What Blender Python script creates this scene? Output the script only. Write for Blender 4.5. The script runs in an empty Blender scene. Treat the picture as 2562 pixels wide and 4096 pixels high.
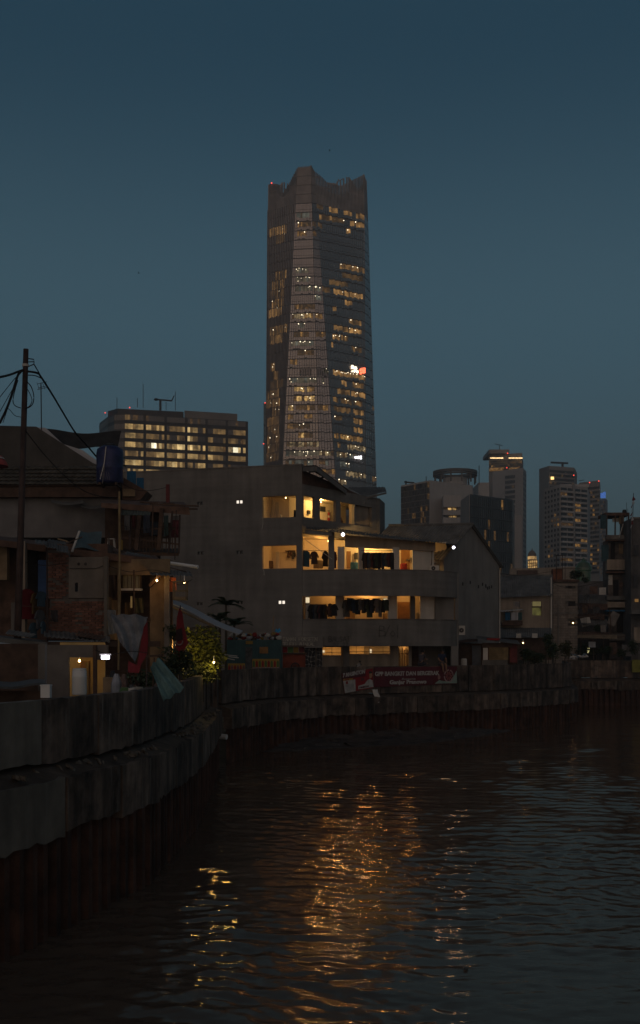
import bpy, bmesh, math, random
import numpy as np
from mathutils import Vector, Matrix

random.seed(11)
R = math.radians
SC = bpy.context.scene
COL = SC.collection

# ------------------------------------------------------------------ camera
F, CX, HY, CZ = 4400.0, 1281.0, 2605.0, 5.1      # focal length (photo px), principal column, horizon row, eye height
cam = bpy.data.cameras.new('camera')
cam.sensor_fit = 'HORIZONTAL'
cam.sensor_width = 36.0
cam.lens = 36.0 * F / 2562.0
cam.shift_y = (HY - 2048.0) / 2562.0
cam.clip_start, cam.clip_end = 0.1, 9000.0
camo = bpy.data.objects.new('camera', cam)
COL.objects.link(camo)
camo.location = (0, 0, CZ)
camo.rotation_euler = (R(90), 0, 0)
SC.camera = camo

# ------------------------------------------------------------------ dusk sky and the last glow of the sun
SUN_EL, SUN_ROT = R(5.0), R(190.0)
world = bpy.data.worlds.new('World')
SC.world = world
world.use_nodes = True
wn = world.node_tree
bg = wn.nodes['Background']
sky = wn.nodes.new('ShaderNodeTexSky')
sky.sky_type = 'NISHITA'
sky.sun_disc = False
sky.sun_elevation, sky.sun_rotation = SUN_EL, SUN_ROT
sky.air_density, sky.dust_density, sky.ozone_density = 1.0, 1.6, 2.8
# the physical sky is evened out by the thick humid air of the city: a soft gradient with height, the same all round
gen = wn.nodes.new('ShaderNodeTexCoord'); sep = wn.nodes.new('ShaderNodeSeparateXYZ')
wn.links.new(gen.outputs['Generated'], sep.inputs[0])
rmp = wn.nodes.new('ShaderNodeValToRGB'); cr = rmp.color_ramp; cr.interpolation = 'EASE'
HAZE_SKY = [(0.0, (.068, .096, .106)), (.09, (.062, .106, .123)), (.27, (.052, .110, .142)), (.5, (.012, .046, .072)), (1.0, (.009, .026, .040))]
cr.elements[0].position, cr.elements[1].position = 0.0, 1.0
for p_, c_ in HAZE_SKY[1:-1]: cr.elements.new(p_)
for e_, (p_, c_) in zip(cr.elements, HAZE_SKY): e_.color = (*c_, 1)
wn.links.new(sep.outputs['Z'], rmp.inputs['Fac'])
scl = wn.nodes.new('ShaderNodeVectorMath'); scl.operation = 'SCALE'; scl.inputs['Scale'].default_value = 20.0
wn.links.new(rmp.outputs['Color'], scl.inputs[0])
mxw = wn.nodes.new('ShaderNodeMix'); mxw.data_type = 'RGBA'; mxw.inputs['Factor'].default_value = .76
wn.links.new(sky.outputs[0], mxw.inputs['A']); wn.links.new(scl.outputs[0], mxw.inputs['B'])
wn.links.new(mxw.outputs['Result'], bg.inputs[0])
bg.inputs[1].default_value = 0.05
sl = bpy.data.lights.new('sun', 'SUN')
sl.energy, sl.angle, sl.color = 0.52, R(110), (1.0, 0.68, 0.49)
so = bpy.data.objects.new('sun', sl)
COL.objects.link(so)
sd = Vector((math.sin(SUN_ROT) * math.cos(SUN_EL), math.cos(SUN_ROT) * math.cos(SUN_EL), math.sin(SUN_EL)))
so.rotation_euler = sd.to_track_quat('Z', 'Y').to_euler()
vs = SC.view_settings
vs.view_transform, vs.look, vs.exposure, vs.gamma = 'Standard', 'None', 0.0, 1.0
vs.use_curve_mapping = False
SC.render.engine = 'CYCLES'
SC.cycles.max_bounces = 5
SC.cycles.diffuse_bounces = 3
SC.cycles.glossy_bounces = 3
SC.cycles.transparent_max_bounces = 6
SC.cycles.volume_bounces = 0
SC.cycles.sample_clamp_indirect = 3.0
SC.cycles.use_denoising = True

# ------------------------------------------------------------------ placing
def at(x, y, Y):
    """world point seen at photo pixel x, y at distance Y"""
    return Vector(((x - CX) / F * Y, Y, CZ - (y - HY) / F * Y))
def xat(x, Y): return (x - CX) / F * Y
def zat(y, Y): return CZ - (y - HY) / F * Y

# ------------------------------------------------------------------ materials
MATS = {}
def mat(name, col, rough=.85, metal=0., n=.3, sc=2., streak=0., bump=0., spec=.3, vary=.12, st_col=None, drip=0., drip_col=(.26, .24, .22), course=0.):
    if name in MATS: return MATS[name]
    m = bpy.data.materials.new(name); m.use_nodes = True
    t = m.node_tree; N = t.nodes; L = t.links
    b = N['Principled BSDF']
    b.inputs['Roughness'].default_value = rough
    b.inputs['Metallic'].default_value = metal
    b.inputs['Specular IOR Level'].default_value = spec
    geo = N.new('ShaderNodeNewGeometry')
    noi = N.new('ShaderNodeTexNoise'); noi.inputs['Scale'].default_value = sc; noi.inputs['Detail'].default_value = 5; noi.inputs['Roughness'].default_value = .62
    L.new(geo.outputs['Position'], noi.inputs['Vector'])
    ramp = N.new('ShaderNodeValToRGB')
    ramp.color_ramp.elements[0].position = .32; ramp.color_ramp.elements[1].position = .7
    ramp.color_ramp.elements[0].color = (*[c * (1 - n) for c in col], 1)
    ramp.color_ramp.elements[1].color = (*[min(1, c * (1 + n)) for c in col], 1)
    L.new(noi.outputs['Fac'], ramp.inputs['Fac'])
    out = ramp.outputs['Color']
    if streak:
        mp = N.new('ShaderNodeMapping'); mp.inputs['Scale'].default_value = (1.5, 1.5, .14)
        L.new(geo.outputs['Position'], mp.inputs['Vector'])
        n2 = N.new('ShaderNodeTexNoise'); n2.inputs['Scale'].default_value = 1.5; n2.inputs['Detail'].default_value = 6
        L.new(mp.outputs[0], n2.inputs['Vector'])
        r2 = N.new('ShaderNodeValToRGB'); r2.color_ramp.elements[0].position = .38; r2.color_ramp.elements[1].position = .68
        L.new(n2.outputs['Fac'], r2.inputs['Fac'])
        ml = N.new('ShaderNodeMath'); ml.operation = 'MULTIPLY'; ml.inputs[1].default_value = streak
        L.new(r2.outputs['Color'], ml.inputs[0])
        mx = N.new('ShaderNodeMix'); mx.data_type = 'RGBA'
        L.new(ml.outputs[0], mx.inputs['Factor']); L.new(out, mx.inputs['A'])
        sc_ = st_col or tuple(c * .3 for c in col)
        mx.inputs['B'].default_value = (*sc_, 1)
        out = mx.outputs['Result']
    if drip:
        mp2 = N.new('ShaderNodeMapping'); mp2.inputs['Scale'].default_value = (5., 5., .35); mp2.inputs['Location'].default_value = (7, 3, 2)
        L.new(geo.outputs['Position'], mp2.inputs['Vector'])
        n4 = N.new('ShaderNodeTexNoise'); n4.inputs['Scale'].default_value = 1.; n4.inputs['Detail'].default_value = 8; n4.inputs['Roughness'].default_value = .7
        L.new(mp2.outputs[0], n4.inputs['Vector'])
        r4 = N.new('ShaderNodeValToRGB'); r4.color_ramp.elements[0].position = .56; r4.color_ramp.elements[1].position = .72
        L.new(n4.outputs['Fac'], r4.inputs['Fac'])
        m4 = N.new('ShaderNodeMath'); m4.operation = 'MULTIPLY'; m4.inputs[1].default_value = drip
        L.new(r4.outputs['Color'], m4.inputs[0])
        x4 = N.new('ShaderNodeMix'); x4.data_type = 'RGBA'
        L.new(m4.outputs[0], x4.inputs['Factor']); L.new(out, x4.inputs['A']); x4.inputs['B'].default_value = (*drip_col, 1)
        out = x4.outputs['Result']
    if course:      # faint casting and block courses telegraphing through the plaster
        mp5 = N.new('ShaderNodeMapping'); mp5.inputs['Scale'].default_value = (.25, .25, 5.)
        L.new(geo.outputs['Position'], mp5.inputs['Vector'])
        n5 = N.new('ShaderNodeTexNoise'); n5.inputs['Scale'].default_value = 1.; n5.inputs['Detail'].default_value = 3
        L.new(mp5.outputs[0], n5.inputs['Vector'])
        r5 = N.new('ShaderNodeMapRange'); r5.inputs['From Min'].default_value = .3; r5.inputs['From Max'].default_value = .7; r5.inputs['To Min'].default_value = 1 - .35*course; r5.inputs['To Max'].default_value = 1 + .35*course
        L.new(n5.outputs['Fac'], r5.inputs['Value'])
        h5_ = N.new('ShaderNodeHueSaturation'); L.new(r5.outputs[0], h5_.inputs['Value']); L.new(out, h5_.inputs['Color']); out = h5_.outputs['Color']
    if vary:
        oi = N.new('ShaderNodeObjectInfo')
        mr = N.new('ShaderNodeMapRange'); mr.inputs['To Min'].default_value = 1 - vary; mr.inputs['To Max'].default_value = 1 + vary
        L.new(oi.outputs['Random'], mr.inputs['Value'])
        hv = N.new('ShaderNodeHueSaturation'); L.new(mr.outputs[0], hv.inputs['Value']); L.new(out, hv.inputs['Color'])
        out = hv.outputs['Color']
    L.new(out, b.inputs['Base Color'])
    if bump:
        n3 = N.new('ShaderNodeTexNoise'); n3.inputs['Scale'].default_value = sc * 6; n3.inputs['Detail'].default_value = 6
        L.new(geo.outputs['Position'], n3.inputs['Vector'])
        bm_ = N.new('ShaderNodeBump'); bm_.inputs['Strength'].default_value = bump; bm_.inputs['Distance'].default_value = .05
        L.new(n3.outputs['Fac'], bm_.inputs['Height']); L.new(bm_.outputs[0], b.inputs['Normal'])
    MATS[name] = m
    return m

def glow(name, col, strength, var=.0, sc=.4, dots=0., dot_scale=1.2, base=(.05, .045, .04)):
    """something that gives off light: a lit window with an uneven interior, a lamp, a neon letter"""
    if name in MATS: return MATS[name]
    m = bpy.data.materials.new(name); m.use_nodes = True
    t = m.node_tree; N = t.nodes; L = t.links
    b = N['Principled BSDF']
    b.inputs['Base Color'].default_value = (*base, 1); b.inputs['Roughness'].default_value = .35
    b.inputs['Emission Color'].default_value = (*col, 1)
    b.inputs['Emission Strength'].default_value = strength
    if var or dots:
        geo = N.new('ShaderNodeNewGeometry')
        oi = N.new('ShaderNodeObjectInfo')
        noi = N.new('ShaderNodeTexNoise'); noi.inputs['Scale'].default_value = sc; noi.inputs['Detail'].default_value = 3
        L.new(geo.outputs['Position'], noi.inputs['Vector'])
        mr = N.new('ShaderNodeMapRange'); mr.inputs['From Min'].default_value = .35; mr.inputs['From Max'].default_value = .68
        mr.inputs['To Min'].default_value = strength * (1 - var); mr.inputs['To Max'].default_value = strength * (1 + var)
        L.new(noi.outputs['Fac'], mr.inputs['Value'])
        m2 = N.new('ShaderNodeMapRange'); m2.inputs['To Min'].default_value = .55; m2.inputs['To Max'].default_value = 1.3
        L.new(oi.outputs['Random'], m2.inputs['Value'])
        ml = N.new('ShaderNodeMath'); ml.operation = 'MULTIPLY'
        L.new(mr.outputs[0], ml.inputs[0]); L.new(m2.outputs[0], ml.inputs[1])
        val = ml.outputs[0]
        if dots:
            vo = N.new('ShaderNodeTexVoronoi'); vo.inputs['Scale'].default_value = dot_scale
            L.new(geo.outputs['Position'], vo.inputs['Vector'])
            lt = N.new('ShaderNodeMath'); lt.operation = 'LESS_THAN'; lt.inputs[1].default_value = .2
            L.new(vo.outputs['Distance'], lt.inputs[0])
            ma = N.new('ShaderNodeMath'); ma.operation = 'MULTIPLY_ADD'; ma.inputs[1].default_value = dots
            L.new(lt.outputs[0], ma.inputs[0]); L.new(val, ma.inputs[2]); val = ma.outputs[0]
        L.new(val, b.inputs['Emission Strength'])
    m.cycles.emission_sampling = 'NONE'
    MATS[name] = m
    return m

# base colours (real world values, slightly warm: old plaster, river mud, rust)
concrete = mat('concrete', (.17, .15, .135), n=.25, sc=1.3, streak=.55, bump=.3)
oldwall = mat('river_wall', (.125, .088, .067), n=.8, sc=1.3, streak=.85, st_col=(.016, .013, .011), bump=.6, drip=.85, drip_col=(.21, .185, .16), vary=.3)
ledgem = mat('ledge_concrete', (.09, .064, .048), n=.45, sc=1.2, streak=.5, bump=.4)
lightcon = mat('new_concrete', (.16, .135, .11), n=.3, sc=1.2, streak=.35, bump=.3, drip=.3)
pile_m = mat('rusty_pile', (.075, .036, .024), n=.6, sc=1.6, streak=.7, st_col=(.012, .008, .007), bump=.6)
render_m = mat('grey_render', (.165, .15, .138), n=.26, sc=.35, streak=.3, bump=.3, drip=.16, course=.22)
render2 = mat('grey_blue_render', (.185, .17, .158), n=.2, sc=.45, streak=.25, bump=.25)
cream = mat('cream_plaster', (.62, .52, .38), n=.08, sc=.8, streak=.12)
whitew = mat('white_plaster', (.5, .46, .42), n=.12, sc=1., streak=.25)
beige = mat('beige_plaster', (.3, .24, .19), n=.2, sc=.8, streak=.45)
asb = mat('fibre_cement_sheet', (.13, .125, .12), n=.35, sc=1.2, streak=.3)
rust_sheet = mat('rusty_sheet', (.10, .058, .042), n=.5, sc=2.)
darkwood = mat('dark_wood', (.075, .045, .032), n=.4, sc=3.)
ply = mat('plywood', (.21, .145, .085), n=.35, sc=2., streak=.25)
bamboo = mat('bamboo', (.2, .14, .07), n=.3, sc=3.)
brickm = mat('brick_red', (.15, .07, .05), n=.35, sc=5., vary=.3)
mortar = mat('mortar', (.1, .085, .075), n=.3, sc=3.)
blockm = mat('block_grey', (.22, .18, .15), n=.25, sc=2., vary=.14, streak=.3)
tilem = mat('clay_tile', (.085, .075, .062), n=.4, sc=3., vary=.25)
blackm = mat('black_plastic', (.012, .012, .013), rough=.5, n=.1)
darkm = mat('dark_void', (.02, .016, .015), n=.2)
metal_d = mat('dark_metal', (.05, .045, .045), rough=.5, metal=.5)
polem = mat('rusty_pole', (.045, .027, .023), n=.4, sc=3., rough=.7)
white_p = mat('white_plastic', (.55, .54, .53), rough=.5, n=.08)
tealm = mat('teal_paint', (.04, .085, .09), n=.2, sc=2., streak=.2)
bluem = mat('blue_sheet', (.025, .10, .19), n=.15, sc=2.)
tankm = mat('blue_tank', (.025, .03, .095), rough=.45, n=.5, sc=2.5, streak=.3)
redcloth = mat('red_cloth', (.125, .009, .012), n=.25, sc=3.)
maroon = mat('maroon_banner', (.085, .012, .016), n=.12, sc=1.2, rough=.55)
redp = mat('red_paint', (.22, .02, .018), n=.2, sc=2.)
orangep = mat('orange_paint', (.19, .045, .025), n=.3, sc=2.)
yellowp = mat('yellow_paint', (.26, .16, .035), n=.15, sc=2.)
greenp = mat('green_paint', (.07, .13, .045), n=.2, sc=2.)
white_c = mat('white_tarp', (.40, .39, .41), n=.12, sc=2.)
teal_c = mat('teal_cloth', (.17, .31, .31), n=.2, sc=2.5)
blue_c = mat('blue_cloth', (.035, .07, .16), n=.2, sc=3.)
netm = mat('black_net', (.03, .026, .024), n=.4, sc=2.)
soil = mat('packed_earth', (.06, .048, .038), n=.4, sc=.7)
mud = mat('mud', (.05, .036, .028), n=.5, sc=1.5, bump=.8, rough=.6)
roomfl = mat('room_floor', (.25, .2, .15), n=.15)
brownd = mat('brown_door', (.26, .13, .05), n=.2, sc=2.)
glass_d = mat('dark_glass', (.03, .03, .033), rough=.12, n=.15, spec=.6)
leaf_d = mat('leaf_dark', (.025, .04, .014), n=.4, sc=2., spec=.3, rough=.6)
leaf_lit = mat('leaf_lamplit', (.09, .10, .016), n=.4, sc=2., spec=.3, rough=.6)  # yellow lamplight on the bushes is put into this leaf colour
stem_m = mat('stem', (.06, .045, .03), n=.3, sc=3.)
skin_m = mat('skin', (.22, .12, .075), n=.1, sc=6.)
hair_m = mat('hair', (.012, .01, .009), n=.2)
stone_m = mat('dark_stone', (.03, .028, .028), n=.3, sc=3., vary=.3)
joint_m = mat('white_joint', (.27, .25, .23), n=.2)
letter_w = mat('white_letter', (.34, .32, .3), n=.2, sc=4.)
letter_k = mat('black_spray', (.075, .07, .066), n=.4, sc=5.)
warm_bulb = glow('warm_bulb', (1, .62, .25), 12)
white_bulb = glow('white_bulb', (.9, .87, 1), 8)
red_bulb = glow('red_beacon', (1, .08, .05), 2.2)

# ------------------------------------------------------------------ mesh building
ORG = {}
def link(o): COL.objects.link(o); return o
def tag(o, label, cat, group=None, kind=None):
    if label: o['label'] = label
    if cat: o['category'] = cat
    if group: o['group'] = group
    if kind: o['kind'] = kind
    return o
def thing(name, loc, label, cat, group=None):
    o = bpy.data.objects.new(name, None)
    o.empty_display_size = .3
    o.location = loc
    link(o); tag(o, label, cat, group)
    ORG[o.name] = Vector(loc)
    return o

class MB:
    def __init__(s): s.v, s.f = [], []
    def poly(s, pts):
        k = len(s.v); s.v += [tuple(p) for p in pts]; s.f.append(tuple(range(k, k + len(pts)))); return s
    def hexa(s, p):      # 8 points: bottom ring, top ring
        k = len(s.v); s.v += [tuple(q) for q in p]
        s.f += [(k+3, k+2, k+1, k), (k+4, k+5, k+6, k+7), (k, k+1, k+5, k+4), (k+1, k+2, k+6, k+5), (k+2, k+3, k+7, k+6), (k+3, k, k+4, k+7)]
        return s
    def box(s, x0, x1, y0, y1, z0, z1):
        return s.hexa([(x0, y0, z0), (x1, y0, z0), (x1, y1, z0), (x0, y1, z0), (x0, y0, z1), (x1, y0, z1), (x1, y1, z1), (x0, y1, z1)])
    def obox(s, c, a, b, d):
        c, a, b, d = map(Vector, (c, a, b, d))
        return s.hexa([c-a-b-d, c+a-b-d, c+a+b-d, c-a+b-d, c-a-b+d, c+a-b+d, c+a+b+d, c-a+b+d])
    def bar(s, p, q, w, h=None):
        p, q = Vector(p), Vector(q); d = (q - p)
        u = d.normalized(); r = u.cross(Vector((0, 0, 1)))
        r = Vector((1, 0, 0)) if r.length < .05 else r.normalized()
        t = r.cross(u)
        return s.obox((p + q) / 2, d / 2, r * w / 2, t * (h or w) / 2)
    def prism(s, pts, d):
        d = Vector(d); k = len(s.v); n = len(pts)
        s.v += [tuple(p) for p in pts] + [tuple(Vector(p) + d) for p in pts]
        s.f += [tuple(range(k + n - 1, k - 1, -1)), tuple(range(k + n, k + 2 * n))]
        s.f += [(k + i, k + (i + 1) % n, k + n + (i + 1) % n, k + n + i) for i in range(n)]
        return s
    def tube(s, path, r, n=6, close=True):
        path = [Vector(p) for p in path]; k0 = len(s.v)
        rs = r if isinstance(r, (list, tuple)) else [r] * len(path)
        for i, p in enumerate(path):
            d = (path[min(i + 1, len(path) - 1)] - path[max(i - 1, 0)]).normalized()
            a = d.cross(Vector((0, 0, 1)))
            a = d.cross(Vector((1, 0, 0))) if a.length < .05 else a
            a.normalize(); b = d.cross(a)
            for j in range(n):
                t = 2 * math.pi * j / n
                s.v.append(tuple(p + (a * math.cos(t) + b * math.sin(t)) * rs[i]))
        for i in range(len(path) - 1):
            for j in range(n):
                s.f.append((k0 + i*n + j, k0 + i*n + (j+1) % n, k0 + (i+1)*n + (j+1) % n, k0 + (i+1)*n + j))
        if close:
            s.f.append(tuple(range(k0 + n - 1, k0 - 1, -1)))
            e = k0 + (len(path) - 1) * n; s.f.append(tuple(range(e, e + n)))
        return s
    def lathe(s, c, prof, n=16):      # prof: (radius, height)
        c = Vector(c); k0 = len(s.v)
        for r, h in prof:
            for j in range(n):
                t = 2 * math.pi * j / n
                s.v.append((c.x + r * math.cos(t), c.y + r * math.sin(t), c.z + h))
        for i in range(len(prof) - 1):
            for j in range(n):
                s.f.append((k0 + i*n + j, k0 + i*n + (j+1) % n, k0 + (i+1)*n + (j+1) % n, k0 + (i+1)*n + j))
        s.f.append(tuple(range(k0 + n - 1, k0 - 1, -1)))
        e = k0 + (len(prof) - 1) * n; s.f.append(tuple(range(e, e + n)))
        return s
    def ball(s, c, r, n=10, m=7, sq=(1, 1, 1)):
        c = Vector(c); k0 = len(s.v)
        for i in range(m + 1):
            ph = math.pi * i / m
            for j in range(n):
                t = 2 * math.pi * j / n
                s.v.append((c.x + r*sq[0]*math.sin(ph)*math.cos(t), c.y + r*sq[1]*math.sin(ph)*math.sin(t), c.z + r*sq[2]*math.cos(ph)))
        for i in range(m):
            for j in range(n):
                s.f.append((k0 + i*n + j, k0 + i*n + (j+1) % n, k0 + (i+1)*n + (j+1) % n, k0 + (i+1)*n + j))
        return s
    def sheet(s, a, b, c, d, nu, nv, fn=None, th=.012):
        """patch a-b (u), a-d (v) with thickness; fn(u, v) pushes along the normal"""
        a, b, c, d = map(Vector, (a, b, c, d))
        nrm = (b - a).cross(d - a).normalized()
        k = len(s.v)
        for side in (0, 1):
            for j in range(nv + 1):
                for i in range(nu + 1):
                    u, v = i / nu, j / nv
                    p = (a*(1-u) + b*u)*(1-v) + (d*(1-u) + c*u)*v
                    s.v.append(tuple(p + nrm * ((fn(u, v) if fn else 0) + (th if side else 0))))
        m = (nu + 1) * (nv + 1)
        for j in range(nv):
            for i in range(nu):
                q = k + j*(nu+1) + i
                s.f.append((q + nu + 1, q + nu + 2, q + 1, q))
                s.f.append((q + m, q + m + 1, q + m + nu + 2, q + m + nu + 1))
        rim = [j for j in range(nu + 1)] + [(r+1)*(nu+1) - 1 for r in range(1, nv + 1)] + [nv*(nu+1) + i for i in range(nu - 1, -1, -1)] + [r*(nu+1) for r in range(nv - 1, 0, -1)]
        for i in range(len(rim)):
            p, q = rim[i], rim[(i + 1) % len(rim)]
            s.f.append((k + p, k + q, k + m + q, k + m + p))
        return s
    def corr(s, a, b, c, d, pitch=.15, amp=.025, th=.012, nv=1):
        n = max(4, int((Vector(b) - Vector(a)).length / pitch) * 4)
        w = n / 4
        return s.sheet(a, b, c, d, n, nv, lambda u, v: amp * math.sin(2 * math.pi * w * u), th)
    def mesh(s, name, org=(0, 0, 0)):
        me = bpy.data.meshes.new(name)
        o = Vector(org)
        me.from_pydata([(x - o.x, y - o.y, z - o.z) for x, y, z in s.v], [], s.f)
        me.update()
        return me
    def build(s, name, m, parent=None, smooth=False, kind=None, label=None, cat=None, group=None):
        if parent is not None: org = ORG[parent.name]
        else:
            xs, ys, zs = zip(*s.v)
            org = Vector(((min(xs)+max(xs))/2, (min(ys)+max(ys))/2, min(zs)))
        me = s.mesh(name, org)
        me.materials.append(m)
        if smooth:
            me.polygons.foreach_set('use_smooth', [True] * len(me.polygons))
        o = bpy.data.objects.new(name, me); link(o)
        if parent is not None: o.parent = parent
        else: o.location = org
        ORG[o.name] = org
        tag(o, label, cat, group, kind)
        return o

def piece(name, me, loc, parent, rotz=0., m=None, scale=None):
    """a repeat that shares its mesh; loc in world coordinates"""
    o = bpy.data.objects.new(name, me); link(o)
    o.parent = parent
    o.location = Vector(loc) - ORG[parent.name]
    o.rotation_euler = (0, 0, rotz)
    if scale: o.scale = scale
    if m is not None:
        o.material_slots[0].link = 'OBJECT'; o.material_slots[0].material = m
    ORG[o.name] = ORG[parent.name]
    return o
def bake(mesh, m): mesh.materials.append(m); return mesh

def text(name, body, size, m, parent, loc, xdir=(1, 0, 0), zdir=(0, 0, 1), ext=.006, off=0., space=1., shear=0., width=None, align='LEFT'):
    """lettering as mesh; stands with its baseline start at loc"""
    c = bpy.data.curves.new('lettering', 'FONT')
    c.body, c.size, c.extrude, c.offset, c.space_character, c.shear, c.align_x = body, size, ext, off, space, shear, align
    c.resolution_u = 3
    t = bpy.data.objects.new('lettering', c); link(t)
    dg = bpy.context.evaluated_depsgraph_get()
    me = bpy.data.meshes.new_from_object(t.evaluated_get(dg))
    bpy.data.objects.remove(t); bpy.data.curves.remove(c)
    xd, zd = Vector(xdir).normalized(), Vector(zdir).normalized()
    nd = xd.cross(zd)
    k = 1.
    if width:
        xs = [v.co.x for v in me.vertices]; k = width / (max(xs) - min(xs))
    org = ORG[parent.name] if parent is not None else Vector(loc)
    for v in me.vertices:
        p = Vector(loc) + xd * v.co.x * k + zd * v.co.y + nd * v.co.z
        v.co = p - org
    me.materials.clear(); me.materials.append(m)
    o = bpy.data.objects.new(name, me); link(o)
    if parent is not None: o.parent = parent
    else: o.location = org
    ORG[o.name] = org
    return o

class Frame:
    """a vertical plane through P and Q (plan); a runs P to Q, d towards the viewer"""
    def __init__(s, P, Q):
        s.P, s.Q = Vector(P), Vector(Q)
        s.len = (s.Q - s.P).length
        s.u = (s.Q - s.P) / s.len
        s.n = Vector((s.u.y, -s.u.x))
    def a(s, x):
        k = (x - CX) / F; D = s.Q - s.P
        return (k * s.P.y - s.P.x) / (D.x - k * D.y) * s.len
    def p(s, a, d, z):
        q = s.P + s.u * a + s.n * d
        return Vector((q.x, q.y, z))
    def z(s, x, y): return zat(y, s.p(s.a(x), 0, 0).y)
    def box(s, mb, a0, a1, d0, d1, z0, z1):
        return mb.hexa([s.p(a0, d1, z0), s.p(a1, d1, z0), s.p(a1, d0, z0), s.p(a0, d0, z0), s.p(a0, d1, z1), s.p(a1, d1, z1), s.p(a1, d0, z1), s.p(a0, d0, z1)])
    def wall(s, mb, a0, a1, z0, z1, holes, th=.2, d=0.):
        """wall slab with rectangular openings (a0, a1, z0, z1)"""
        zs = sorted({z0, z1, *[min(max(h[i], z0), z1) for h in holes for i in (2, 3)]})
        for zb, zt in zip(zs, zs[1:]):
            act = sorted((max(h[0], a0), min(h[1], a1)) for h in holes if h[2] < (zb + zt)/2 < h[3])
            c = a0
            for h0, h1 in act + [(a1, a1)]:
                if h0 > c + .001: s.box(mb, c, h0, d - th, d, zb, zt)
                c = max(c, h1)
        return mb

def point_lamp(name, loc, watt, col, r=.06, parent=None):
    l = bpy.data.lights.new(name, 'POINT'); l.energy, l.color, l.shadow_soft_size = watt, col, r
    o = bpy.data.objects.new(name, l); link(o)
    if parent is not None:
        o.parent = parent; o.location = Vector(loc) - ORG[parent.name]
    else: o.location = loc
    return o
WARM = (1., .50, .13); WARMW = (1., .62, .2); COOL = (.85, .88, 1.)

def foliage(mb, c, r, n, size, droop=.3, shell=.35):
    c = Vector(c)
    for _ in range(n):
        while True:
            q = Vector((random.uniform(-1, 1), random.uniform(-1, 1), random.uniform(-1, 1)))
            if shell < q.length < 1: break
        p = c + Vector((q.x*r[0], q.y*r[1], q.z*r[2]))
        s = size * random.uniform(.6, 1.3)
        d = Vector((random.gauss(0, 1), random.gauss(0, 1), random.gauss(0, .6) - droop)).normalized()
        w = d.cross(Vector((random.gauss(0, 1), random.gauss(0, 1), random.gauss(0, 1)))).normalized()
        k = len(mb.v)
        mb.v += [tuple(p), tuple(p + d*s*.5 + w*s*.24), tuple(p + d*s), tuple(p + d*s*.5 - w*s*.24)]
        mb.f.append((k, k+1, k+2, k+3))

STROKES = {'A': [[(0, 0), (.5, 1), (1, 0)], [(.2, .38), (.8, .38)]], 'B': [[(0, 0), (0, 1), (.7, .95), (.75, .6), (0, .53), (.9, .45), (.85, .05), (0, 0)]], 'E': [[(.9, 0), (0, 0), (0, 1), (.9, 1)], [(0, .52), (.7, .52)]], 'F': [[(0, 0), (0, 1), (.9, 1)], [(0, .52), (.7, .52)]],
           'I': [[(.5, 0), (.5, 1)]], 'K': [[(0, 0), (0, 1)], [(.9, 1), (0, .45), (.9, 0)]], 'L': [[(0, 1), (0, 0), (.85, 0)]], 'M': [[(0, 0), (.05, 1), (.5, .4), (.95, 1), (1, 0)]], 'N': [[(0, 0), (0, 1), (.9, 0), (.9, 1)]], 'O': [[(.45, 0), (0, .3), (0, .7), (.45, 1), (.9, .7), (.9, .3), (.45, 0)]],
           'R': [[(0, 0), (0, 1), (.8, .95), (.8, .55), (0, .5), (.9, 0)]], 'S': [[(.85, .85), (.4, 1), (.05, .78), (.85, .3), (.5, 0), (0, .12)]], 'T': [[(0, 1), (1, 1)], [(.5, 1), (.5, 0)]], 'X': [[(0, 0), (.9, 1)], [(0, 1), (.9, 0)]],
           '0': [[(.45, 0), (0, .3), (0, .7), (.45, 1), (.9, .7), (.9, .3), (.45, 0)]], '2': [[(0, .75), (.4, 1), (.85, .75), (0, 0), (.9, 0)]], '.': [[(.4, 0), (.5, .06)]], 'o': [[(.45, 0), (.05, .25), (.45, .55), (.85, .25), (.45, 0)]], 'l': [[(.4, 0), (.5, 1.05)]], '/': [[(0, -.1), (.8, 1.05)]], '|': [[(.4, -.15), (.45, 1.1)]]}
def brush(name, body, place, size, pitch, w, m, parent):
    """hand-painted words: place(s, z) gives the wall point s metres along and z metres up; each letter its own mesh part"""
    x = 0.
    for ch in body:
        if ch != ' ':
            m_ = MB()
            for line in STROKES[ch]:
                pts = [(x + px_ * size * .62 + random.uniform(-.02, .02) * size, py_ * size + random.uniform(-.03, .03) * size) for px_, py_ in line]
                for (s0, z0), (s1, z1) in zip(pts, pts[1:]):
                    n_ = max(1, int(abs(s1 - s0) / .25))
                    for k_ in range(n_):
                        p, q = place(s0 + (s1-s0)*k_/n_, z0 + (z1-z0)*k_/n_), place(s0 + (s1-s0)*(k_+1)/n_, z0 + (z1-z0)*(k_+1)/n_)
                        d_ = (q - p).normalized() * w * .3
                        m_.bar(p - d_, q + d_, w, w * .99) if abs(d_.z) > .9 * d_.length else m_.bar(p - d_, q + d_, .012, w)
            m_.build(name, m, parent)
        x += pitch

# ================================================================== the river, its banks and walls
GZ = 3.2                                      # street level; the water lies at 0
LEFT = [(-8.6, 6.0), (-7.4, 11.0), (-5.4, 18.5), (-4.1, 24.0), (-3.9, 32.0), (-4.3, 40.0), (-4.78, 48.0)]
FAR = [(-4.5, 50.2), (-3.16, 56.0), (-.43, 61.0), (3.19, 64.0), (7.40, 67.0), (11.5, 70.5), (17.84, 78.5), (18.3, 79.9), (22.9, 102.9)]
RIGHT = [(22.95, 103.0), (72.0, 103.6)]

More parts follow.
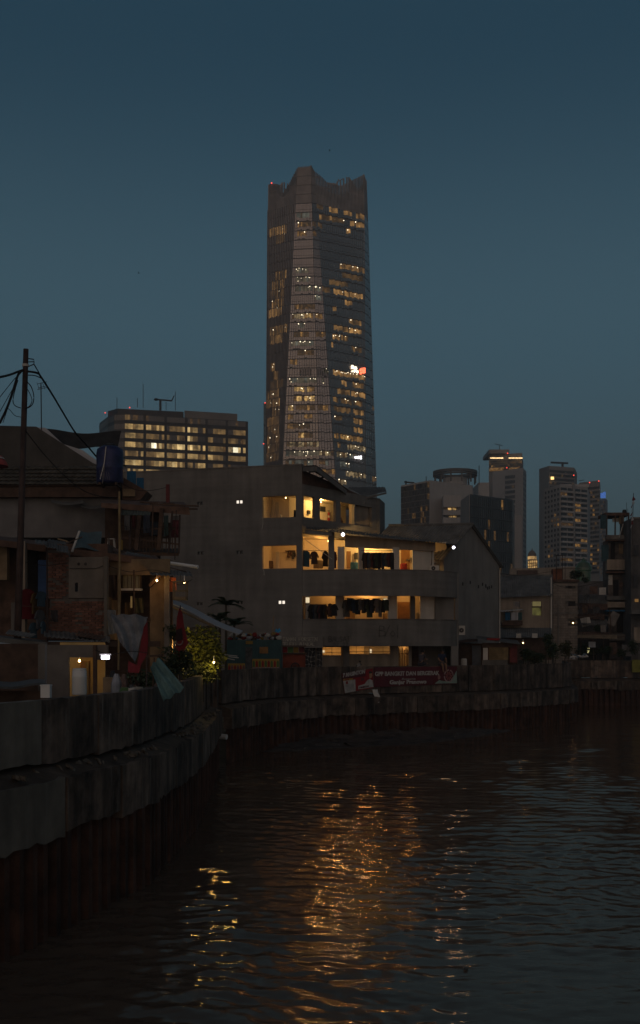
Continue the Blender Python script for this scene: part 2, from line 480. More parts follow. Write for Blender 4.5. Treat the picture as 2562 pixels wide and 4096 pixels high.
def resample(path, step):
    pts = [Vector(p) for p in path]; out = [pts[0]]; carry = step
    for p, q in zip(pts, pts[1:]):
        L_ = (q - p).length; s = carry
        while s <= L_:
            out.append(p + (q - p) * (s / L_)); s += step
        carry = s - L_
    out.append(pts[-1])
    if (out[-1] - out[-2]).length < step * .35: out.pop(-2)
    return out

def slab_face(f, a0, a1, d0, d1, z0, z1, jb, jt):
    """cast panel with a chipped, uneven bottom and top edge"""
    n_ = 9
    bot = [(a0 + (a1 - a0) * i / n_, z0 + random.uniform(-jb, jb)) for i in range(n_ + 1)]
    top = [(a1 + (a0 - a1) * i / n_, z1 + random.uniform(-jt, jt * .4)) for i in range(n_ + 1)]
    m_ = MB(); m_.prism([f.p(a, d1, z) for a, z in bot + top], f.n.to_3d() * (d0 - d1)); return m_

def river_wall(name, path, label, hts, light_to=None, pilestep=.44):
    """hts: (parapet bottom, ledge front, block bottom) at the start and at the end of the path"""
    b0 = Vector((*path[0], 0.))
    root = thing(name, b0, label, 'river wall')
    total = sum((Vector(q) - Vector(p)).length for p, q in zip(path, path[1:]))
    def lv(s, i): return hts[0][i] + (hts[1][i] - hts[0][i]) * min(1, max(0, s))
    pts = resample(path, 2.4); acc = 0
    for i, (p, q) in enumerate(zip(pts, pts[1:])):
        f = Frame(p, q); s = acc / total; acc += f.len
        j = random.uniform(-.03, .02); g = .022
        light = light_to and (CX + F * (p.x + q.x) / (p.y + q.y)) < light_to
        m1 = slab_face(f, g, f.len - g, -.24, j, lv(s, 0), 4.22 + random.uniform(-.01, .012), .035, .018)
        m1.build('concrete_panel', lightcon if light else oldwall, root)
        m2 = MB(); z0, z1 = lv(s, 0), lv(s, 1)          # sloping ledge
        m2.hexa([f.p(0, .44, z1 - .35), f.p(f.len, .44, z1 - .35), f.p(f.len, -.3, z1 - .35), f.p(0, -.3, z1 - .35), f.p(0, .44, z1 + .002), f.p(f.len, .44, z1 + .002), f.p(f.len, -.3, z0 - .003), f.p(0, -.3, z0 - .003)])
        m2.build('ledge', ledgem, root)
        j = random.uniform(-.02, .02)
        m3 = slab_face(f, g, f.len - g, .1, .5 + j, lv(s, 2) + random.uniform(-.05, .05), z1 + .03, .05, .03)
        m3.build('capping_block', lightcon if light else oldwall, root)
    # sheet piles, alternately in and out
    w = pilestep
    pm = MB()
    prof = [(-w/2, 0), (-w*.3, 0), (-w*.17, .16), (w*.17, .16), (w*.3, 0), (w/2, 0)]
    for (x0, d0), (x1, d1) in zip(prof, prof[1:]):
        pm.poly([(x0, -d0, 0), (x1, -d1, 0), (x1, -d1, 1), (x0, -d0, 1)])
    me = bake(pm.mesh('sheet_pile'), pile_m)
    pts = resample(path, pilestep); acc = 0
    for p, q in zip(pts, pts[1:]):
        f = Frame(p, q); s = acc / total; acc += f.len
        top = lv(s, 2) + .1
        d = .22 + random.uniform(-.02, .02)
        c = f.p(f.len/2, d, -1.0)
        piece('sheet_pile', me, c, root, math.atan2(f.u.y, f.u.x) + random.uniform(-.03, .03), scale=(1.04 * f.len / w, 1, top + 1.0))
    return root

wall_l = river_wall('river_wall', LEFT, 'stained concrete river wall on the left with rusty sheet piles', [(3.2, 2.9, 1.95), (2.75, 2.55, 1.55)], light_to=150)
wall_f = river_wall('river_wall', FAR, 'curved concrete river wall that carries the two red banners', [(2.7, 2.45, 1.5), (2.45, 2.3, 1.35)])
wall_r = river_wall('river_wall', RIGHT, 'distant straight river wall at the bend on the right', [(2.6, 2.3, 1.5), (2.6, 2.3, 1.5)], pilestep=.5)
# gap post where the two walls meet
mb = MB(); mb.box(-5.2, -4.62, 49.3, 50.0, -1, 4.3); mb.box(-5.0, -4.72, 48.1, 48.5, -1, 4.55)
mb.build('corner_post', oldwall, wall_f)
pm = MB(); pm.tube([(-4.9, 49.2, 1.35), (-4.15, 48.9, 1.28)], .12, 10); pm.build('drain_pipe', white_p, wall_l)

# the ground, one sheet to the horizon with the river left open
mb = MB()
gl = [Vector(p) for p in LEFT + FAR]
edge = []
for i, p in enumerate(gl):
    d = (gl[min(i+1, len(gl)-1)] - gl[max(i-1, 0)]).normalized()
    edge.append(p - Vector((d.y, -d.x)) * .1)
ring = [(-3000, -40), (-9.5, -40)] + [(p.x, p.y) for p in edge] + [(22.6, 103.12), (3000, 103.12), (3000, 5000), (-3000, 5000)]
mb.poly([(x, y, GZ) for x, y in ring])
g = mb.build('ground', soil); g['kind'] = 'structure'
bmm = bmesh.new(); bmm.from_mesh(g.data); bmesh.ops.triangulate(bmm, faces=bmm.faces[:]); bmm.to_mesh(g.data); bmm.free()

# water
wm = bpy.data.materials.new('river_water'); wm.use_nodes = True
t = wm.node_tree; b = t.nodes['Principled BSDF']
# turbid brown water; its reflections are tinted warm to cancel the sky's blue
outn = [n_ for n_ in t.nodes if n_.type == 'OUTPUT_MATERIAL'][0]; t.nodes.remove(b)
dif = t.nodes.new('ShaderNodeBsdfDiffuse'); dif.inputs['Color'].default_value = (.105, .077, .058, 1)
glo = t.nodes.new('ShaderNodeBsdfGlossy'); glo.inputs['Color'].default_value = (1., .83, .7, 1); glo.inputs['Roughness'].default_value = .012
fre = t.nodes.new('ShaderNodeFresnel'); fre.inputs['IOR'].default_value = 1.36
mxs = t.nodes.new('ShaderNodeMixShader')
t.links.new(fre.outputs[0], mxs.inputs[0]); t.links.new(dif.outputs[0], mxs.inputs[1]); t.links.new(glo.outputs[0], mxs.inputs[2]); t.links.new(mxs.outputs[0], outn.inputs['Surface'])
geo = t.nodes.new('ShaderNodeNewGeometry')
mp = t.nodes.new('ShaderNodeMapping'); mp.inputs['Scale'].default_value = (1., 1.5, 1.)
t.links.new(geo.outputs['Position'], mp.inputs['Vector'])
nz = t.nodes.new('ShaderNodeTexNoise'); nz.inputs['Scale'].default_value = 7.; nz.inputs['Detail'].default_value = 4
t.links.new(mp.outputs[0], nz.inputs['Vector'])
bp = t.nodes.new('ShaderNodeBump'); bp.inputs['Strength'].default_value = .1; bp.inputs['Distance'].default_value = .05
t.links.new(nz.outputs['Fac'], bp.inputs['Height']); [t.links.new(bp.outputs[0], q_.inputs['Normal']) for q_ in (glo, fre)]
xs = np.concatenate([np.arange(-9.5, 8, .05), np.arange(8, 14, .11), np.arange(14, 60, .3)]); ys = [8.0]
while ys[-1] < 104: ys.append(ys[-1] + max(.036, ys[-1] * .0029))
ys = np.array(ys)
X, Y = np.meshgrid(xs, ys)
dY = np.maximum(.05, Y * .0029)
rs = np.random.RandomState(5)
Z = np.zeros_like(X)
wx, wy = X + .5 * np.sin(Y * .45 + .3 * X), Y + .4 * np.sin(X * .5)      # bent crests
for i in range(90):
    lam = .12 * (1.15 / .12) ** rs.rand()
    th = rs.normal(math.radians(84), .75)
    k = 2 * math.pi / lam
    Z += np.clip((lam / dY - 2.2) / 3, 0, 1) * (.0168 / k) * np.sin(k * (wx * math.cos(th) + wy * math.sin(th)) + rs.rand() * 6.28)
# calmer and rougher patches of current
P = .75 + .35 * np.sin(X * .33 + .6 * np.sin(Y * .21)) * np.sin(Y * .27 + X * .11) + .2 * np.sin(X * .9 + Y * .5)
P = P * (1 + .5 * np.exp(-((Y - 42) / 5) ** 2)) * (1 - .3 * np.exp(-((X - 4) / 3) ** 2 - ((Y - 16) / 4) ** 2))
Z *= np.clip(P, .4, 1.6)
Z += .012 * np.sin(Y * 1.9 + .8 * np.sin(X * .7)) * np.sin(X * .9 + 1)
Z[0, :] = Z[-1, :] = 0; Z[:, 0] = Z[:, -1] = 0
nx, ny = len(xs), len(ys)
co = np.stack([X, Y, Z], -1).reshape(-1, 3)
idx = np.arange(nx * ny).reshape(ny, nx)
quads = np.stack([idx[:-1, :-1], idx[:-1, 1:], idx[1:, 1:], idx[1:, :-1]], -1).reshape(-1, 4)
me = bpy.data.meshes.new('river')
nv = len(co)
x0, x1, y0, y1 = float(xs[0]), float(xs[-1]), float(ys[0]), float(ys[-1])
extra = np.array([(-40, -60, 0), (900, -60, 0), (900, y0, 0), (-40, y0, 0), (x0, y0, 0), (x1, y0, 0), (900, y1 + 4, 0), (x1, y1, 0), (x0, y1, 0), (x0, y1 + 4, 0), (x1, y1 + 4, 0)], float)
eq = np.array([[0, 1, 2, 3], [5, 2, 6, 7], [8, 7, 10, 9], [7, 6, 10, 10]], int)
allv = np.concatenate([co, extra])
me.vertices.add(len(allv)); me.vertices.foreach_set('co', allv.ravel())
fl = np.concatenate([quads.ravel(), eq[:3].ravel() + nv])
nf = len(quads) + 3
me.loops.add(len(fl)); me.loops.foreach_set('vertex_index', fl)
me.polygons.add(nf); me.polygons.foreach_set('loop_start', np.arange(nf) * 4)
me.polygons.foreach_set('use_smooth', np.ones(nf, bool))
me.update(calc_edges=True); me.validate()
me.materials.append(wm)
ro = bpy.data.objects.new('river', me); link(ro); ro['kind'] = 'structure'

# mud bank at the foot of the curved wall
mb = MB(); nu, nvv = 46, 14
k0 = len(mb.v)
fp = resample(FAR, .5)
for j in range(nvv + 1):
    for i in range(nu + 1):
        q = fp[min(len(fp) - 2, 10 + i)]; q2 = fp[min(len(fp) - 1, 11 + i)]
        u = (q2 - q).normalized(); n_ = Vector((u.y, -u.x))
        s_ = i / nu; v_ = j / nvv
        h = .5 * math.sin(math.pi * s_) ** .7 * (1 - v_) ** .8 * (1 + .5 * math.sin(i * 1.7 + j) * math.sin(j * 2.3 + i * .4)) - .1 * v_ - .06
        w_ = q + n_ * (.3 + v_ * (1.2 + 3.3 * math.sin(math.pi * min(1, s_ * 1.15))))
        mb.v.append((w_.x, w_.y, h + random.uniform(-.04, .04)))
for j in range(nvv):
    for i in range(nu):
        q = k0 + j * (nu + 1) + i
        mb.f.append((q, q + nu + 1, q + nu + 2, q + 1))
o = mb.build('mud_bank', mud); o['kind'] = 'structure'
mb = MB()
for _ in range(45):
    i = random.randint(2, 40); q = fp[12 + i]; p = (q.x + random.uniform(-.3, 1), q.y - random.uniform(.6, 3.4), random.uniform(.02, .16))
    a = random.uniform(0, 3); s_ = random.uniform(.02, .07)
    mb.obox(p, (s_ * math.cos(a), s_ * math.sin(a), .02), (-s_*.5 * math.sin(a), s_*.5 * math.cos(a), .01), (0, 0, s_ * .25))
o = mb.build('litter', mat('dirty_litter', (.14, .12, .1)), kind='stuff', label='scattered litter on the mud bank below the curved wall', cat='litter')

# ------------------------------------------------------------------ banners on the curved wall
fb = Frame(FAR[3], FAR[4])
a0, a1 = fb.a(1494), fb.a(1827)
root = thing('banner', fb.p((a0 + a1)/2, .05, 3.0), 'wide maroon banner with two lines of white lettering on the river wall', 'banner')
zt, zb = 4.16, 2.98
mb = MB(); mb.sheet(fb.p(a0, .045, zb + .03), fb.p(a1, .045, zb + .1), fb.p(a1, .045, zt), fb.p(a0, .045, zt), 40, 6, lambda u, v: .012 * math.sin(u * 25) * (1 - v) + .01 * math.sin(u * 60 + 3 * v), .008)
mb.build('cloth', maroon, root)
wd = Vector((*fb.u, 0))
def bt(body, size, x, y, **k):
    return text('lettering', body, size, letter_w, root, fb.p(fb.a(x), .085, fb.z(x, y)), wd, **k)
bt('GPP BANGKIT DAN BERGERAK', .34, 1497, 2704, off=.012, width=fb.a(1755) - fb.a(1497))
bt('Bersama', .17, 1603, 2720, shear=.3, width=fb.a(1658) - fb.a(1603))
bt('Ganjar Pranowo', .32, 1556, 2737, off=.012, width=fb.a(1703) - fb.a(1556))
# round emblem and pale swoosh on the right end
ec = fb.p(fb.a(1793), .075, fb.z(1793, 2704))
n = 24
for i in range(n):
    t0, t1 = 2*math.pi*i/n, 2*math.pi*(i+1)/n
    if i % 6 == 0: mb = MB()
    def rp(r, t): return ec + wd * (r*math.cos(t)) + Vector((0, 0, r*math.sin(t)))
    if i % 6 != 5: mb.prism([rp(.32, t0), rp(.40, t0), rp(.40, t1), rp(.32, t1)], -fb.n.to_3d() * -.008)
    if i % 6 == 5: mb.build('emblem_arc', mat('pale_print', (.3, .2, .19), n=.2), root)
mb = MB()
for i in range(9):
    t0 = 2*math.pi*i/9
    mb.prism([rp(.05, t0), rp(.24, t0 - .2), rp(.27, t0), rp(.24, t0 + .2)], fb.n.to_3d() * .008)
mb.build('emblem', mat('pale_red_print', (.26, .09, .08), n=.3), root)
mb = MB(); mb.prism([fb.p(fb.a(1737), .075, 3.13), fb.p(fb.a(1826), .075, 3.13), fb.p(fb.a(1824), .075, 3.9), fb.p(fb.a(1815), .075, 3.62), fb.p(fb.a(1798), .075, 3.28), fb.p(fb.a(1770), .075, 3.27), fb.p(fb.a(1755), .075, 3.34)], fb.n.to_3d() * .006)
mb.build('printed_swoosh', mat('pale_green_print', (.2, .26, .22), n=.2), root)
mb = MB(); mb.ball(fb.p(fb.a(1752), .08, 3.52), .12, 10, 6, (1, .06, 1.2)); mb.build('printed_head', mat('pale_pink_print', (.24, .13, .12), n=.3), root)

fb2 = Frame(FAR[2], FAR[3])
a0, a1 = fb2.a(1366), fb2.a(1491)
root = thing('poster', fb2.p((a0 + a1)/2, .05, 2.7), 'tilted red and white poster with a portrait beside the maroon banner', 'poster')
wd2 = Vector((*fb2.u, 0)); nd2 = fb2.n.to_3d()
def q2(x, y, d=.06): return fb2.p(fb2.a(x), d, fb2.z(x, y))
mb = MB(); mb.sheet(q2(1377, 2774), q2(1491, 2751), q2(1490, 2674), q2(1365, 2694), 12, 5, lambda u, v: .012 * math.sin(9 * u + 2 * v), .006)
mb.build('cloth', mat('poster_red', (.2, .014, .016), n=.12), root)
mb = MB(); mb.prism([q2(1366, 2693, .085), q2(1460, 2680, .085), q2(1459, 2706, .085), q2(1367, 2716, .085)], nd2 * .004); mb.build('title_strip', maroon, root)
text('lettering', '7 MASINTON', .30, letter_w, root, q2(1367, 2710, .097), wd2 + Vector((0, 0, .13)), off=.014, width=fb2.a(1457) - fb2.a(1366), shear=.15)
mb = MB(); mb.prism([q2(1377, 2773, .085), q2(1420, 2765, .085), q2(1418, 2718, .085), q2(1370, 2724, .085)], nd2 * .004); mb.build('ballot_sheet', letter_w, root)
mb = MB(); mb.prism([q2(1371, 2724, .092), q2(1409, 2720, .092), q2(1409, 2713, .092), q2(1370, 2716, .092)], nd2 * .004); mb.build('ballot_heading', yellowp, root)
text('lettering', 'DPR RI', .10, redp, root, q2(1376, 2723, .1), wd2 + Vector((0, 0, .1)), off=.006)
mb = MB(); mb.prism([q2(1381, 2737, .092), q2(1389, 2736, .092), q2(1388, 2725, .092), q2(1380, 2726, .092)], nd2 * .004); mb.build('printed_box', redp, root)
mb = MB()
for i in range(5): mb.prism([q2(1381 + i*.6, 2744 + i*5, .092), q2(1414, 2738 + i*5, .092), q2(1414, 2736 + i*5, .092), q2(1381 + i*.6, 2742 + i*5, .092)], nd2 * .003)
mb.build('printed_lines', mat('grey_print', (.2, .19, .19)), root)
mb = MB(); mb.prism([q2(1430, 2758, .085), q2(1491, 2748, .085), q2(1490, 2738, .085), q2(1487, 2722, .085), q2(1476, 2716, .085), q2(1466, 2722, .085), q2(1456, 2736, .085), q2(1430, 2744, .085)], nd2 * .004); mb.build('printed_shirt', letter_w, root)
mb = MB(); mb.ball(q2(1477, 2700, .085), .2, 12, 8, (.72, .05, 1)); mb.build('printed_face', mat('portrait_skin', (.3, .17, .1), n=.2), root)
mb = MB(); mb.ball(q2(1476, 2690, .09), .14, 12, 6, (1.05, .06, .5)); mb.build('printed_hair', darkm, root)
text('lettering', '7 MASINTON', .14, mat('dark_print', (.1, .03, .03)), root, q2(1433, 2755, .1), wd2 + Vector((0, 0, .12)), off=.006, width=.75)
mb = MB(); mb.ball(q2(1443, 2717, .085), .16, 9, 5, (1.1, .04, .7)); mb.build('printed_emblem', maroon, root)
# torn rag under the poster
f_ = fb2
mb = MB(); mb.sheet(q2(1488, 2812, .5), q2(1500, 2806, .52), q2(1506, 2757, .12), q2(1484, 2760, .12), 5, 7, lambda u, v: .05 * math.sin(5*u + 7*v), .01)
mb.build('torn_rag', whitew, label='torn white rag hanging on the ledge below the poster', cat='rag')

# rubbish caught on the ledge of the left wall
mb = MB(); lp = resample(LEFT, .35)
for p, q in zip(lp, lp[1:]):
    f = Frame(p, q)
    if 14 < p.y < 47 and random.random() < .5:
        for _ in range(random.randint(1, 4)):
            t_ = (p.y - 6) / 42; zl_ = 3.2 + (2.75 - 3.2) * t_
            c = f.p(random.uniform(0, .35), random.uniform(.02, .38), zl_ - .12); s_ = random.uniform(.02, .075); a = random.uniform(0, 3)
            mb.obox(c, (s_*math.cos(a), s_*math.sin(a), random.uniform(-.02, .02)), (-s_*.6*math.sin(a), s_*.6*math.cos(a), .02), (0, 0, s_*.5))
mb.build('ledge_litter', mat('ledge_litter', (.13, .11, .09), n=.6, sc=9.), kind='stuff', label='rubbish and rubble caught on the ledge of the left wall', cat='litter')
mb = MB()
for _ in range(22):
    yy = random.uniform(16, 60); xx = random.uniform(-2.6, 6) if yy > 30 else random.uniform(-2.8, 4); s_ = random.uniform(.01, .03); a = random.uniform(0, 3)
    mb.obox((xx, yy, .02), (s_*2*math.cos(a), s_*2*math.sin(a), 0), (-s_*math.sin(a), s_*math.cos(a), 0), (0, 0, .012))
mb.build('floating_litter', mat('floating_litter', (.1, .085, .07), n=.6, sc=9.), kind='stuff', label='small bits of rubbish floating on the river', cat='litter')

# ================================================================== the skyline
shell_m = mat('tower_mullion', (.11, .092, .085), n=.2, sc=.05, rough=.5, vary=0)
panel_m = mat('tower_panel', (.40, .32, .285), n=.15, sc=.11, rough=.22, spec=.5, metal=.65, vary=.08)
fin_m = mat('tower_fin', (.24, .2, .18), n=.2, sc=.2, rough=.5, metal=.3)
crown_m = mat('tower_crown', (.30, .245, .22), n=.25, sc=.2, rough=.6, metal=.2)
W_DIM = glow('window_dim', (1, .5, .15), .05, .7, .9)
W_MID = glow('window_amber', (1, .5, .13), .17, .75, .9)
W_BRI = glow('window_bright', (1, .6, .2), .45, .75, .9)
W_WHT = glow('window_white', (1, .7, .34), .17, .8, .9)
W_DOT = glow('window_spots', (1, .80, .5), .07, .5, .3, dots=1.6, dot_scale=.55)
W_COO = glow('window_cool', (.9, .9, .7), .07, .6, .3)

tw_z = lambda y: zat(y, 500)
class Facet:
    """tapered face given by its two vertical edges (photo columns at rows y=760 and y=1950) and their distances"""
    def __init__(s, e0, e1): s.e0, s.e1 = e0, e1
    def edge(s, e, z):
        t = (z - tw_z(1950)) / (tw_z(760) - tw_z(1950))
        x = e[1] + (e[0] - e[1]) * t
        return Vector((xat(x, 500 + e[2]), 500 + e[2], z))
    def p(s, u, z, d=0.):
        a, b = s.edge(s.e0, z), s.edge(s.e1, z)
        q = a + (b - a) * u
        h = (b - a); n = Vector((h.y, -h.x, 0)).normalized()
        return q + n * d
    def u(s, x, z):
        a, b = s.edge(s.e0, z), s.edge(s.e1, z)
        k = (x - CX) / F; D = b - a
        return (k * a.y - a.x) / (D.x - k * D.y)
E_L0, E_L1, E_C1, E_C2, E_R1, E_R2 = (1075, 1068, 8), (1187, 1127, 0), (1247, 1281, -1), (1262, 1345, .2), (1456, 1462, 12), (1470, 1507, 22)
E_B1, E_B2 = (1400, 1425, 48), (1130, 1120, 46)
ring = [E_L0, E_L1, E_C1, E_C2, E_R1, E_R2, E_B1, E_B2]
facets = [Facet(ring[i], ring[(i + 1) % 8]) for i in range(8)]
ZB, ZT = GZ, tw_z(815)
tower = thing('office_tower', (xat(1285, 500), 520, GZ), 'tall faceted glass tower with a notched crown, rising above everything', 'skyscraper')
mb = MB()
zs = [ZB] + [tw_z(2060 - 1245 * i / 20) for i in range(21)]
for f in facets:
    for z0, z1 in zip(zs, zs[1:]):
        for i in range(4): mb.poly([f.p(i/4, z0), f.p(i/4 + .25, z0), f.p(i/4 + .25, z1), f.p(i/4, z1)])
mb.poly([f.p(0, ZT) for f in facets])
mb.build('core', shell_m, tower)
# lit runs: facet, photo row, photo columns, kind
runs = [
 (1, 859, 1189, 1237, 'C'), (1, 894, 1192, 1241, 'D'), (1, 935, 1192, 1228, 'M'), (1, 1074, 1190, 1234, 'S'), (1, 1111, 1185, 1243, 'S'), (1, 1150, 1184, 1252, 'S'), (1, 1226, 1178, 1255, 'D'), (1, 1259, 1174, 1222, 'W'), (1, 1259, 1224, 1250, 'M'),
 (1, 1298, 1200, 1215, 'S'), (1, 1335, 1178, 1238, 'D'), (1, 1372, 1170, 1256, 'S'), (1, 1410, 1190, 1250, 'D'), (1, 1450, 1168, 1184, 'M'), (1, 1517, 1163, 1263, 'S'), (1, 1554, 1178, 1220, 'B'), (1, 1554, 1230, 1261, 'B'), (1, 1588, 1180, 1213, 'M'), (1, 1588, 1221, 1260, 'B'),
 (1, 1624, 1156, 1170, 'M'), (1, 1624, 1185, 1263, 'D'), (1, 1665, 1154, 1170, 'M'), (1, 1665, 1219, 1245, 'M'), (1, 1702, 1154, 1240, 'D'), (1, 1739, 1195, 1245, 'M'), (1, 1776, 1152, 1274, 'W'), (1, 1813, 1148, 1270, 'S'), (1, 1850, 1144, 1255, 'C'),
 (2, 894, 1250, 1262, 'D'), (2, 935, 1250, 1265, 'D'), (2, 1150, 1257, 1283, 'S'), (2, 1215, 1258, 1287, 'S'), (2, 1259, 1260, 1292, 'M'), (2, 1335, 1263, 1300, 'D'), (2, 1510, 1285, 1310, 'S'), (2, 1624, 1277, 1308, 'M'), (2, 1813, 1280, 1338, 'W'), (2, 1850, 1285, 1310, 'C'), (2, 1885, 1290, 1345, 'M'),
 (3, 822, 1267, 1305, 'D'), (3, 863, 1278, 1292, 'S'), (3, 863, 1312, 1346, 'B'), (3, 863, 1374, 1405, 'M'), (3, 863, 1430, 1452, 'M'), (3, 893, 1270, 1378, 'D'), (3, 917, 1388, 1456, 'M'), (3, 1085, 1360, 1460, 'M'), (3, 1126, 1338, 1446, 'D'), (3, 1152, 1293, 1390, 'C'), (3, 1189, 1338, 1372, 'B'), (3, 1189, 1374, 1446, 'M'), (3, 1230, 1332, 1342, 'M'), (3, 1230, 1384, 1405, 'M'),
 (3, 1300, 1400, 1446, 'S'), (3, 1335, 1340, 1400, 'M'), (3, 1335, 1403, 1440, 'B'), (3, 1370, 1325, 1388, 'M'), (3, 1415, 1407, 1446, 'D'), (3, 1513, 1333, 1460, 'S'), (3, 1555, 1370, 1383, 'B'), (3, 1555, 1410, 1454, 'M'), (3, 1590, 1337, 1396, 'M'), (3, 1590, 1407, 1458, 'S'), (3, 1628, 1340, 1405, 'D'), (3, 1628, 1412, 1446, 'M'), (3, 1665, 1338, 1400, 'C'), (3, 1665, 1418, 1454, 'M'), (3, 1702, 1415, 1446, 'M'), (3, 1735, 1420, 1446, 'M'), (3, 1735, 1340, 1352, 'M'), (3, 1772, 1355, 1450, 'M'), (3, 1813, 1350, 1460, 'W'), (3, 1850, 1362, 1450, 'C'), (3, 1920, 1355, 1460, 'W'),
 (0, 915, 1080, 1150, 'M'), (0, 960, 1110, 1140, 'D'), (0, 1098, 1110, 1150, 'M'), (0, 1140, 1095, 1140, 'M'), (0, 1172, 1090, 1142, 'D'), (0, 1210, 1090, 1140, 'M'), (0, 1243, 1078, 1130, 'B'), (0, 1312, 1085, 1150, 'M'), (0, 1352, 1085, 1135, 'M'), (0, 1460, 1090, 1100, 'S'), (0, 1490, 1100, 1116, 'M'), (0, 1530, 1090, 1135, 'D'), (0, 1572, 1072, 1120, 'M'), (0, 1605, 1072, 1120, 'M'), (0, 1640, 1098, 1122, 'W'), (0, 1678, 1075, 1118, 'M'), (0, 1715, 1075, 1120, 'M'), (0, 1745, 1075, 1120, 'M'), (0, 1788, 1075, 1120, 'M'), (0, 1825, 1072, 1118, 'W'),
 (4, 1930, 1493, 1500, 'W'), (4, 1660, 1490, 1497, 'D')]
KIND = {'D': W_DIM, 'M': W_MID, 'B': W_BRI, 'W': W_WHT, 'S': W_DOT, 'C': W_COO}
ROWS = 34; zb_, zt_ = tw_z(2060), ZT
cols = {0: 15, 1: 12, 2: 5, 3: 23, 4: 5, 5: 16, 6: 18, 7: 16}; spots = MB()
bulk = MB(); bulk_lit = {k: MB() for k in KIND}; n_obj = 0
def panel(mb, f, u0, u1, z0, z1, d=.35):
    k = len(mb.v)
    mb.v += [tuple(f.p(u0, z0, d)), tuple(f.p(u1, z0, d)), tuple(f.p(u1, z1, d)), tuple(f.p(u0, z1, d)), tuple(f.p(u0, z0)), tuple(f.p(u1, z0)), tuple(f.p(u1, z1)), tuple(f.p(u0, z1))]
    mb.f += [(k, k+1, k+2, k+3), (k+4, k+5, k+1, k), (k+5, k+6, k+2, k+1), (k+6, k+7, k+3, k+2), (k+7, k+4, k, k+3)]
hz = (zt_ - zb_) / ROWS
vents = []
for fi, f in enumerate(facets):
    nc = cols[fi]
    for r in range(ROWS):
        for c in range(nc):
            jz = (.10, -.08, .02)[(c * 7 + r * 3 + fi) % 3] * hz * (0 if fi in (1,) else 1)
            z0 = zb_ + r * hz + .05 * hz + jz * .5; z1 = z0 + .9 * hz
            u0, u1 = (c + .09) / nc, (c + .91) / nc
            zc = (z0 + z1) / 2
            pc = f.p((u0 + u1)/2, zc); py = HY - (zc - CZ) / pc.y * F; px = CX + pc.x / pc.y * F
            kind = None
            for (rf, ry, x0, x1, kk) in runs:
                if rf == fi and int((tw_z(ry) * pc.y / 500 - zb_) / hz) == r and x0 - 2 <= px <= x1 + 2: kind = kk
            if fi in (1, 2) and 1458 < py < 1494 and (1204 < px < 1252 or px > 1270): vents.append((f, u0, u1, z0, z1))
            if kind:
                if fi != 0: z0 += .36 * hz; u0 -= .035 / nc; u1 += .035 / nc      # lit vision glass above a dark spandrel
                rr_ = random.random()
                if rr_ < .22: kind = {'M': 'D', 'B': 'M', 'W': 'D', 'S': 'C', 'C': 'D', 'D': 'D'}[kind]
                elif rr_ > .86: kind = {'D': 'M', 'M': 'B', 'B': 'B', 'W': 'W', 'S': 'S', 'C': 'C'}[kind]
                if fi != 0 and random.random() < .3: z0 += .1 * hz
                if random.random() < {'S': .5, 'B': .35, 'W': .3}.get(kind, .08): spots.ball(f.p(random.uniform(u0, u1), random.uniform(z0 + .3 * hz, z1 - .1), .42), random.uniform(.1, .26), 6, 4)
                if n_obj < 298 and fi != 0:
                    m_ = MB(); panel(m_, f, u0, u1, z0, z1); m_.build('window', KIND[kind], tower); n_obj += 1
                else: panel(bulk_lit[kind], f, u0, u1, z0, z1)
                if fi != 0: panel(bulk, f, u0, u1, z0 - .34 * hz, z0 - .02 * hz)
            elif fi in (1, 2, 3, 4):
                panel(bulk, f, u0, u1, z0, z0 + .24 * hz); panel(bulk, f, u0, u1, z0 + .27 * hz, z1)
            else: panel(bulk, f, u0, u1, z0, z1)
bulk.build('glass_panels', panel_m, tower, kind='stuff')
spots.build('ceiling_spots', glow('ceiling_spot', (1, .84, .58), 3.), tower, kind='stuff')
for k, m_ in bulk_lit.items():
    if m_.f: m_.build('lit_panels', glow('side_' + k, (1, .52, .16), {'D': .09, 'M': .15, 'B': .34, 'W': .28, 'S': .3, 'C': .12}[k], .6, .3), tower, kind='stuff')
for (f, u0, u1, z0, z1) in vents:
    um = (u0 + u1)/2; w_ = (u1 - u0) * .22
    m_ = MB(); panel(m_, f, um - w_, um + w_, z0 + .1*hz, z1 - .05*hz, .5); m_.build('vent_slot', darkm, tower)
f = facets[0]
for c in range(16):
    m_ = MB(); u = c / 15
    m_.hexa([f.p(u - .012, ZB, .7), f.p(u + .012, ZB, .7), f.p(u + .012, ZB, 0), f.p(u - .012, ZB, 0), f.p(u - .012, ZT, .7), f.p(u + .012, ZT, .7), f.p(u + .012, ZT, 0), f.p(u - .012, ZT, 0)])
    m_.build('fin', fin_m, tower)
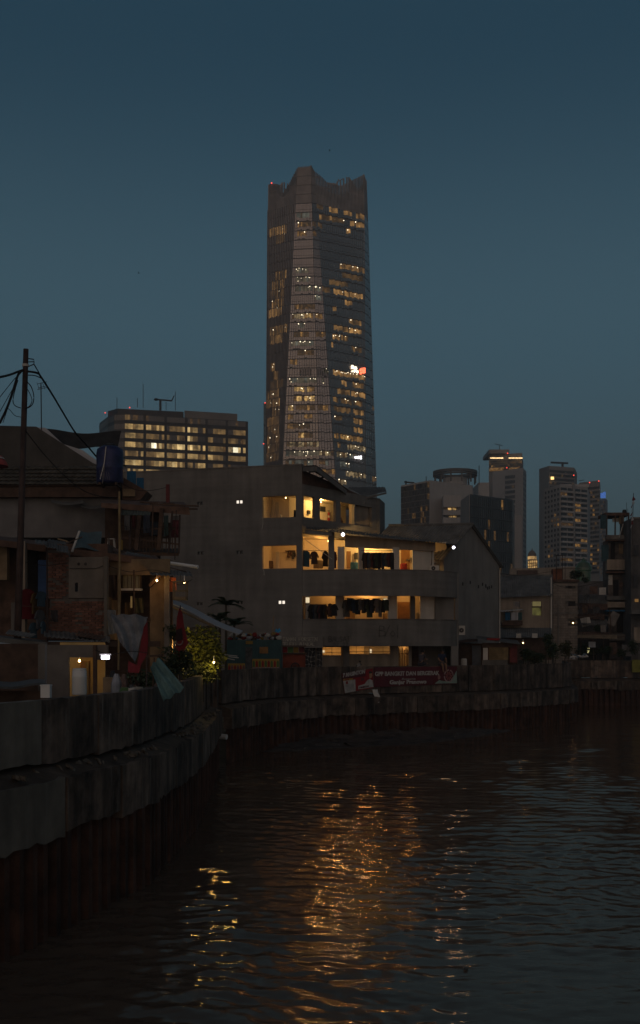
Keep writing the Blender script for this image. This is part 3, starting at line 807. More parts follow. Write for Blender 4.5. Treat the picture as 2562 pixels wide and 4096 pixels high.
# crown: an open screen of uprights with a swooping top line
prof = {0: [(0, 737), (.12, 733), (.38, 737), (.42, 752), (.52, 770), (.72, 735), (1, 668)], 1: [(0, 668), (.95, 664), (1, 656)], 2: [(0, 660), (1, 682)],
        3: [(0, 682), (.14, 705), (.26, 730), (.42, 741), (.55, 741), (.72, 724), (1, 697)], 4: [(0, 692), (.5, 712), (1, 724)],
        5: [(0, 724), (.5, 760), (1, 700)], 6: [(0, 700), (.5, 765), (1, 725)], 7: [(0, 725), (.5, 765), (1, 737)]}
def pw(pr, u):
    for (a, ya), (b_, yb) in zip(pr, pr[1:]):
        if u <= b_: return ya + (yb - ya) * (u - a) / (b_ - a)
    return pr[-1][1]
for fi, f in enumerate(facets):
    n = {0: 22, 1: 14, 2: 5, 3: 34, 4: 5}.get(fi, 20); m_ = MB()
    solid = fi in (1, 2)
    for c in range(n):
        u = (c + .5) / n; zt = tw_z(pw(prof[fi], u)) + (f.p(u, ZT).y - 500) * .42
        w_ = (.46 if solid else .34) / n
        zm = ZT + (zt - ZT) * (.97 if solid else .62)
        for ww, za, zc in ((w_, ZT, zm), (w_ * .62, zm, zt)):
            m_.hexa([f.p(u - ww, za, .3), f.p(u + ww, za, .3), f.p(u + ww, za, -.3), f.p(u - ww, za, -.3), f.p(u - ww, zc, .3), f.p(u + ww, zc, .3), f.p(u + ww, zc, -.3), f.p(u - ww, zc, -.3)])
    m_.build('crown_screen', crown_m, tower)
    m_ = MB()
    for r in range(9):
        solid = fi in (1, 2); z = ZT + .3 + r * 4.1
        us = [i / 40 for i in range(41) if tw_z(pw(prof[fi], i / 40)) > z + .5]
        for ua, ub in zip(us, us[1:]):
            if ub - ua < .03: m_.bar(f.p(ua, z, .36 if solid else -.1), f.p(ub, z, .36 if solid else -.1), .35, .5)
    if m_.f: m_.build('crown_rail', crown_m, tower)
mb = MB(); mb.lathe((xat(1290, 512), 524, ZT), [(7, 0), (7, 7), (5, 8)], 14); mb.build('roof_plant', shell_m, tower)
c = at(1350, 738, 512); mb = MB(); mb.bar(c, c + Vector((-4.5, 0, .6)), .7); mb.bar(c, c + Vector((.6, 0, 2.6)), .4); mb.bar(c + Vector((.4, 0, 1.6)), c + Vector((3, 0, 3)), .3); mb.bar(c + Vector((0, 0, -12)), c, .8); mb.build('roof_crane', crown_m, tower)
for (x, y, Y) in ((1087, 731, 506),):
    mb = MB(); mb.ball(at(x, y, Y), .32, 8, 6); mb.build('beacon', red_bulb, tower)
# illuminated signs on the right face
f = facets[3]; sg_w = glow('sign_white', (1, .86, .62), 3.2); sg_r = glow('sign_red', (1, .16, .07), 3.0); sg_b = glow('sign_blue_white', (.92, .9, 1), 3.)
def strokes(name, m, segs, w, d=.8):
    m_ = MB()
    for (x0, y0, x1, y1) in segs:
        p = [f.p(f.u(x, tw_z(y)), tw_z(y), d) for x, y in ((x0, y0), (x1, y1))]
        m_.bar(p[0], p[1], w, w)
    m_.build(name, m, tower)
strokes('sign_letters', sg_w, [(1405, 1445, 1405, 1458), (1405, 1446, 1412, 1449), (1412, 1449, 1409, 1458), (1416, 1458, 1423, 1449), (1418, 1448, 1424, 1458), (1406, 1466, 1406, 1472), (1414, 1462, 1415, 1472), (1414, 1467, 1421, 1464), (1424, 1463, 1429, 1472), (1429, 1463, 1425, 1472)], .5)
strokes('sign_emblem', sg_r, [(1437, 1462, 1441, 1452), (1441, 1451, 1441, 1475), (1446, 1448, 1446, 1460), (1446, 1461, 1457, 1456), (1452, 1446, 1452, 1470), (1457, 1445, 1457, 1467), (1438, 1468, 1457, 1463), (1437, 1474, 1444, 1471)], .42)
strokes('sign_letters', sg_b, [(1417, 1815, 1419, 1820), (1419, 1820, 1423, 1816), (1423, 1816, 1426, 1820), (1429, 1813, 1429, 1821), (1429, 1814, 1434, 1814), (1434, 1814, 1434, 1820), (1438, 1812, 1438, 1820), (1438, 1812, 1442, 1811), (1438, 1819, 1442, 1819)], .7)

# ------------------------------------------------------------------ generic far block
def plan_block(name, label, plan, z1, m, z0=GZ, cat='building'):
    c = sum((Vector(p) for p in plan), Vector((0, 0))) / len(plan)
    root = thing(name, (c.x, c.y, z0), label, cat)
    mb = MB(); mb.prism([(x, y, z0) for x, y in plan], (0, 0, z1 - z0)); mb.build('wall', m, root)
    return root
def windows(root, P, Q, z0, z1, rows, cols, wf, hf, m, lit=(), name='window', d=.12, cap=290, rowfn=None):
    """a grid of window panes, each an object of its own; lit = [(material, share)]"""
    fr = Frame(P, Q); cw = fr.len / cols; rh = (z1 - z0) / rows
    cache = {}; bulk = {}
    n = 0
    for r in range(rows):
        for c in range(cols):
            mm = m
            x = random.random()
            for lm, pr in lit:
                if x < pr: mm = lm; break
                x -= pr
            if rowfn:
                q = rowfn(r, c)
                if q == 'skip': continue
                if q is not None: mm = q
            ctr = fr.p((c + .5) * cw, 0, z0 + (r + .5) * rh)
            if n >= cap:
                b_ = bulk.setdefault(mm.name, (MB(), mm))[0]
                fr.box(b_, (c + .5 - wf/2) * cw, (c + .5 + wf/2) * cw, -.05, d, z0 + (r + .5 - hf/2) * rh, z0 + (r + .5 + hf/2) * rh)
                continue
            if 'me' not in cache:
                b_ = MB(); f0 = Frame((0, 0), fr.u)
                f0.box(b_, -wf/2 * cw, wf/2 * cw, -.05, d, -hf/2 * rh, hf/2 * rh)
                cache['me'] = bake(b_.mesh(name), m)
            piece(name, cache['me'], ctr, root, m=None if mm is m else mm); n += 1
    for b_, mm in bulk.values(): b_.build(name + 's', mm, root, kind='stuff')

def px2(x, Y): return (xat(x, Y), Y)
def beacons(root, pts):
    for x, y, Y in pts:
        m_ = MB(); m_.ball(at(x, y, Y), .00055 * Y, 8, 6); m_.build('beacon', red_bulb, root)

# lit office block left of the tower
ob_w = mat('office_spandrel', (.06, .05, .046), n=.2, sc=.1, rough=.4, metal=.3)
ob_g = mat('office_glass', (.14, .115, .1), n=.25, sc=.06, rough=.38, metal=.4, spec=.5)
A = [px2(398, 436), px2(432, 424), px2(458, 419.5), px2(500, 419), px2(993, 433), px2(980, 470), px2(420, 470)]
office = plan_block('office_block', 'broad glass office block with rows of lit floors, left of the tower', A, zat(1655, 419), ob_w)
PATT = {6: 'MMMMM', }
ozt = zat(1690, 419)
def orow(rowlist):
    def fn(r, c):
        s = rowlist[r]
        ch = s[min(len(s) - 1, int(c * len(s) / 48))]
        if c % 8 == 7: return ob_w
        if ch == '.': return W_DIM if random.random() < .12 else None
        q_ = random.random()
        if q_ < .08: return None if ch != 'B' else W_BRI
        if q_ < .26 and ch in 'mb': ch = 'd'
        if q_ > .93 and ch == 'm': ch = 'b'
        return {'d': glow('office_dim', (1, .58, .2), .13, .6, .3), 'm': glow('office_mid', (1, .64, .24), .32, .6, .35), 'b': glow('office_bright', (1, .7, .3), .7, .5, .35), 'w': W_WHT, 'B': glow('window_glare', (1, .9, .62), 1.6, .3, .3)}[ch]
    return fn
rows_ = ['mmmmmmmmddmmmm.....dd.dd', 'mmmmmmmmmmmdddmm.dd.....', 'dddmddmmmdmdmmddmdd.dddd', 'mmmmwBbmmmbbmmmmmdd.wBmm', 'mmdmdddmd.d.md..d..ddd.d', 'mmmmmmmmmddmmmdd.ddd.ddd', 'd.......................', '........................']
windows(office, A[3], A[4], zat(1902, 419), zat(1650, 419), 7, 48, .95, .58, ob_g, name='window', rowfn=orow(rows_[0:6] + [rows_[6]]))
windows(office, A[0], A[1], zat(1902, 419), zat(1660, 419), 7, 8, .8, .6, ob_g, lit=[(W_DIM, .2)])
windows(office, A[1], A[2], zat(1902, 419), zat(1655, 419), 7, 5, .8, .6, ob_g, lit=[(W_DIM, .1)])
windows(office, A[2], A[3], zat(1902, 419), zat(1652, 419), 7, 6, .8, .6, ob_g, lit=[(W_DIM, .06)])
mb = MB(); mb.prism([(p[0], p[1], zat(1655, 419)) for p in [px2(432, 425), px2(470, 420.3), px2(735, 426), px2(735, 440), px2(440, 445)]], (0, 0, 2.3)); mb.build('parapet', ob_w, office)
mb = MB(); mb.prism([(p[0], p[1], zat(1655, 419)) for p in [px2(738, 427), px2(950, 433), px2(950, 445), px2(738, 445)]], (0, 0, 3.0)); mb.build('roof_screen', ob_g, office)
mb = MB(); c = at(642, 1641, 425); mb.bar(c, c + Vector((0, 0, 4.2)), .8); t_ = c + Vector((0, 0, 3.9)); mb.bar(t_ + Vector((-1.8, 0, .3)), t_ + Vector((4.6, 0, -.2)), .5); mb.ball(t_ + Vector((-1.6, 0, .3)), .8, 8, 6, (1.3, 1, .6)); mb.bar(t_ + Vector((4.4, 0, -.2)), t_ + Vector((5.3, 0, 1.7)), .35); mb.build('roof_crane', metal_d, office)
for x, y0, y1 in ((468, 1590, 1640), (550, 1592, 1630), (573, 1535, 1632), (665, 1608, 1640), (702, 1566, 1642)):
    mb = MB(); mb.tube([at(x, y1, 426), at(x, y0, 426)], .12, 5); mb.build('antenna', metal_d, office)
beacons(office, [(519, 1630, 420), (421, 1651, 424)])

# slim glass edge behind the tower
B10 = plan_block('glass_tower', 'slim glass tower edge peeping out behind the tall tower', [px2(1055, 620), px2(1100, 620), px2(1100, 650), px2(1060, 650)], zat(1612, 620), mat('haze_glass', (.10, .115, .12), n=.1, sc=.1, rough=.2, metal=.3))
windows(B10, px2(1056, 619.6), px2(1099, 619.6), zat(1880, 620), zat(1614, 620), 12, 4, .85, .8, mat('haze_glass_pane', (.12, .135, .14), rough=.2, metal=.3))
beacons(B10, [(1061, 1611, 619), (1055, 1775, 619)])

# right group
fw = mat('far_white_wall', (.43, .39, .37), n=.12, sc=.05, streak=.2)
fg = mat('far_grey_wall', (.27, .25, .24), n=.15, sc=.06)
fdg = mat('far_dark_glass', (.085, .085, .086), n=.3, sc=.08, rough=.25, metal=.3, spec=.5)
louv = mat('far_louvre', (.11, .1, .095), n=.3, sc=.15, rough=.5)
B1 = plan_block('louvre_office', 'white office block with a louvred dark side and an open ring on its roof', [px2(1605, 392), px2(1720, 380), px2(1892, 392), px2(1900, 420), px2(1615, 420)], zat(1928, 384), fw)
windows(B1, px2(1606, 391.6), px2(1719, 379.8), zat(2140, 384), zat(1934, 384), 9, 17, .62, .88, louv, name='louvre', lit=[(W_DIM, .10)], d=.3)
rc = Vector((xat(1826, 398), 401, zat(1931, 398)))
for zz, h_ in ((zat(1892, 398), 1.0), (zat(1900, 398), .5)):
    mb = MB()
    for i in range(24):
        t0, t1 = 2*math.pi*i/24, 2*math.pi*(i+1)/24
        mb.prism([(rc.x + r*math.cos(t), rc.y + r*math.sin(t), zz) for r, t in ((7.0, t0), (8.1, t0), (8.1, t1), (7.0, t1))], (0, 0, h_))
    mb.build('roof_ring', louv, B1)
for i in range(12):
    t0 = 2*math.pi*i/12 + .2; p = rc + Vector((7.5*math.cos(t0), 7.5*math.sin(t0), 0))
    mb = MB(); mb.bar(p, p + Vector((0, 0, 4.2)), .5); mb.build('ring_column', louv, B1)
mb = MB(); mb.lathe((rc.x, rc.y, rc.z - .5), [(4.5, 0), (4.5, 2.5)], 12); mb.build('roof_plant', fw, B1)
mb = MB(); mb.box(xat(1775, 378), xat(1845, 378), 377.5, 392, zat(2150, 378), zat(1984, 378)); mb.build('balcony_core', fg, B1)
for y in (1984, 2042, 2072):
    mb = MB(); mb.box(xat(1773, 376), xat(1843, 376), 374.6, 377.4, zat(y + {1984: 46, 2042: 20, 2072: 24}[y], 376), zat(y, 376)); mb.build('balcony_front', fw, B1)
for x0, x1, y0, y1 in ((1794, 1808, 2032, 2043), (1812, 1826, 2031, 2043), (1798, 1810, 2064, 2075), (1814, 1828, 2063, 2075)):
    mb = MB(); mb.box(xat(x0, 377), xat(x1, 377), 377.2, 377.45, zat(y1, 377), zat(y0, 377)); mb.build('window', W_BRI, B1)
mb = MB(); c = at(1625, 1946, 392); mb.bar(c, c + Vector((0, 0, 2.)), .5); mb.bar(c + Vector((-.6, 0, 1.6)), c + Vector((3, 0, 1.3)), .5); mb.build('roof_crane', metal_d, B1)
for x, y in ((1706, 1905), (1918, 1862)): mb = MB(); mb.tube([at(x, 1940, 395), at(x, y, 395)], .15, 5); mb.build('antenna', metal_d, B1)

B2 = plan_block('dark_glass_block', 'dark glass block with vertical strips in front of the white office', [px2(1846, 344), px2(1881, 330), px2(2052, 342), px2(2060, 365), px2(1850, 368)], zat(1980, 332), fdg)
stripm = mat('glass_strip', (.085, .085, .083), n=.35, sc=.15, rough=.3, metal=.3, spec=.5)
windows(B2, px2(1883, 329.8), px2(2050, 341.6), zat(2330, 332), zat(1990, 334), 8, 22, .66, .9, stripm, name='glass_strip', lit=[(W_DIM, .05), (W_MID, .02)], d=.25)
mb = MB(); fr = Frame(px2(1881, 330), px2(2052, 342))
for i in range(1, 8): fr.box(mb, 0, fr.len, 0, .35, zat(1980 + 44*i, 332), zat(1977 + 44*i, 332))
mb.build('floor_bands', shell_m, B2)
mb = MB(); fr2 = Frame(px2(1846, 344), px2(1881, 330)); fr2.box(mb, .05, fr2.len - .05, 0, .2, GZ, zat(1981, 332)); mb.build('grey_side', fg, B2)

B3 = plan_block('stepped_tower', 'tall stepped tower with a bright row of lights near its top', [px2(1957, 720), px2(2090, 712), px2(2095, 750), px2(1960, 750)], zat(1815, 715), fg)
mb = MB(); mb.box(xat(1957, 714), xat(2038, 714), 713, 740, zat(1815, 715), zat(1800, 715)); mb.build('parapet', fg, B3)
for x0, x1 in ((1962, 2015), (2036, 2092)):
    n = int((x1 - x0) / 5.2)
    for i in range(n):
        m_ = MB(); m_.ball(at(x0 + (i + .5)*(x1 - x0)/n, 1832, 708), .42, 8, 6); m_.build('crown_lamp', glow('crown_lamp', (1, .66, .3), 2.4), B3)
windows(B3, px2(1958, 719), px2(2090, 711.4), zat(1885, 715), zat(1838, 715), 5, 16, .85, .6, fdg, lit=[(W_DIM, .35), (W_MID, .06)])
mb = MB(); mb.box(xat(1958, 712), xat(2010, 712), 706, 711, zat(1885, 712), zat(1877, 712)); mb.box(xat(2035, 712), xat(2070, 712), 706, 711, zat(1881, 712), zat(1876, 712)); mb.build('lit_terrace', W_MID, B3)
mb = MB(); c = at(2000, 1800, 725); mb.bar(c, c + Vector((0, 0, 3)), .4); mb.bar(c + Vector((-3, 0, 4)), c + Vector((2, 0, 3)), .35); mb.build('roof_crane', metal_d, B3)
beacons(B3, [(2032, 1813, 708), (2029, 1871, 700)])
B3b = plan_block('white_tower', 'pale tower slab standing before the stepped tower', [px2(1972, 690), px2(2022, 684), px2(2094, 676), px2(2107, 690), px2(2105, 705), px2(1975, 705)], zat(1880, 684), fw)
windows(B3b, px2(2022, 683.4), px2(2062, 679.4), zat(2300, 684), zat(1900, 684), 20, 7, .8, .6, fdg, lit=[(W_DIM, .08)])
windows(B3b, px2(2094, 675.6), px2(2106, 688), zat(2300, 684), zat(1890, 684), 20, 2, .6, .5, louv)
for x0, y0, x1 in ((1915, 1965, 1958), (2054, 2095, 2088)):
    mb = MB(); mb.box(xat(x0, 560), xat(x1, 560), 560, 580, GZ, zat(y0 - 35, 560)); mb.build('annex', fw, B3b)

B4 = plan_block('back_apartment_tower', 'tall pale apartment tower with a roof crane, behind the balconied block', [px2(2158, 610), px2(2198, 600), px2(2300, 606), px2(2310, 625), px2(2160, 630)], zat(1868, 604), fg)
windows(B4, px2(2200, 599.6), px2(2299, 605.6), zat(2300, 604), zat(1880, 604), 26, 11, .8, .55, fdg, lit=[(W_DIM, .05)], cap=280)
mb = MB(); mb.box(xat(2204, 600), xat(2216, 600), 599, 599.4, zat(1919, 600), zat(1908, 600)); mb.build('window', glow('bright_office', (1, .62, .22), 2.2), B4)
mb = MB(); c = at(2252, 1868, 605); mb.bar(c, c + Vector((0, 0, 2.6)), 1.); mb.bar(c + Vector((-6.5, 0, 2.5)), c + Vector((3, 0, 2.1)), .7, .9); mb.build('roof_crane', metal_d, B4)
beacons(B4, [(2297, 1901, 600)])
B5 = plan_block('balcony_apartments', 'white apartment block with dark stacked balconies on the right', [px2(2176, 462), px2(2242, 448), px2(2352, 456), px2(2362, 480), px2(2180, 485)], zat(1940, 450), fw)
windows(B5, px2(2178, 461.2), px2(2241, 447.9), zat(2290, 450), zat(1948, 450), 17, 5, .42, .5, fdg, lit=[(W_DIM, .1), (W_MID, .03)])
windows(B5, px2(2243, 447.8), px2(2352, 455.8), zat(2290, 450), zat(1948, 450), 17, 4, .8, .56, glass_d, lit=[(W_DIM, .12), (W_MID, .06)], name='balcony_window')
fr = Frame(px2(2242, 448), px2(2352, 456))
for i in range(17):
    zz = zat(2290, 450) + i * (zat(1948, 450) - zat(2290, 450)) / 17
    for a0, a1 in ((.02, .42), (.5, .93)):
        mb = MB(); fr.box(mb, fr.len*a0, fr.len*a1, .1, 1.1, zz - .4, zz + .42); mb.build('balcony', fw, B5)
mb = MB(); mb.box(xat(2246, 455), xat(2360, 455), 456, 475, zat(1940, 450), zat(1928, 450)); mb.build('parapet', fw, B5)
mb = MB(); fr.box(mb, fr.len*.43, fr.len*.49, .1, .9, GZ, zat(1935, 450)); mb.build('pier', fg, B5)
B6 = plan_block('grey_slab', 'grey slab block on the right with a few amber windows', [px2(2318, 530), px2(2400, 522), px2(2404, 545), px2(2320, 545)], zat(1926, 526), fg)
windows(B6, px2(2345, 527.2), px2(2399, 521.9), zat(2300, 526), zat(1945, 526), 20, 6, .8, .5, fdg, lit=[(W_DIM, .1), (W_MID, .09)])
mb = MB(); c = at(2318, 1923, 525); mb.bar(c, c + Vector((2.5, 0, .4)), .25); mb.build('roof_crane', metal_d, B6)
beacons(B6, [(2397, 1924, 521), (2360, 1930, 521)])
B7 = plan_block('slim_tower', 'slender hazy tower topped by vertical blue lights', [px2(2402, 905), px2(2424, 900), px2(2432, 910), px2(2404, 925)], zat(1994, 900), fg)
for x, y0 in ((2406, 1972), (2411, 1971), (2417, 1969), (2422, 1967)):
    mb = MB(); mb.tube([at(x, 1992, 899), at(x, y0, 899)], .32, 6); mb.build('blue_light', glow('blue_strip', (.1, .28, 1), .75), B7)
windows(B7, px2(2404, 904), px2(2424, 899.4), zat(2300, 900), zat(2000, 900), 20, 4, .7, .5, W_DIM, lit=[(fdg, .6)])
# small domed building in floodlight
B8 = plan_block('domed_building', 'small floodlit domed building far off between the towers', [px2(2112, 560), px2(2152, 556), px2(2152, 575), px2(2112, 575)], zat(2238, 556), mat('dome_stone', (.4, .32, .22)))
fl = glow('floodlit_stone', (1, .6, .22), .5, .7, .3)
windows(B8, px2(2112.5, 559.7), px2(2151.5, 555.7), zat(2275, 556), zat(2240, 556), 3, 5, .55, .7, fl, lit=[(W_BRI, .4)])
mb = MB(); mb.lathe(at(2130, 2240, 563), [(2.2, 0), (2.2, 2.4), (1.9, 3.4), (1.2, 4.4), (.3, 5.0), (.1, 6)], 14); mb.build('dome', mat('dome_roof', (.25, .2, .16)), B8)
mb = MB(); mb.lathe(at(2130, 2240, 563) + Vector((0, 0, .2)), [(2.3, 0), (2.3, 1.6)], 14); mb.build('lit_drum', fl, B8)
B9 = plan_block('low_beige_building', 'low flat beige building below the far towers', [px2(2040, 210), px2(2330, 205), px2(2330, 230), px2(2040, 230)], zat(2268, 206), beige)
mb = MB(); mb.box(xat(2070, 204), xat(2150, 204), 203.5, 204.6, zat(2302, 204), zat(2282, 204)); mb.build('dark_lean_to', rust_sheet, B9)

# ================================================================== the four-storey lodging house
K, LP, RP = Vector((-1.13, 69.)), Vector((-14.5, 72.6)), Vector((3.86, 75.4))
FL, FR = Frame(LP, K), Frame(K, RP)
ZROOF, Z3T, Z3S, Z2T, Z2S, Z2P, Z1T, Z1S, Z0T = 16.78, 14.9, 13.54, 11.77, 10.32, 10.15, 8.55, 7.06, 5.42
house = thing('lodging_house', (K.x, K.y + 3, GZ), 'grey four-storey concrete house with open lit galleries and a curved balcony', 'building')
def fl(x): return FL.a(x)
def zl(x, y): return FL.z(x, y)
mb = MB()
vents = [(788, 812, 2007, 2021, 0), (943, 971, 2000, 2015, 1), (790, 816, 2206, 2220, 0), (946, 973, 2202, 2217, 0), (788, 812, 2409, 2422, 0), (950, 973, 2404, 2418, 0), (1112, 1141, 2402, 2417, 1)]
holes = [(fl(1050), fl(1184), Z3S, Z3T), (fl(1050), fl(1186), Z2S, Z2T)] + [(fl(a), fl(b_), zl(a, d_), zl(a, c_)) for a, b_, c_, d_, l_ in vents]
FL.wall(mb, 0, FL.len, GZ, ZROOF, holes, .25)
mb.build('side_wall', render_m, house)
win_white = glow('vent_light', (1, .88, .74), 1.1)
for a, b_, c_, d_, l_ in vents:
    a0, a1, z0, z1 = fl(a), fl(b_), zl(a, d_), zl(a, c_)
    m_ = MB(); FL.wall(m_, a0 - .03, a1 + .03, z0 - .03, z1 + .03, [(a0 + .02, (a0+a1)/2 - .02, z0 + .02, z1 - .02), ((a0+a1)/2 + .02, a1 - .02, z0 + .02, z1 - .02)], .2, -.03)
    w_ = m_.build('vent_window', render_m, house)
    for s_ in (0, 1):
        m_ = MB(); c0 = a0 + s_ * (a1 - a0)/2; FL.box(m_, c0 + .025, c0 + (a1-a0)/2 - .025, -.17, -.15, z0 + .022, z1 - .022); m_.build('pane', win_white if l_ else glass_d, w_)
# a coping and faint floor lines of the casting
mb = MB(); FL.box(mb, 0, FL.len, -.3, .03, ZROOF + .002, ZROOF + .09); mb.build('coping', concrete, house)
# curve of the balcony
curve = [K + Vector((.02, -.01)), Vector((2., 68.52)), Vector((4.2, 68.56)), Vector((6., 68.9)), Vector((7.2, 69.42)), Vector((8.1, 70.1)), Vector((8.7, 70.85)), Vector((8.92, 71.3))]
def smooth(pts, n=6):
    out = []
    for i in range(len(pts) - 1):
        p0, p1, p2, p3 = pts[max(0, i-1)], pts[i], pts[i+1], pts[min(len(pts)-1, i+2)]
        for j in range(n):
            t = j / n
            out.append(.5 * ((2*p1) + (p2-p0)*t + (2*p0-5*p1+4*p2-p3)*t*t + (3*p1-p0-3*p2+p3)*t*t*t))
    return out + [pts[-1]]
cv = smooth(curve)
def offs(pts, d):
    o = []
    for i, p in enumerate(pts):
        t = (pts[min(i+1, len(pts)-1)] - pts[max(i-1, 0)]).normalized()
        o.append(p + Vector((t.y, -t.x)) * d)
    return o
def strip(mb, pts, d0, d1, z0, z1):
    a, b_ = offs(pts, d0), offs(pts, d1)
    for i in range(len(pts) - 1):
        mb.hexa([(*b_[i], z0), (*b_[i+1], z0), (*a[i+1], z0), (*a[i], z0), (*b_[i], z1), (*b_[i+1], z1), (*a[i+1], z1), (*a[i], z1)])
    return mb
strip(MB(), cv, -.2, 0, 0, 1)
strip(mb := MB(), cv, -.18, 0, Z1T, Z2P).build('balcony_parapet', render_m, house)
strip(mb := MB(), cv, -.2, .03, Z2P + .002, Z2P + .06).build('parapet_coping', concrete, house)
strip(mb := MB(), cv, -.18, -.02, Z0T, Z1S).build('balcony_parapet', render_m, house)
strip(mb := MB(), cv, -.22, .02, Z1S + .002, Z1S + .06).build('parapet_coping', concrete, house)
# floors
back = [Vector((9.4, 79)), Vector((-13.2, 82))]
def slab(name, plan, z0, z1, m):
    m_ = MB(); m_.prism([(p.x, p.y, z0) for p in plan], (0, 0, z1 - z0)); return m_.build(name, m, house)
inner = offs(cv, -.2)
Lb = LP + Vector((.15, .3)); Kb = K + Vector((0, .3))
low_plan = [Lb, Kb] + inner[1:] + back
slab('floor_slab', low_plan, 5.95, 6.15, roomfl); slab('floor_slab', low_plan, 9.15, 9.35, cream); slab('ground_slab', low_plan, GZ - .1, GZ + .1, concrete)
up_plan = [Lb, Kb, RP + Vector((-.3, .1)), Vector((4.4, 77.5)), Vector((-13.2, 82))]
slab('floor_slab', up_plan, 12.35, 12.5, cream)
slab('roof_slab', up_plan, 15.15, 15.35, cream)
# inner walls of the galleries (2.4 m back)
IK = Vector((-2.0, 71.7))
FLi = Frame(IK - FL.u * 6.5, IK); FRi = Frame(IK, IK + FR.u * 6.2)
mb = MB(); FLi.wall(mb, 0, FLi.len, 12.5, 15.15, [], .15); mb.build('inner_wall', cream, house)
mb = MB(); FRi.wall(mb, 0, FRi.len, 12.5, 15.15, [], .15); mb.build('inner_wall', cream, house)
IC, IE = Vector((-8., 73.4)), Vector((-1., 71.5)); ID = Vector((8.4, 73.1))
FM = Frame(IE, ID)
for z0, z1 in ((6.15, 9.15), (9.35, 12.35)):
    mb = MB(); Frame(IC, IE).wall(mb, 0, (IE - IC).length, z0, z1, [], .15); mb.build('inner_wall', cream, house)
    mb = MB(); FM.wall(mb, 0, FM.len, z0, z1, [], .15); mb.build('inner_wall', cream, house)
# cross walls closing the side rooms on the left
for z0, z1, c_ in ((12.5, 15.15, FLi), (9.35, 12.35, FLi)):
    a_ = fl(1043); m_ = MB(); FL.box(m_, a_ - .15, a_, -2.6, -.27, z0, z1); m_.build('cross_wall', cream, house)
# third floor right face
mb = MB()
FR.wall(mb, .02, FR.len, 12.5, 15.6, [(FR.a(1216), FR.a(1261), Z3S, Z3T), (FR.a(1281), FR.a(1345), Z3S, Z3T), (FR.a(1364), FR.a(1419), Z3S, Z3T), (FR.a(1424), FR.a(1488), Z3S, Z3T)], .22)
mb.build('gallery_wall', render_m, house)
mb = MB(); FR.box(mb, FR.a(1421), FR.a(1490), -.5, -.26, Z3S - .1, Z3T + .1); mb.build('blind_panel', beige, house)
mb = MB(); e0 = FR.p(FR.len, 0, 0); mb.hexa([(e0.x, e0.y, 11.9), (e0.x + .25, e0.y + .2, 11.9), (4.6, 78, 11.9), (4.2, 78, 11.9), (e0.x, e0.y, 15.6), (e0.x + .25, e0.y + .2, 15.6), (4.6, 78, 15.6), (4.2, 78, 15.6)]); mb.build('end_wall', render_m, house)
mb = MB(); mb.prism([FR.p(.02, -.02, 15.602), FR.p(FR.len*.78, -.02, 15.602), FR.p(.02, -.02, 16.5)], FR.n.to_3d() * -.2); mb.build('gable_infill', rust_sheet, house)
# overhanging roofs
A_, B_, C_, D_ = Vector((K.x + .05, K.y + .1, 16.74)), at(1266, 1862, 67.9), at(1386, 1957, 72.6), at(1442, 1990, 74.6)
mb = MB(); mb.corr(A_, B_, C_ + Vector((0, 0, .02)), D_, .16, .02, .02, 4); mb.build('roof_sheet', rust_sheet, house)
mb = MB(); mb.bar(B_ + Vector((0, 0, -.2)), C_ + Vector((0, 0, -.2)), .06, .3); mb.bar(A_ + Vector((0.02, -.06, -.2)), B_ + Vector((-.05, 0, -.2)), .06, .3); mb.build('fascia', render_m, house)
for i in range(5):
    t = (i + .5) / 5; p = A_.lerp(D_, t); q = B_.lerp(C_, t)
    m_ = MB(); m_.bar(p + Vector((0, 0, -.16)), q + Vector((-.06, .06, -.16)), .07, .12); m_.build('rafter', darkwood, house)
mb = MB(); mb.corr(at(1457, 1986, 74.3), at(1547, 1967, 75.4), at(1541, 1949, 79), at(1396, 1950, 78.6), .18, .025, .02, 2); mb.build('roof_sheet', asb, house)
mb = MB(); mb.bar(at(1460, 1993, 74.4), at(1546, 1972, 75.4), .06, .12); mb.bar(at(1463, 2016, 74.5), at(1463, 1990, 74.5), .1); mb.bar(at(1408, 1999, 74.0), at(1460, 2010, 74.3), .07, .2); mb.build('fascia', concrete, house)
EL, ER = at(1222, 2116, 68.2), at(1834, 2180, 70.1)
mb = MB(); mb.corr(EL, ER, (9.4, 75.5, ER.z + .55), (-.85, 70.9, 13.25), .19, .028, .018, 3); mb.build('balcony_roof_sheet', asb, house)
mb = MB(); mb.bar(EL + Vector((0, .1, -.14)), EL.lerp(ER, .17) + Vector((0, .1, -.14)), .05, .25); mb.build('fascia', concrete, house)
# white soffit beam behind the eave, gallery columns
cvb = offs(cv, -.75)
FC = Frame((-1.0, 69.6), (8.6, 70.6))
mb = MB(); aL, aR = FC.a(1382), FC.a(1745)
mb.hexa([FC.p(aL, -.12, 11.74), FC.p(aR, -.12, 11.52), FC.p(aR, -.3, 11.52), FC.p(aL, -.3, 11.74), FC.p(aL, -.12, 12.5), FC.p(aR, -.12, 12.06), FC.p(aR, -.3, 12.06), FC.p(aL, -.3, 12.5)]); mb.build('gallery_beam', beige, house)
def column(name, x0, x1, z0, z1, d, m, dp=.3):
    m_ = MB(); FC.box(m_, FC.a(x0), FC.a(x1), d - dp, d, z0, z1); return m_.build(name, m, house)
column('column', 1311, 1333, 9.35, 12.72, .75, render_m)
for x0, x1 in ((1353, 1380), (1437, 1460), (1573, 1600)): column('column', x0, x1, 9.35, 11.75, -.1, whitew)
column('pier_wall', 1656, 1742, 9.35, 11.9, -.34, whitew, .25)
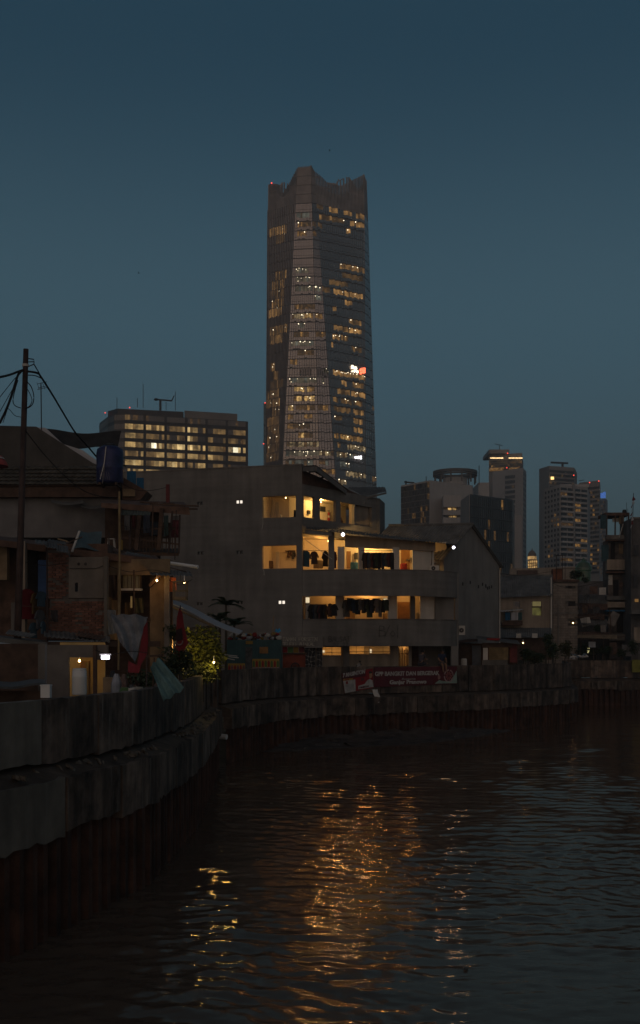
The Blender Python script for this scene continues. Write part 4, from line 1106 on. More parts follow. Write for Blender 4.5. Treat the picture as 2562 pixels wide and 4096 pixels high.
for x0, x1 in ((1224, 1239), (1345, 1380), (1554, 1590), (1644, 1663)): column('column', x0, x1, 6.15, 9.15, -.05, whitew if x0 != 1644 else render_m)
column('pier_wall', 1688, 1746, 6.15, 9.15, -.5, whitew, .2)
column('pier_wall', 1747, 1822, 6.15, 9.15, -.35, render_m, .2)
mb = MB(); mb.hexa([(8.72, 71.2, GZ), (8.98, 71.25, GZ), (9.6, 79, GZ), (9.3, 79, GZ), (8.72, 71.2, Z2P), (8.98, 71.25, Z2P), (9.6, 79, Z2P), (9.3, 79, Z2P)]); mb.build('end_wall', render2, house)
# doors and fittings on the inner walls
def on(fr, name, x0, x1, y0, y1, m, d=.03, th=.06, parent=house):
    m_ = MB(); z0, z1 = fr.z((x0+x1)/2, y1), fr.z((x0+x1)/2, y0)
    fr.box(m_, fr.a(x0), fr.a(x1), d - th, d, z0, z1); return m_.build(name, m, parent)
d1 = on(FM, 'door', 1388, 1404, 2205, 2274, brownd); on(FM, 'door', 1470, 1500, 2222, 2276, darkwood)
on(FM, 'door', 1605, 1640, 2200, 2280, brownd, .04); on(FM, 'door', 1592, 1642, 2408, 2482, brownd, .04); on(FM, 'door', 1385, 1420, 2405, 2482, ply, .04)
on(FM, 'door', 1700, 1716, 2408, 2484, whitew, .05)
fi = Frame(IC, IE)
on(fi, 'door', 1106, 1118, 2208, 2274, whitew, .05); on(FLi, 'door', 1104, 1116, 2010, 2070, whitew, .05)
mtr = on(FRi, 'meter_box', 1228, 1238, 2042, 2056, metal_d, .12, .12); on(FM, 'meter_box', 1418, 1431, 2212, 2238, metal_d, .15, .15); on(FRi, 'window', 1281, 1302, 2026, 2046, glass_d, .03)
on(FM, 'mirror', 1700, 1715, 2205, 2275, glass_d, .05)
# ground floor
FG = Frame((-.95, 69.95), (8.7, 71.35))
mb = MB(); hol = [(FG.a(1292), FG.a(1366), FG.z(1330, 2621), FG.z(1330, 2590)), (FG.a(1400), FG.a(1561), FG.z(1480, 2616), FG.z(1480, 2586)), (FG.a(1596), FG.a(1636), GZ + .1, FG.z(1610, 2587))]
FG.wall(mb, FG.a(1218), FG.a(1648), GZ + .1, 5.95, hol, .2); mb.build('ground_floor_wall', beige, house)
mb = MB(); Frame(FG.p(0, -3.2, 0).xy, FG.p(FG.len, -3.2, 0).xy).wall(mb, 0, FG.len, GZ + .1, 5.95, [], .15); mb.build('inner_wall', cream, house)
mb = MB(); FG.box(mb, FG.a(1648) - .15, FG.a(1648), -3, -.2, GZ + .1, 5.95); mb.build('cross_wall', beige, house)
mb = MB(); FG.wall(mb, FG.a(1650), FG.a(1800), GZ + .1, 5.95, [], .15, -2.); mb.build('porch_back_wall', rust_sheet, house)
column('end_pillar', 1802, 1828, GZ + .1, Z0T, .35, render2, .4)
mb = MB(); mb.box(xat(1374, 69.9), xat(1398, 69.9), 69.75, 70.05, GZ + .1, Z0T + .1); mb.build('column', concrete, house)
def grille(x0, x1, y0, y1, nb, hz_):
    z0, z1 = FG.z((x0+x1)/2, y1), FG.z((x0+x1)/2, y0)
    g_ = None
    for i in range(hz_):
        m_ = MB(); z = z0 + (z1 - z0) * (i + .6) / hz_; m_.bar(FG.p(FG.a(x0), -.06, z), FG.p(FG.a(x1), -.06, z), .03); m_.build('grille_bar', metal_d, house)
    for i in range(nb):
        m_ = MB(); a_ = FG.a(x0 + (x1 - x0) * (i + .5) / nb); m_.bar(FG.p(a_, -.06, z0), FG.p(a_, -.06, z1), .025); m_.build('grille_bar', metal_d, house)
grille(1292, 1366, 2590, 2621, 1, 2); grille(1400, 1561, 2586, 2616, 3, 2)
z0, z1 = GZ + .1, FG.z(1610, 2592)
for i in range(6):
    m_ = MB(); a_ = FG.a(1599 + i * 6.8); m_.bar(FG.p(a_, -.05, z0), FG.p(a_, -.05, z1 - .12 * (i % 2)), .07, .03); m_.build('gate_bar', mat('gate_paint', (.1, .05, .02)), house)
m_ = MB(); m_.bar(FG.p(FG.a(1596), -.05, z1 - .35), FG.p(FG.a(1636), -.05, z1 - .35), .05, .06); m_.build('gate_rail', MATS['gate_paint'], house)
# crazy-paved columns
for x0, x1 in ((1221, 1262), (1268, 1290)):
    xa, xb = xat(x0, 69.0), xat(x1, 69.0); yy = 69.1
    m_ = MB(); m_.box(xa, xb, yy, yy + .4, GZ + .1, Z0T); col_ = m_.build('stone_column', joint_m, house)
    nc, nr = (3, 7) if x1 - x0 > 30 else (2, 7)
    jx = {(i, j): ((i / nc) + (random.uniform(-.12, .12) if 0 < i < nc else 0), (j / nr) + (random.uniform(-.05, .05) if 0 < j < nr else 0)) for i in range(nc + 1) for j in range(nr + 1)}
    for i in range(nc):
        for j in range(nr):
            q = [jx[i, j], jx[i+1, j], jx[i+1, j+1], jx[i, j+1]]
            c_ = (sum(a for a, b_ in q)/4, sum(b_ for a, b_ in q)/4)
            pts = []
            for k_ in range(4):
                a, b_ = q[k_]; a2, b2 = q[(k_+1) % 4]
                for t in (.18, .82):
                    u_, v_ = a + (a2 - a)*t, b_ + (b2 - b_)*t
                    pts.append((u_ + (c_[0]-u_)*.1, v_ + (c_[1]-v_)*.08))
            m_ = MB(); m_.prism([(xa + (xb-xa)*u_, yy, GZ + .1 + (Z0T - GZ - .1)*v_) for u_, v_ in pts], (0, -.03, 0)); m_.build('stone', stone_m, col_)
# sign beam with painted words, graffiti
bm_ = MB(); bm_.box(xat(1118, 68.6), xat(1292, 68.6), 68.62, 68.95, zat(2592, 68.6), zat(2543, 68.6)); sb = bm_.build('sign_beam', render_m, house)
paint = mat('sign_paint', (.36, .33, .28), n=.3, sc=6.)
L0 = xat(1132, 68.6)
brush('painted_letter', 'TAMAN FORSEEN', lambda s_, z_: Vector((L0 + s_, 68.605, zat(2565, 68.6) + z_)), .24, (xat(1272, 68.6) - L0) / 13, .036, paint, sb)
brush('painted_letter', 'REFLEXI BINKAL', lambda s_, z_: Vector((L0 - .2 + s_, 68.605, zat(2583, 68.6) + z_)), .2, (xat(1262, 68.6) - L0 + .2) / 14, .034, paint, sb)
def on_band(x0, y0):
    k0 = min(range(len(cv)), key=lambda i: abs(CX + cv[i].x / cv[i].y * F - x0))
    def place(s_, z_):
        tgt = xat(x0, 68.6) + s_
        for p, q in zip(cv, cv[1:]):
            if p.x <= tgt <= q.x:
                t_ = (tgt - p.x) / (q.x - p.x); yy = p.y + (q.y - p.y) * t_
                return Vector((tgt, yy - .02 + .036, zat(y0, 68.6) + z_)) - Vector((0, .03, 0))
        return Vector((tgt, 68.5, zat(y0, 68.6) + z_))
    return place
brush('graffiti_letter', 'BALSAT', on_band(1316, 2567), .33, .225, .03, letter_k, house)
brush('graffiti_letter', '02.22', on_band(1334, 2585), .22, .2, .028, letter_k, house)
brush('graffiti_letter', 'B/o|', on_band(1518, 2546), .66, .33, .03, letter_k, house)
# boxes hung outside
def ac(x0, x1, y0, y1, Y, label):
    r_ = thing('air_conditioner', ((xat(x0, Y) + xat(x1, Y))/2, Y + .2, zat(y1, Y)), label, 'air conditioner')
    m_ = MB(); m_.box(xat(x0, Y), xat(x1, Y), Y, Y + .35, zat(y1, Y), zat(y0, Y)); m_.build('casing', whitew, r_)
    xa, xb, za, zb2 = xat(x0, Y), xat(x1, Y), zat(y1, Y), zat(y0, Y)
    m_ = MB(); rr = min(xb - xa, zb2 - za) * .38
    for i in range(16):
        t0, t1 = 2*math.pi*i/16, 2*math.pi*(i+1)/16
        cx_, cz_ = xa + (xb - xa)*.42, (za + zb2)/2
        m_.prism([(cx_ + r*math.cos(t), Y, cz_ + r*math.sin(t)) for r, t in ((rr*.2, t0), (rr, t0), (rr, t1), (rr*.2, t1))], (0, -.02, 0))
    m_.build('fan_grille', metal_d, r_)
    return r_
ac(1719, 1757, 2262, 2284, 70.6, 'outdoor air conditioner unit on the curved balcony')
ac(1837, 1862, 2503, 2540, 71.6, 'outdoor air conditioner unit on the wall above the bamboo kiosk')

# ------------------------------------------------------------------ lamps in the house
def bulb(loc, watt, col, label, m=warm_bulb, name='ceiling_lamp', r=.07):
    loc = Vector(loc)
    r_ = thing(name, loc, label, 'lamp')
    m_ = MB(); m_.tube([loc + Vector((0, 0, .24)), loc + Vector((0, 0, .07))], .02, 6); m_.build('holder', white_p, r_)
    m_ = MB(); m_.ball(loc, .035, 10, 7, (1, 1, 1.2)); m_.build('bulb', m, r_, smooth=True)
    point_lamp('light', loc + Vector((0, 0, -.02)), watt, col, r, r_)
    return r_
bulb(FL.p(fl(1120), -1.3, 14.95), 6, WARM, 'bulb over the third-floor side gallery')
bulb(FRi.p(2.2, .9, 14.98), 150, WARMW, 'bulb over the third-floor front gallery near the extinguisher')
bulb(FL.p(fl(1168), -.8, 12.15), 45, WARM, 'bulb over the second-floor side gallery')
bulb(FM.p(FM.a(1300), 1.3, 12.15), 60, WARM, 'bulb behind the jackets on the second floor')
bulb(FM.p(FM.a(1480), 1.0, 12.15), 200, WARMW, 'bulb beside the meter box on the second floor')
bulb(FM.p(FM.a(1640), 1.2, 12.1), 45, WARM, 'bulb above the brown second-floor door')
bulb(FM.p(FM.a(1330), .9, 8.98), 28, WARM, 'bulb behind the columns at the left of the first floor')
bulb(FM.p(FM.a(1470), .6, 8.98), 60, WARM, 'bulb behind the dense laundry on the first floor')
bulb(FM.p(FM.a(1620), .9, 8.98), 20, WARM, 'bulb above the brown first-floor door')
bulb(FG.p(FG.a(1335), -1.6, 5.75), 60, WARM, 'bulb behind the left ground-floor grille')
bulb(FG.p(FG.a(1480), -1.6, 5.75), 50, WARM, 'bulb behind the wide ground-floor grille')
bulb(FG.p(FG.a(1615), -1.6, 5.75), 60, WARM, 'bulb behind the ground-floor gate')
def white_pane(x0, x1, y0, y1, fr, d, label):
    m_ = MB(); fr.box(m_, fr.a(x0), fr.a(x1), d - .03, d, fr.z(x0, y1), fr.z(x0, y0)); m_.build('tube_lamp', glow('tube_glow', (1, .8, .5), .8), label=label, cat='lamp')
white_pane(1224, 1239, 2390, 2411, FC, -.02, 'pale lamp panel at the left end of the first floor')
white_pane(1532, 1552, 2395, 2415, FM, .3, 'pale lamp panel behind the first-floor laundry')
white_pane(1460, 1473, 2210, 2218, FM, .3, 'small white lamp above the second-floor clothes rail')
white_pane(1486, 1494, 2597, 2612, FG, -.5, 'small pale lamp inside the wide ground-floor grille')
white_pane(1293, 1304, 2601, 2613, FG, -.5, 'small pale lamp inside the left ground-floor grille')
def flood(x, y, Y, aim, watt, label, r):
    p = at(x, y, Y); r_ = thing('flood_lamp', p, label, 'lamp')
    d = (Vector(aim) - p).normalized()
    a = d.cross(Vector((0, 0, 1))).normalized(); u = a.cross(d)
    m_ = MB(); m_.obox(p - d*.06, a*.13, u*.1, d*.05); m_.build('housing', metal_d, r_)
    m_ = MB(); m_.ball(p - d * .0, r, 12, 8); m_.build('lens', white_bulb, r_, smooth=True)
    m_ = MB(); m_.bar(p - d*.06, p + Vector((0, .35, .3)), .03); m_.build('bracket', metal_d, r_)
    l = bpy.data.lights.new('flood', 'SPOT'); l.energy, l.color, l.spot_size, l.spot_blend, l.shadow_soft_size = watt, (1., .6, .28), R(50), .35, .08
    o = bpy.data.objects.new('flood', l); link(o); o.parent = r_
    o.location = d * .16; o.rotation_euler = (-d).to_track_quat('Z', 'Y').to_euler()
flood(1373, 2138, 68.0, (3, 41, 0), 55, 'round white flood lamp under the balcony roof eave', .105)
flood(1816, 2190, 69.8, (11, 42, 0), 22, 'white flood lamp at the right end of the balcony roof', .09)

# ------------------------------------------------------------------ laundry
gm = MB(); gm.prism([(-.06, -.04, 0), (-.2, -.04, -.06), (-.34, -.04, -.36), (-.25, -.04, -.42), (-.19, -.04, -.24), (-.22, -.04, -.78), (.22, -.04, -.78), (.19, -.04, -.24), (.25, -.04, -.42), (.34, -.04, -.36), (.2, -.04, -.06), (.06, -.04, 0)], (0, .08, 0))
shirt_me = bake(gm.mesh('shirt'), darkm)
gm = MB(); gm.prism([(-.2, -.04, 0), (-.24, -.04, -.85), (-.05, -.04, -.85), (0, -.04, -.3), (.05, -.04, -.85), (.24, -.04, -.85), (.2, -.04, 0)], (0, .08, 0))
trouser_me = bake(gm.mesh('trousers'), darkm)
gcols = [mat('cloth_black', (.018, .016, .017), n=.3), mat('cloth_navy', (.02, .028, .05), n=.3), mat('cloth_brown', (.07, .035, .022), n=.3), mat('cloth_grey', (.07, .065, .062), n=.3), mat('cloth_maroon', (.08, .02, .02), n=.3), mat('cloth_dull_green', (.045, .055, .035), n=.3), mat('cloth_taupe', (.13, .11, .1), n=.3)]
def garment(kind, loc, rz, m, label, group, s=1.):
    o = bpy.data.objects.new('shirt' if kind else 'trousers', shirt_me if kind else trouser_me); link(o)
    o.location = loc; o.rotation_euler = (random.uniform(-.05, .05), random.uniform(-.05, .05), rz); o.scale = (s * random.uniform(.8, 1.), random.uniform(.5, .9), s * random.uniform(.85, 1.15))
    o.material_slots[0].link = 'OBJECT'; o.material_slots[0].material = m
    tag(o, label, 'clothes', group); ORG[o.name] = Vector(loc)
    return o
ORD = ['first', 'second', 'third', 'fourth', 'fifth', 'sixth', 'seventh', 'eighth', 'ninth', 'tenth', 'eleventh', 'twelfth', 'thirteenth', 'fourteenth', 'fifteenth', 'sixteenth', 'seventeenth', 'eighteenth', 'nineteenth', 'twentieth'] + ['twenty-' + w_ for w_ in ('first', 'second', 'third', 'fourth', 'fifth', 'sixth', 'seventh', 'eighth', 'ninth')] + ['thirtieth']
def rail(x0, x1, y, d, label):
    z = FC.z((x0 + x1)/2, y); r_ = MB(); r_.tube([FC.p(FC.a(x0), d, z), FC.p(FC.a(x1), d, z)], .018, 6); r_.build('clothes_rail', metal_d, label=label, cat='clothes rail')
    return z
z = rail(1214, 1312, 2203, .1, 'clothes rail at the left end of the second-floor gallery')
garment(1, FC.p(FC.a(1226), .1, z - .02), .5, mat('cloth_teal', (.02, .06, .09)), 'blue-green jacket hung at the left of the second-floor rail', 'jackets on the second-floor rail', 1.25)
garment(1, FC.p(FC.a(1216), .1, z - .02), 1.0, gcols[4], 'dark red jacket hung against the corner on the second floor', 'jackets on the second-floor rail', 1.2)
garment(1, FC.p(FC.a(1256), .1, z - .05), .2, gcols[2], 'wide brown jacket hung on the second-floor rail', 'jackets on the second-floor rail', 1.15)
garment(1, FC.p(FC.a(1302), .1, z - .02), .9, gcols[0], 'black jacket hung beside the tall balcony column', 'jackets on the second-floor rail', 1.15)
garment(1, FC.p(FC.a(1337), .2, z - .05), 1.1, gcols[4], 'narrow dark jacket showing right of the tall balcony column', 'jackets on the second-floor rail', 1.2)
z = rail(1445, 1575, 2204, .15, 'long clothes rail in the middle of the second-floor gallery')
for i in range(13):
    garment(i % 5 != 2, FC.p(FC.a(1456 + i * 9.4), .15, z - .12), random.uniform(.6, 1.3), gcols[(0, 2, 1, 3, 4, 0, 5)[i % 7]], ORD[i] + ' dark garment from the left on the long second-floor rail', 'garments on the long second-floor rail', 1.2)
z = rail(1222, 1345, 2417, .0, 'clothes rail at the left end of the first floor')
for i in range(8):
    garment(1, FC.p(FC.a(1246 + i * 8.2), .0, z - .03), random.uniform(.5, 1.2), gcols[(0, 0, 1, 3, 0, 4, 0, 0)[i]], ORD[i] + ' garment from the left on the left first-floor rail', 'garments on the left first-floor rail', 1.3)
garment(1, FC.p(FC.a(1322), .05, z + .05), .7, gcols[2], 'brown garment beside the first-floor column', 'garments by the first-floor column')
garment(1, FC.p(FC.a(1337), .05, z - .02), .4, gcols[0], 'black shirt hung in front of the first-floor column', 'garments by the first-floor column', .9)
z = rail(1380, 1558, 2394, .1, 'sagging clothes line in the middle of the first floor')
for i in range(15):
    garment(i % 3 != 1, FC.p(FC.a(1386 + i * 11.4), .1 + .12 * (i % 2), z - random.uniform(0, .12)), random.uniform(.35, 1.25), gcols[(3, 0, 5, 1, 0, 6)[i % 6]], ORD[i] + ' garment from the left on the dense middle first-floor line', 'garments on the middle first-floor line', 1.05 + .25 * (i % 4 == 0))
# fire extinguisher and clutter of the third floor
p = FRi.p(FRi.a(1310), .14, FRi.z(1310, 2083)); r_ = thing('fire_extinguisher', p, 'red fire extinguisher on the bright third-floor wall', 'extinguisher')
m_ = MB(); m_.lathe(p, [(.06, 0), (.09, .03), (.09, .46), (.05, .54), (.03, .56)], 14); m_.build('cylinder', redp, r_, smooth=True)
m_ = MB(); m_.lathe(p + Vector((0, 0, .56)), [(.03, 0), (.03, .08)], 8); m_.bar(p + Vector((-.1, 0, .66)), p + Vector((.1, 0, .7)), .03); m_.build('valve', metal_d, r_)
m_ = MB(); m_.tube([p + Vector((.05, -.02, .62)), p + Vector((.12, -.05, .5)), p + Vector((.1, -.06, .25))], .015, 6); m_.build('hose', blackm, r_)
m_ = MB(); m_.lathe(p + Vector((0, 0, .2)), [(.093, 0), (.093, .14)], 14); m_.build('paper_label', letter_w, r_)
def chair(p, rz, m, label):
    r_ = thing('folding_chair', p, label, 'chair')
    c, s_ = math.cos(rz), math.sin(rz)
    def w(x, y, z): return Vector(p) + Vector((c*x - s_*y, s_*x + c*y, z))
    for sx in (-.2, .2):
        m_ = MB(); m_.tube([w(sx, -.22, 0), w(sx, .2, .95)], .018, 6); m_.build('frame_leg', m, r_)
        m_ = MB(); m_.tube([w(sx, .22, 0), w(sx, -.16, .46)], .018, 6); m_.build('leg', m, r_)
    m_ = MB(); m_.hexa([w(-.2, -.2, .44), w(.2, -.2, .44), w(.2, .18, .44), w(-.2, .18, .44), w(-.2, -.2, .47), w(.2, -.2, .47), w(.2, .18, .47), w(-.2, .18, .47)]); m_.build('seat', m, r_)
    m_ = MB(); m_.hexa([w(-.2, .12, .7), w(.2, .12, .7), w(.2, .14, .7), w(-.2, .14, .7), w(-.2, .18, .92), w(.2, .18, .92), w(.2, .2, .92), w(-.2, .2, .92)]); m_.build('backrest', m, r_)
for p, a_, l_ in ((FL.p(fl(1105), -1.6, 13.0), 1.3, 'pale folding chair stacked in the third-floor side gallery'), (FR.p(FR.a(1395), -.9, 13.1), .6, 'folding chair with a jacket in the third-floor front gallery')):
    m_ = MB(); m_.box(p.x - .4, p.x + .4, p.y - .4, p.y + .4, 12.502, p.z); m_.build('crate', ply, label='wooden crate under the ' + l_.split(' in the ')[0] + ' on the third floor', cat='crate'); chair(p, a_, whitew, l_)
garment(1, FR.p(FR.a(1393), -.75, 14.05), .3, gcols[2], 'brown jacket draped on the third-floor folding chair', 'third-floor clothes')
garment(0, FL.p(fl(1168), -1.0, 14.1), .8, gcols[0], 'dark trousers hung in the third-floor side gallery', 'third-floor clothes')
# clutter of the galleries
for (fr, x, d, y0, y1, w_, m2, l_) in ((FM, 1262, 1.2, 2248, 2279, .3, ply, 'cardboard box on the second-floor gallery behind the jackets'), (FM, 1412, .5, 2252, 2279, .25, bluem, 'blue tub by the bright second-floor wall'), (FM, 1545, .7, 2455, 2486, .35, ply, 'carton under the first-floor laundry'), (FM, 1610, .4, 2256, 2281, .22, redp, 'red bucket by the brown second-floor door'), (Frame(IC, IE), 1078, .5, 2246, 2276, .4, darkwood, 'low cabinet in the second-floor side gallery'), (FM, 1675, .6, 2452, 2486, .3, concrete, 'grey drum at the end of the first floor')):
    a_ = fr.a(x); m_ = MB(); zb_, zt2 = fr.z(x, y1), fr.z(x, y0); m_.lathe(fr.p(a_, d, zb_), [(w_, 0), (w_ * 1.05, .08), (w_ * 1.02, (zt2 - zb_) * .9), (w_ * .9, zt2 - zb_)], 4 if 'box' in l_ or 'carton' in l_ or 'cabinet' in l_ else 12); m_.build('container', m2, label=l_, cat='container')
sh_ = thing('wall_shelf', FLi.p(FLi.len - .7, .3, 11.2), 'small wall shelf hung with bags in the second-floor side gallery', 'shelf')
fw2 = Frame(IC, IE); a0_, a1_ = fw2.a(1146), fw2.a(1184)
m_ = MB(); fw2.box(m_, a0_, a1_, 0, .3, fw2.z(1165, 2206), fw2.z(1165, 2203)); m_.build('board', darkwood, sh_)
for i, (x, h_, m2) in enumerate(((1158, 26, darkwood), (1168, 18, gcols[2]), (1176, 30, gcols[3]), (1182, 22, gcols[0]))):
    m_ = MB(); c_ = fw2.p(fw2.a(x), .18, fw2.z(x, 2207)); hh = h_ / F * 71; m_.lathe(c_ - Vector((0, 0, hh)), [(.05, 0), (.1, .06), (.09, hh * .6), (.02, hh)], 8); m_.build('hanging_bag', m2, sh_)
for (fr, x, y0, y1, l_) in ((fw2, 1066, 2196, 2274, 'coiled hose hanging in the second-floor side gallery'), (FM, 1690, 2196, 2282, 'cable drooping down the white second-floor pier')):
    m_ = MB(); m_.tube([fr.p(fr.a(x), .4 if fr is fw2 else 2.1, fr.z(x, y0)), fr.p(fr.a(x + 5), .42 if fr is fw2 else 2.1, fr.z(x, y0 + 20)), fr.p(fr.a(x + 4), .4 if fr is fw2 else 2.1, fr.z(x, y1 - 20)), fr.p(fr.a(x), .4 if fr is fw2 else 2.1, fr.z(x, y1))], .03, 6); m_.build('hose', darkwood, label=l_, cat='hose')
for i in range(3):
    m_ = MB(); x0 = 1092 + i * 7; m_.tube([FLi.p(FLi.a(x0), .5, FLi.z(x0, 2072)), FLi.p(FLi.a(x0 + 6), .35, FLi.z(x0, 2002 + i * 8))], .025, 6); m_.build('pipe_length', whitew, label='%s of the pale pipes leaning in the third-floor side gallery' % ('left', 'middle', 'right')[i], cat='pipe')
# tie-rod and hanging cable
m_ = MB(); m_.tube([at(1222, 2158, 68.5), at(1330, 2237, 68.3)], .02, 6); m_.build('bamboo_stick', whitew, label='thin pale stick slanting across the second-floor opening', cat='stick')
for (x0, y0, x1, y1, l_) in ((1052, 2272, 1058, 2302, 'short white hose hanging from the second-floor side opening'), (1053, 2070, 1049, 2118, 'short white hose hanging from the third-floor side opening')):
    q = [FL.p(fl(x0), .04, zl(x0, y0)), FL.p(fl((x0+x1)/2 + 3), .05, zl(x0, (y0+y1)/2)), FL.p(fl(x1), .04, zl(x1, y1))]
    m_ = MB(); m_.tube(q, .018, 5); m_.build('hose', whitew, label=l_, cat='hose')

# ------------------------------------------------------------------ gabled neighbour
g_m = render2
gh = thing('gabled_house', (12, 76, GZ), 'grey gabled house with a corrugated roof, right of the curved balcony', 'building')
apex, rl, rr = at(1885, 2102, 75.5), at(1776, 2226, 72.6), at(1998, 2258, 79.)
run = at(1545, 2108, 76.6) - apex
GF = Frame(rl.xy, rr.xy)
ga = (apex.xy - rl.xy).dot(GF.u)
mb = MB(); mb.prism([GF.p(0, 0, GZ), GF.p(GF.len, 0, GZ), GF.p(GF.len, 0, rr.z), GF.p(ga, 0, apex.z), GF.p(0, 0, rl.z)], GF.n.to_3d() * -.3); mb.build('gable_wall', g_m, gh)
mb = MB(); mb.prism([GF.p(.02, -.3, GZ), GF.p(GF.len - .02, -.3, GZ), GF.p(GF.len - .02, -.3, rl.z - .4), GF.p(.02, -.3, rl.z - .4)], run * .98); mb.build('wall', g_m, gh)
lift = Vector((0, 0, .05)) + GF.n.to_3d() * .22
ap2, e2, r2 = apex + lift, rl + lift + Vector((-.3, -.35, -.32)), rr + lift + Vector((.2, .3, -.3))
mb = MB(); mb.corr(e2 + run, e2, ap2, ap2 + run, .2, .03, .02, 2); mb.build('roof_sheet', asb, gh)
mb = MB(); mb.corr(r2, r2 + run, ap2 + run, ap2, .2, .03, .02, 2); mb.build('roof_sheet', asb, gh)
mb = MB(); mb.tube([ap2 + Vector((0, 0, .05)), ap2 + run + Vector((0, 0, .05))], .1, 6); mb.build('ridge_cap', asb, gh)
for i in range(9):
    a_ = GF.a(random.uniform(1850, 1985)); zz = GF.z(1900, 2340) + random.uniform(-.2, .15); m_ = MB(); GF.box(m_, a_ - .08, a_ + .08, -.1, .01, zz - .1, zz + .12); m_.build('wall_hole', darkm, gh)
m_ = MB(); m_.tube([GF.p(GF.len - .1, .1, GF.z(1996, 2280)), GF.p(GF.len - .1, .1, GZ + .3)], .05, 6); m_.build('downpipe', whitew, gh)

# ================================================================== left bank: shacks, pole, stalls
def fbox(mb, x0, x1, y0, y1, Y, dp):
    """box whose front face spans these photo columns and rows at distance Y, dp metres deep"""
    return mb.box(xat(x0, Y), xat(x1, Y), Y, Y + dp, zat(y1, Y), zat(y0, Y))
def fpart(name, m, parent, x0, x1, y0, y1, Y, dp, **k):
    return fbox(MB(), x0, x1, y0, y1, Y, dp).build(name, m, parent, **k)
def vis(s, k): return s
# --- tall back house with the big grey roof
h1 = thing('tiled_house', (-14, 52, GZ), 'old house with a big grey sloping roof and clay tile skirt on the left', 'house')
mb = MB(); mb.prism([at(-90, 1880, 50), at(440, 1880, 50), at(372, 1852, 50), at(145, 1706, 50), at(-90, 1700, 50)], (0, 6, 0)); mb.build('grey_roof', mat('grey_roof', (.075, .068, .062), n=.3, sc=.8, streak=.3), h1)
mb = MB(); mb.prism([at(148, 1709, 50.4), at(182, 1711, 50.4), at(250, 1775, 50.4), at(330, 1800, 50.4), at(400, 1850, 50.4), at(380, 1860, 50.4)], (0, .4, 0)); mb.build('white_gable', white_c, h1)
mb = MB(); fbox(mb, -90, 480, 1943, 2150, 49.2, 6); mb.build('wall', mat('house_wall', (.15, .14, .14), n=.2, sc=1., streak=.25), h1)
mb = MB(); fbox(mb, -90, 480, 1944, 1988, 48.8, .35); mb.build('fascia_board', darkwood, h1)
mb = MB(); mb.prism([at(-90, 1945, 48.7), at(412, 1940, 48.7), at(412, 1866, 49.9), at(-90, 1868, 49.9)], (0, .1, -.06)); mb.build('roof_deck', darkwood, h1)
# tiles, five courses
tm = MB(); w = .26
for i in range(6):
    u0, u1 = i / 6, (i + 1) / 6
    f0, f1 = .02 * math.sin(2*math.pi*u0), .02 * math.sin(2*math.pi*u1)
    tm.poly([(w*u0, -.05, f0 + .02), (w*u1, -.05, f1 + .02), (w*u1, .3, f1 + .17), (w*u0, .3, f0 + .17)])
    tm.poly([(w*u0, -.05, f0 - .02), (w*u1, -.05, f1 - .02), (w*u1, -.05, f1 + .02), (w*u0, -.05, f0 + .02)])
tile_me = bake(tm.mesh('roof_tile'), tilem)
for j in range(5):
    for i in range(24):
        t_ = (j + .1) / 5
        p = at(-62 + i * 19.8 , 0, 48.7); zc = zat(1943 - 75 * t_, 48.7 + 1.2 * t_)
        piece('roof_tile', tile_me, (p.x, 48.62 + 1.2 * t_, zc + .06), h1, random.uniform(-.03, .03))
mb = MB(); mb.sheet(at(205, 2010, 48.4), at(335, 2012, 48.4), at(330, 2000, 48.9), at(205, 2000, 48.9), 8, 2, lambda u, v: -.1 * math.sin(math.pi * u), .02); mb.build('bent_gutter', asb, h1)
mb = MB(); mb.sheet(at(325, 2026, 48.4), at(410, 2030, 48.4), at(405, 2018, 48.9), at(320, 2016, 48.9), 8, 2, lambda u, v: -.1 * math.sin(math.pi * u), .02); mb.build('bent_gutter', asb, h1)
mb = MB(); mb.sheet(at(180, 1714, 51.5), at(485, 1722, 53), at(470, 1800, 52), at(260, 1786, 51.2), 14, 6, lambda u, v: .25 * math.sin(3*u + 2*v) * math.sin(3.1*u), .03); mb.build('shade_net', netm, label='black shade net strung above the grey roof', cat='net')
# --- water tank
p = at(440, 1935, 47.5); wt = thing('water_tank', p, 'dark blue plastic water tank on the roof at the left', 'water tank')
m_ = MB(); m_.lathe(p, [(.54, 0), (.58, .1), (.57, .6), (.59, .64), (.57, .7), (.58, 1.3), (.54, 1.48), (.36, 1.6), (.22, 1.63)], 24); m_.build('barrel', tankm, wt, smooth=True)
m_ = MB(); m_.lathe(p + Vector((0, 0, 1.62)), [(.24, 0), (.24, .07), (.12, .11)], 16); m_.build('lid', blackm, wt)
for s_ in (-.35, .35):
    m_ = MB(); m_.bar(p + Vector((s_, -.5, -.06)), p + Vector((s_, .5, -.06)), .1); m_.build('stand_beam', darkwood, wt)
m_ = MB(); m_.tube([p + Vector((-.05, -.6, 1.5)), p + Vector((-.12, -.62, .8)), p + Vector((-.3, -.62, .1))], .02, 6); m_.build('pipe', whitew, wt)
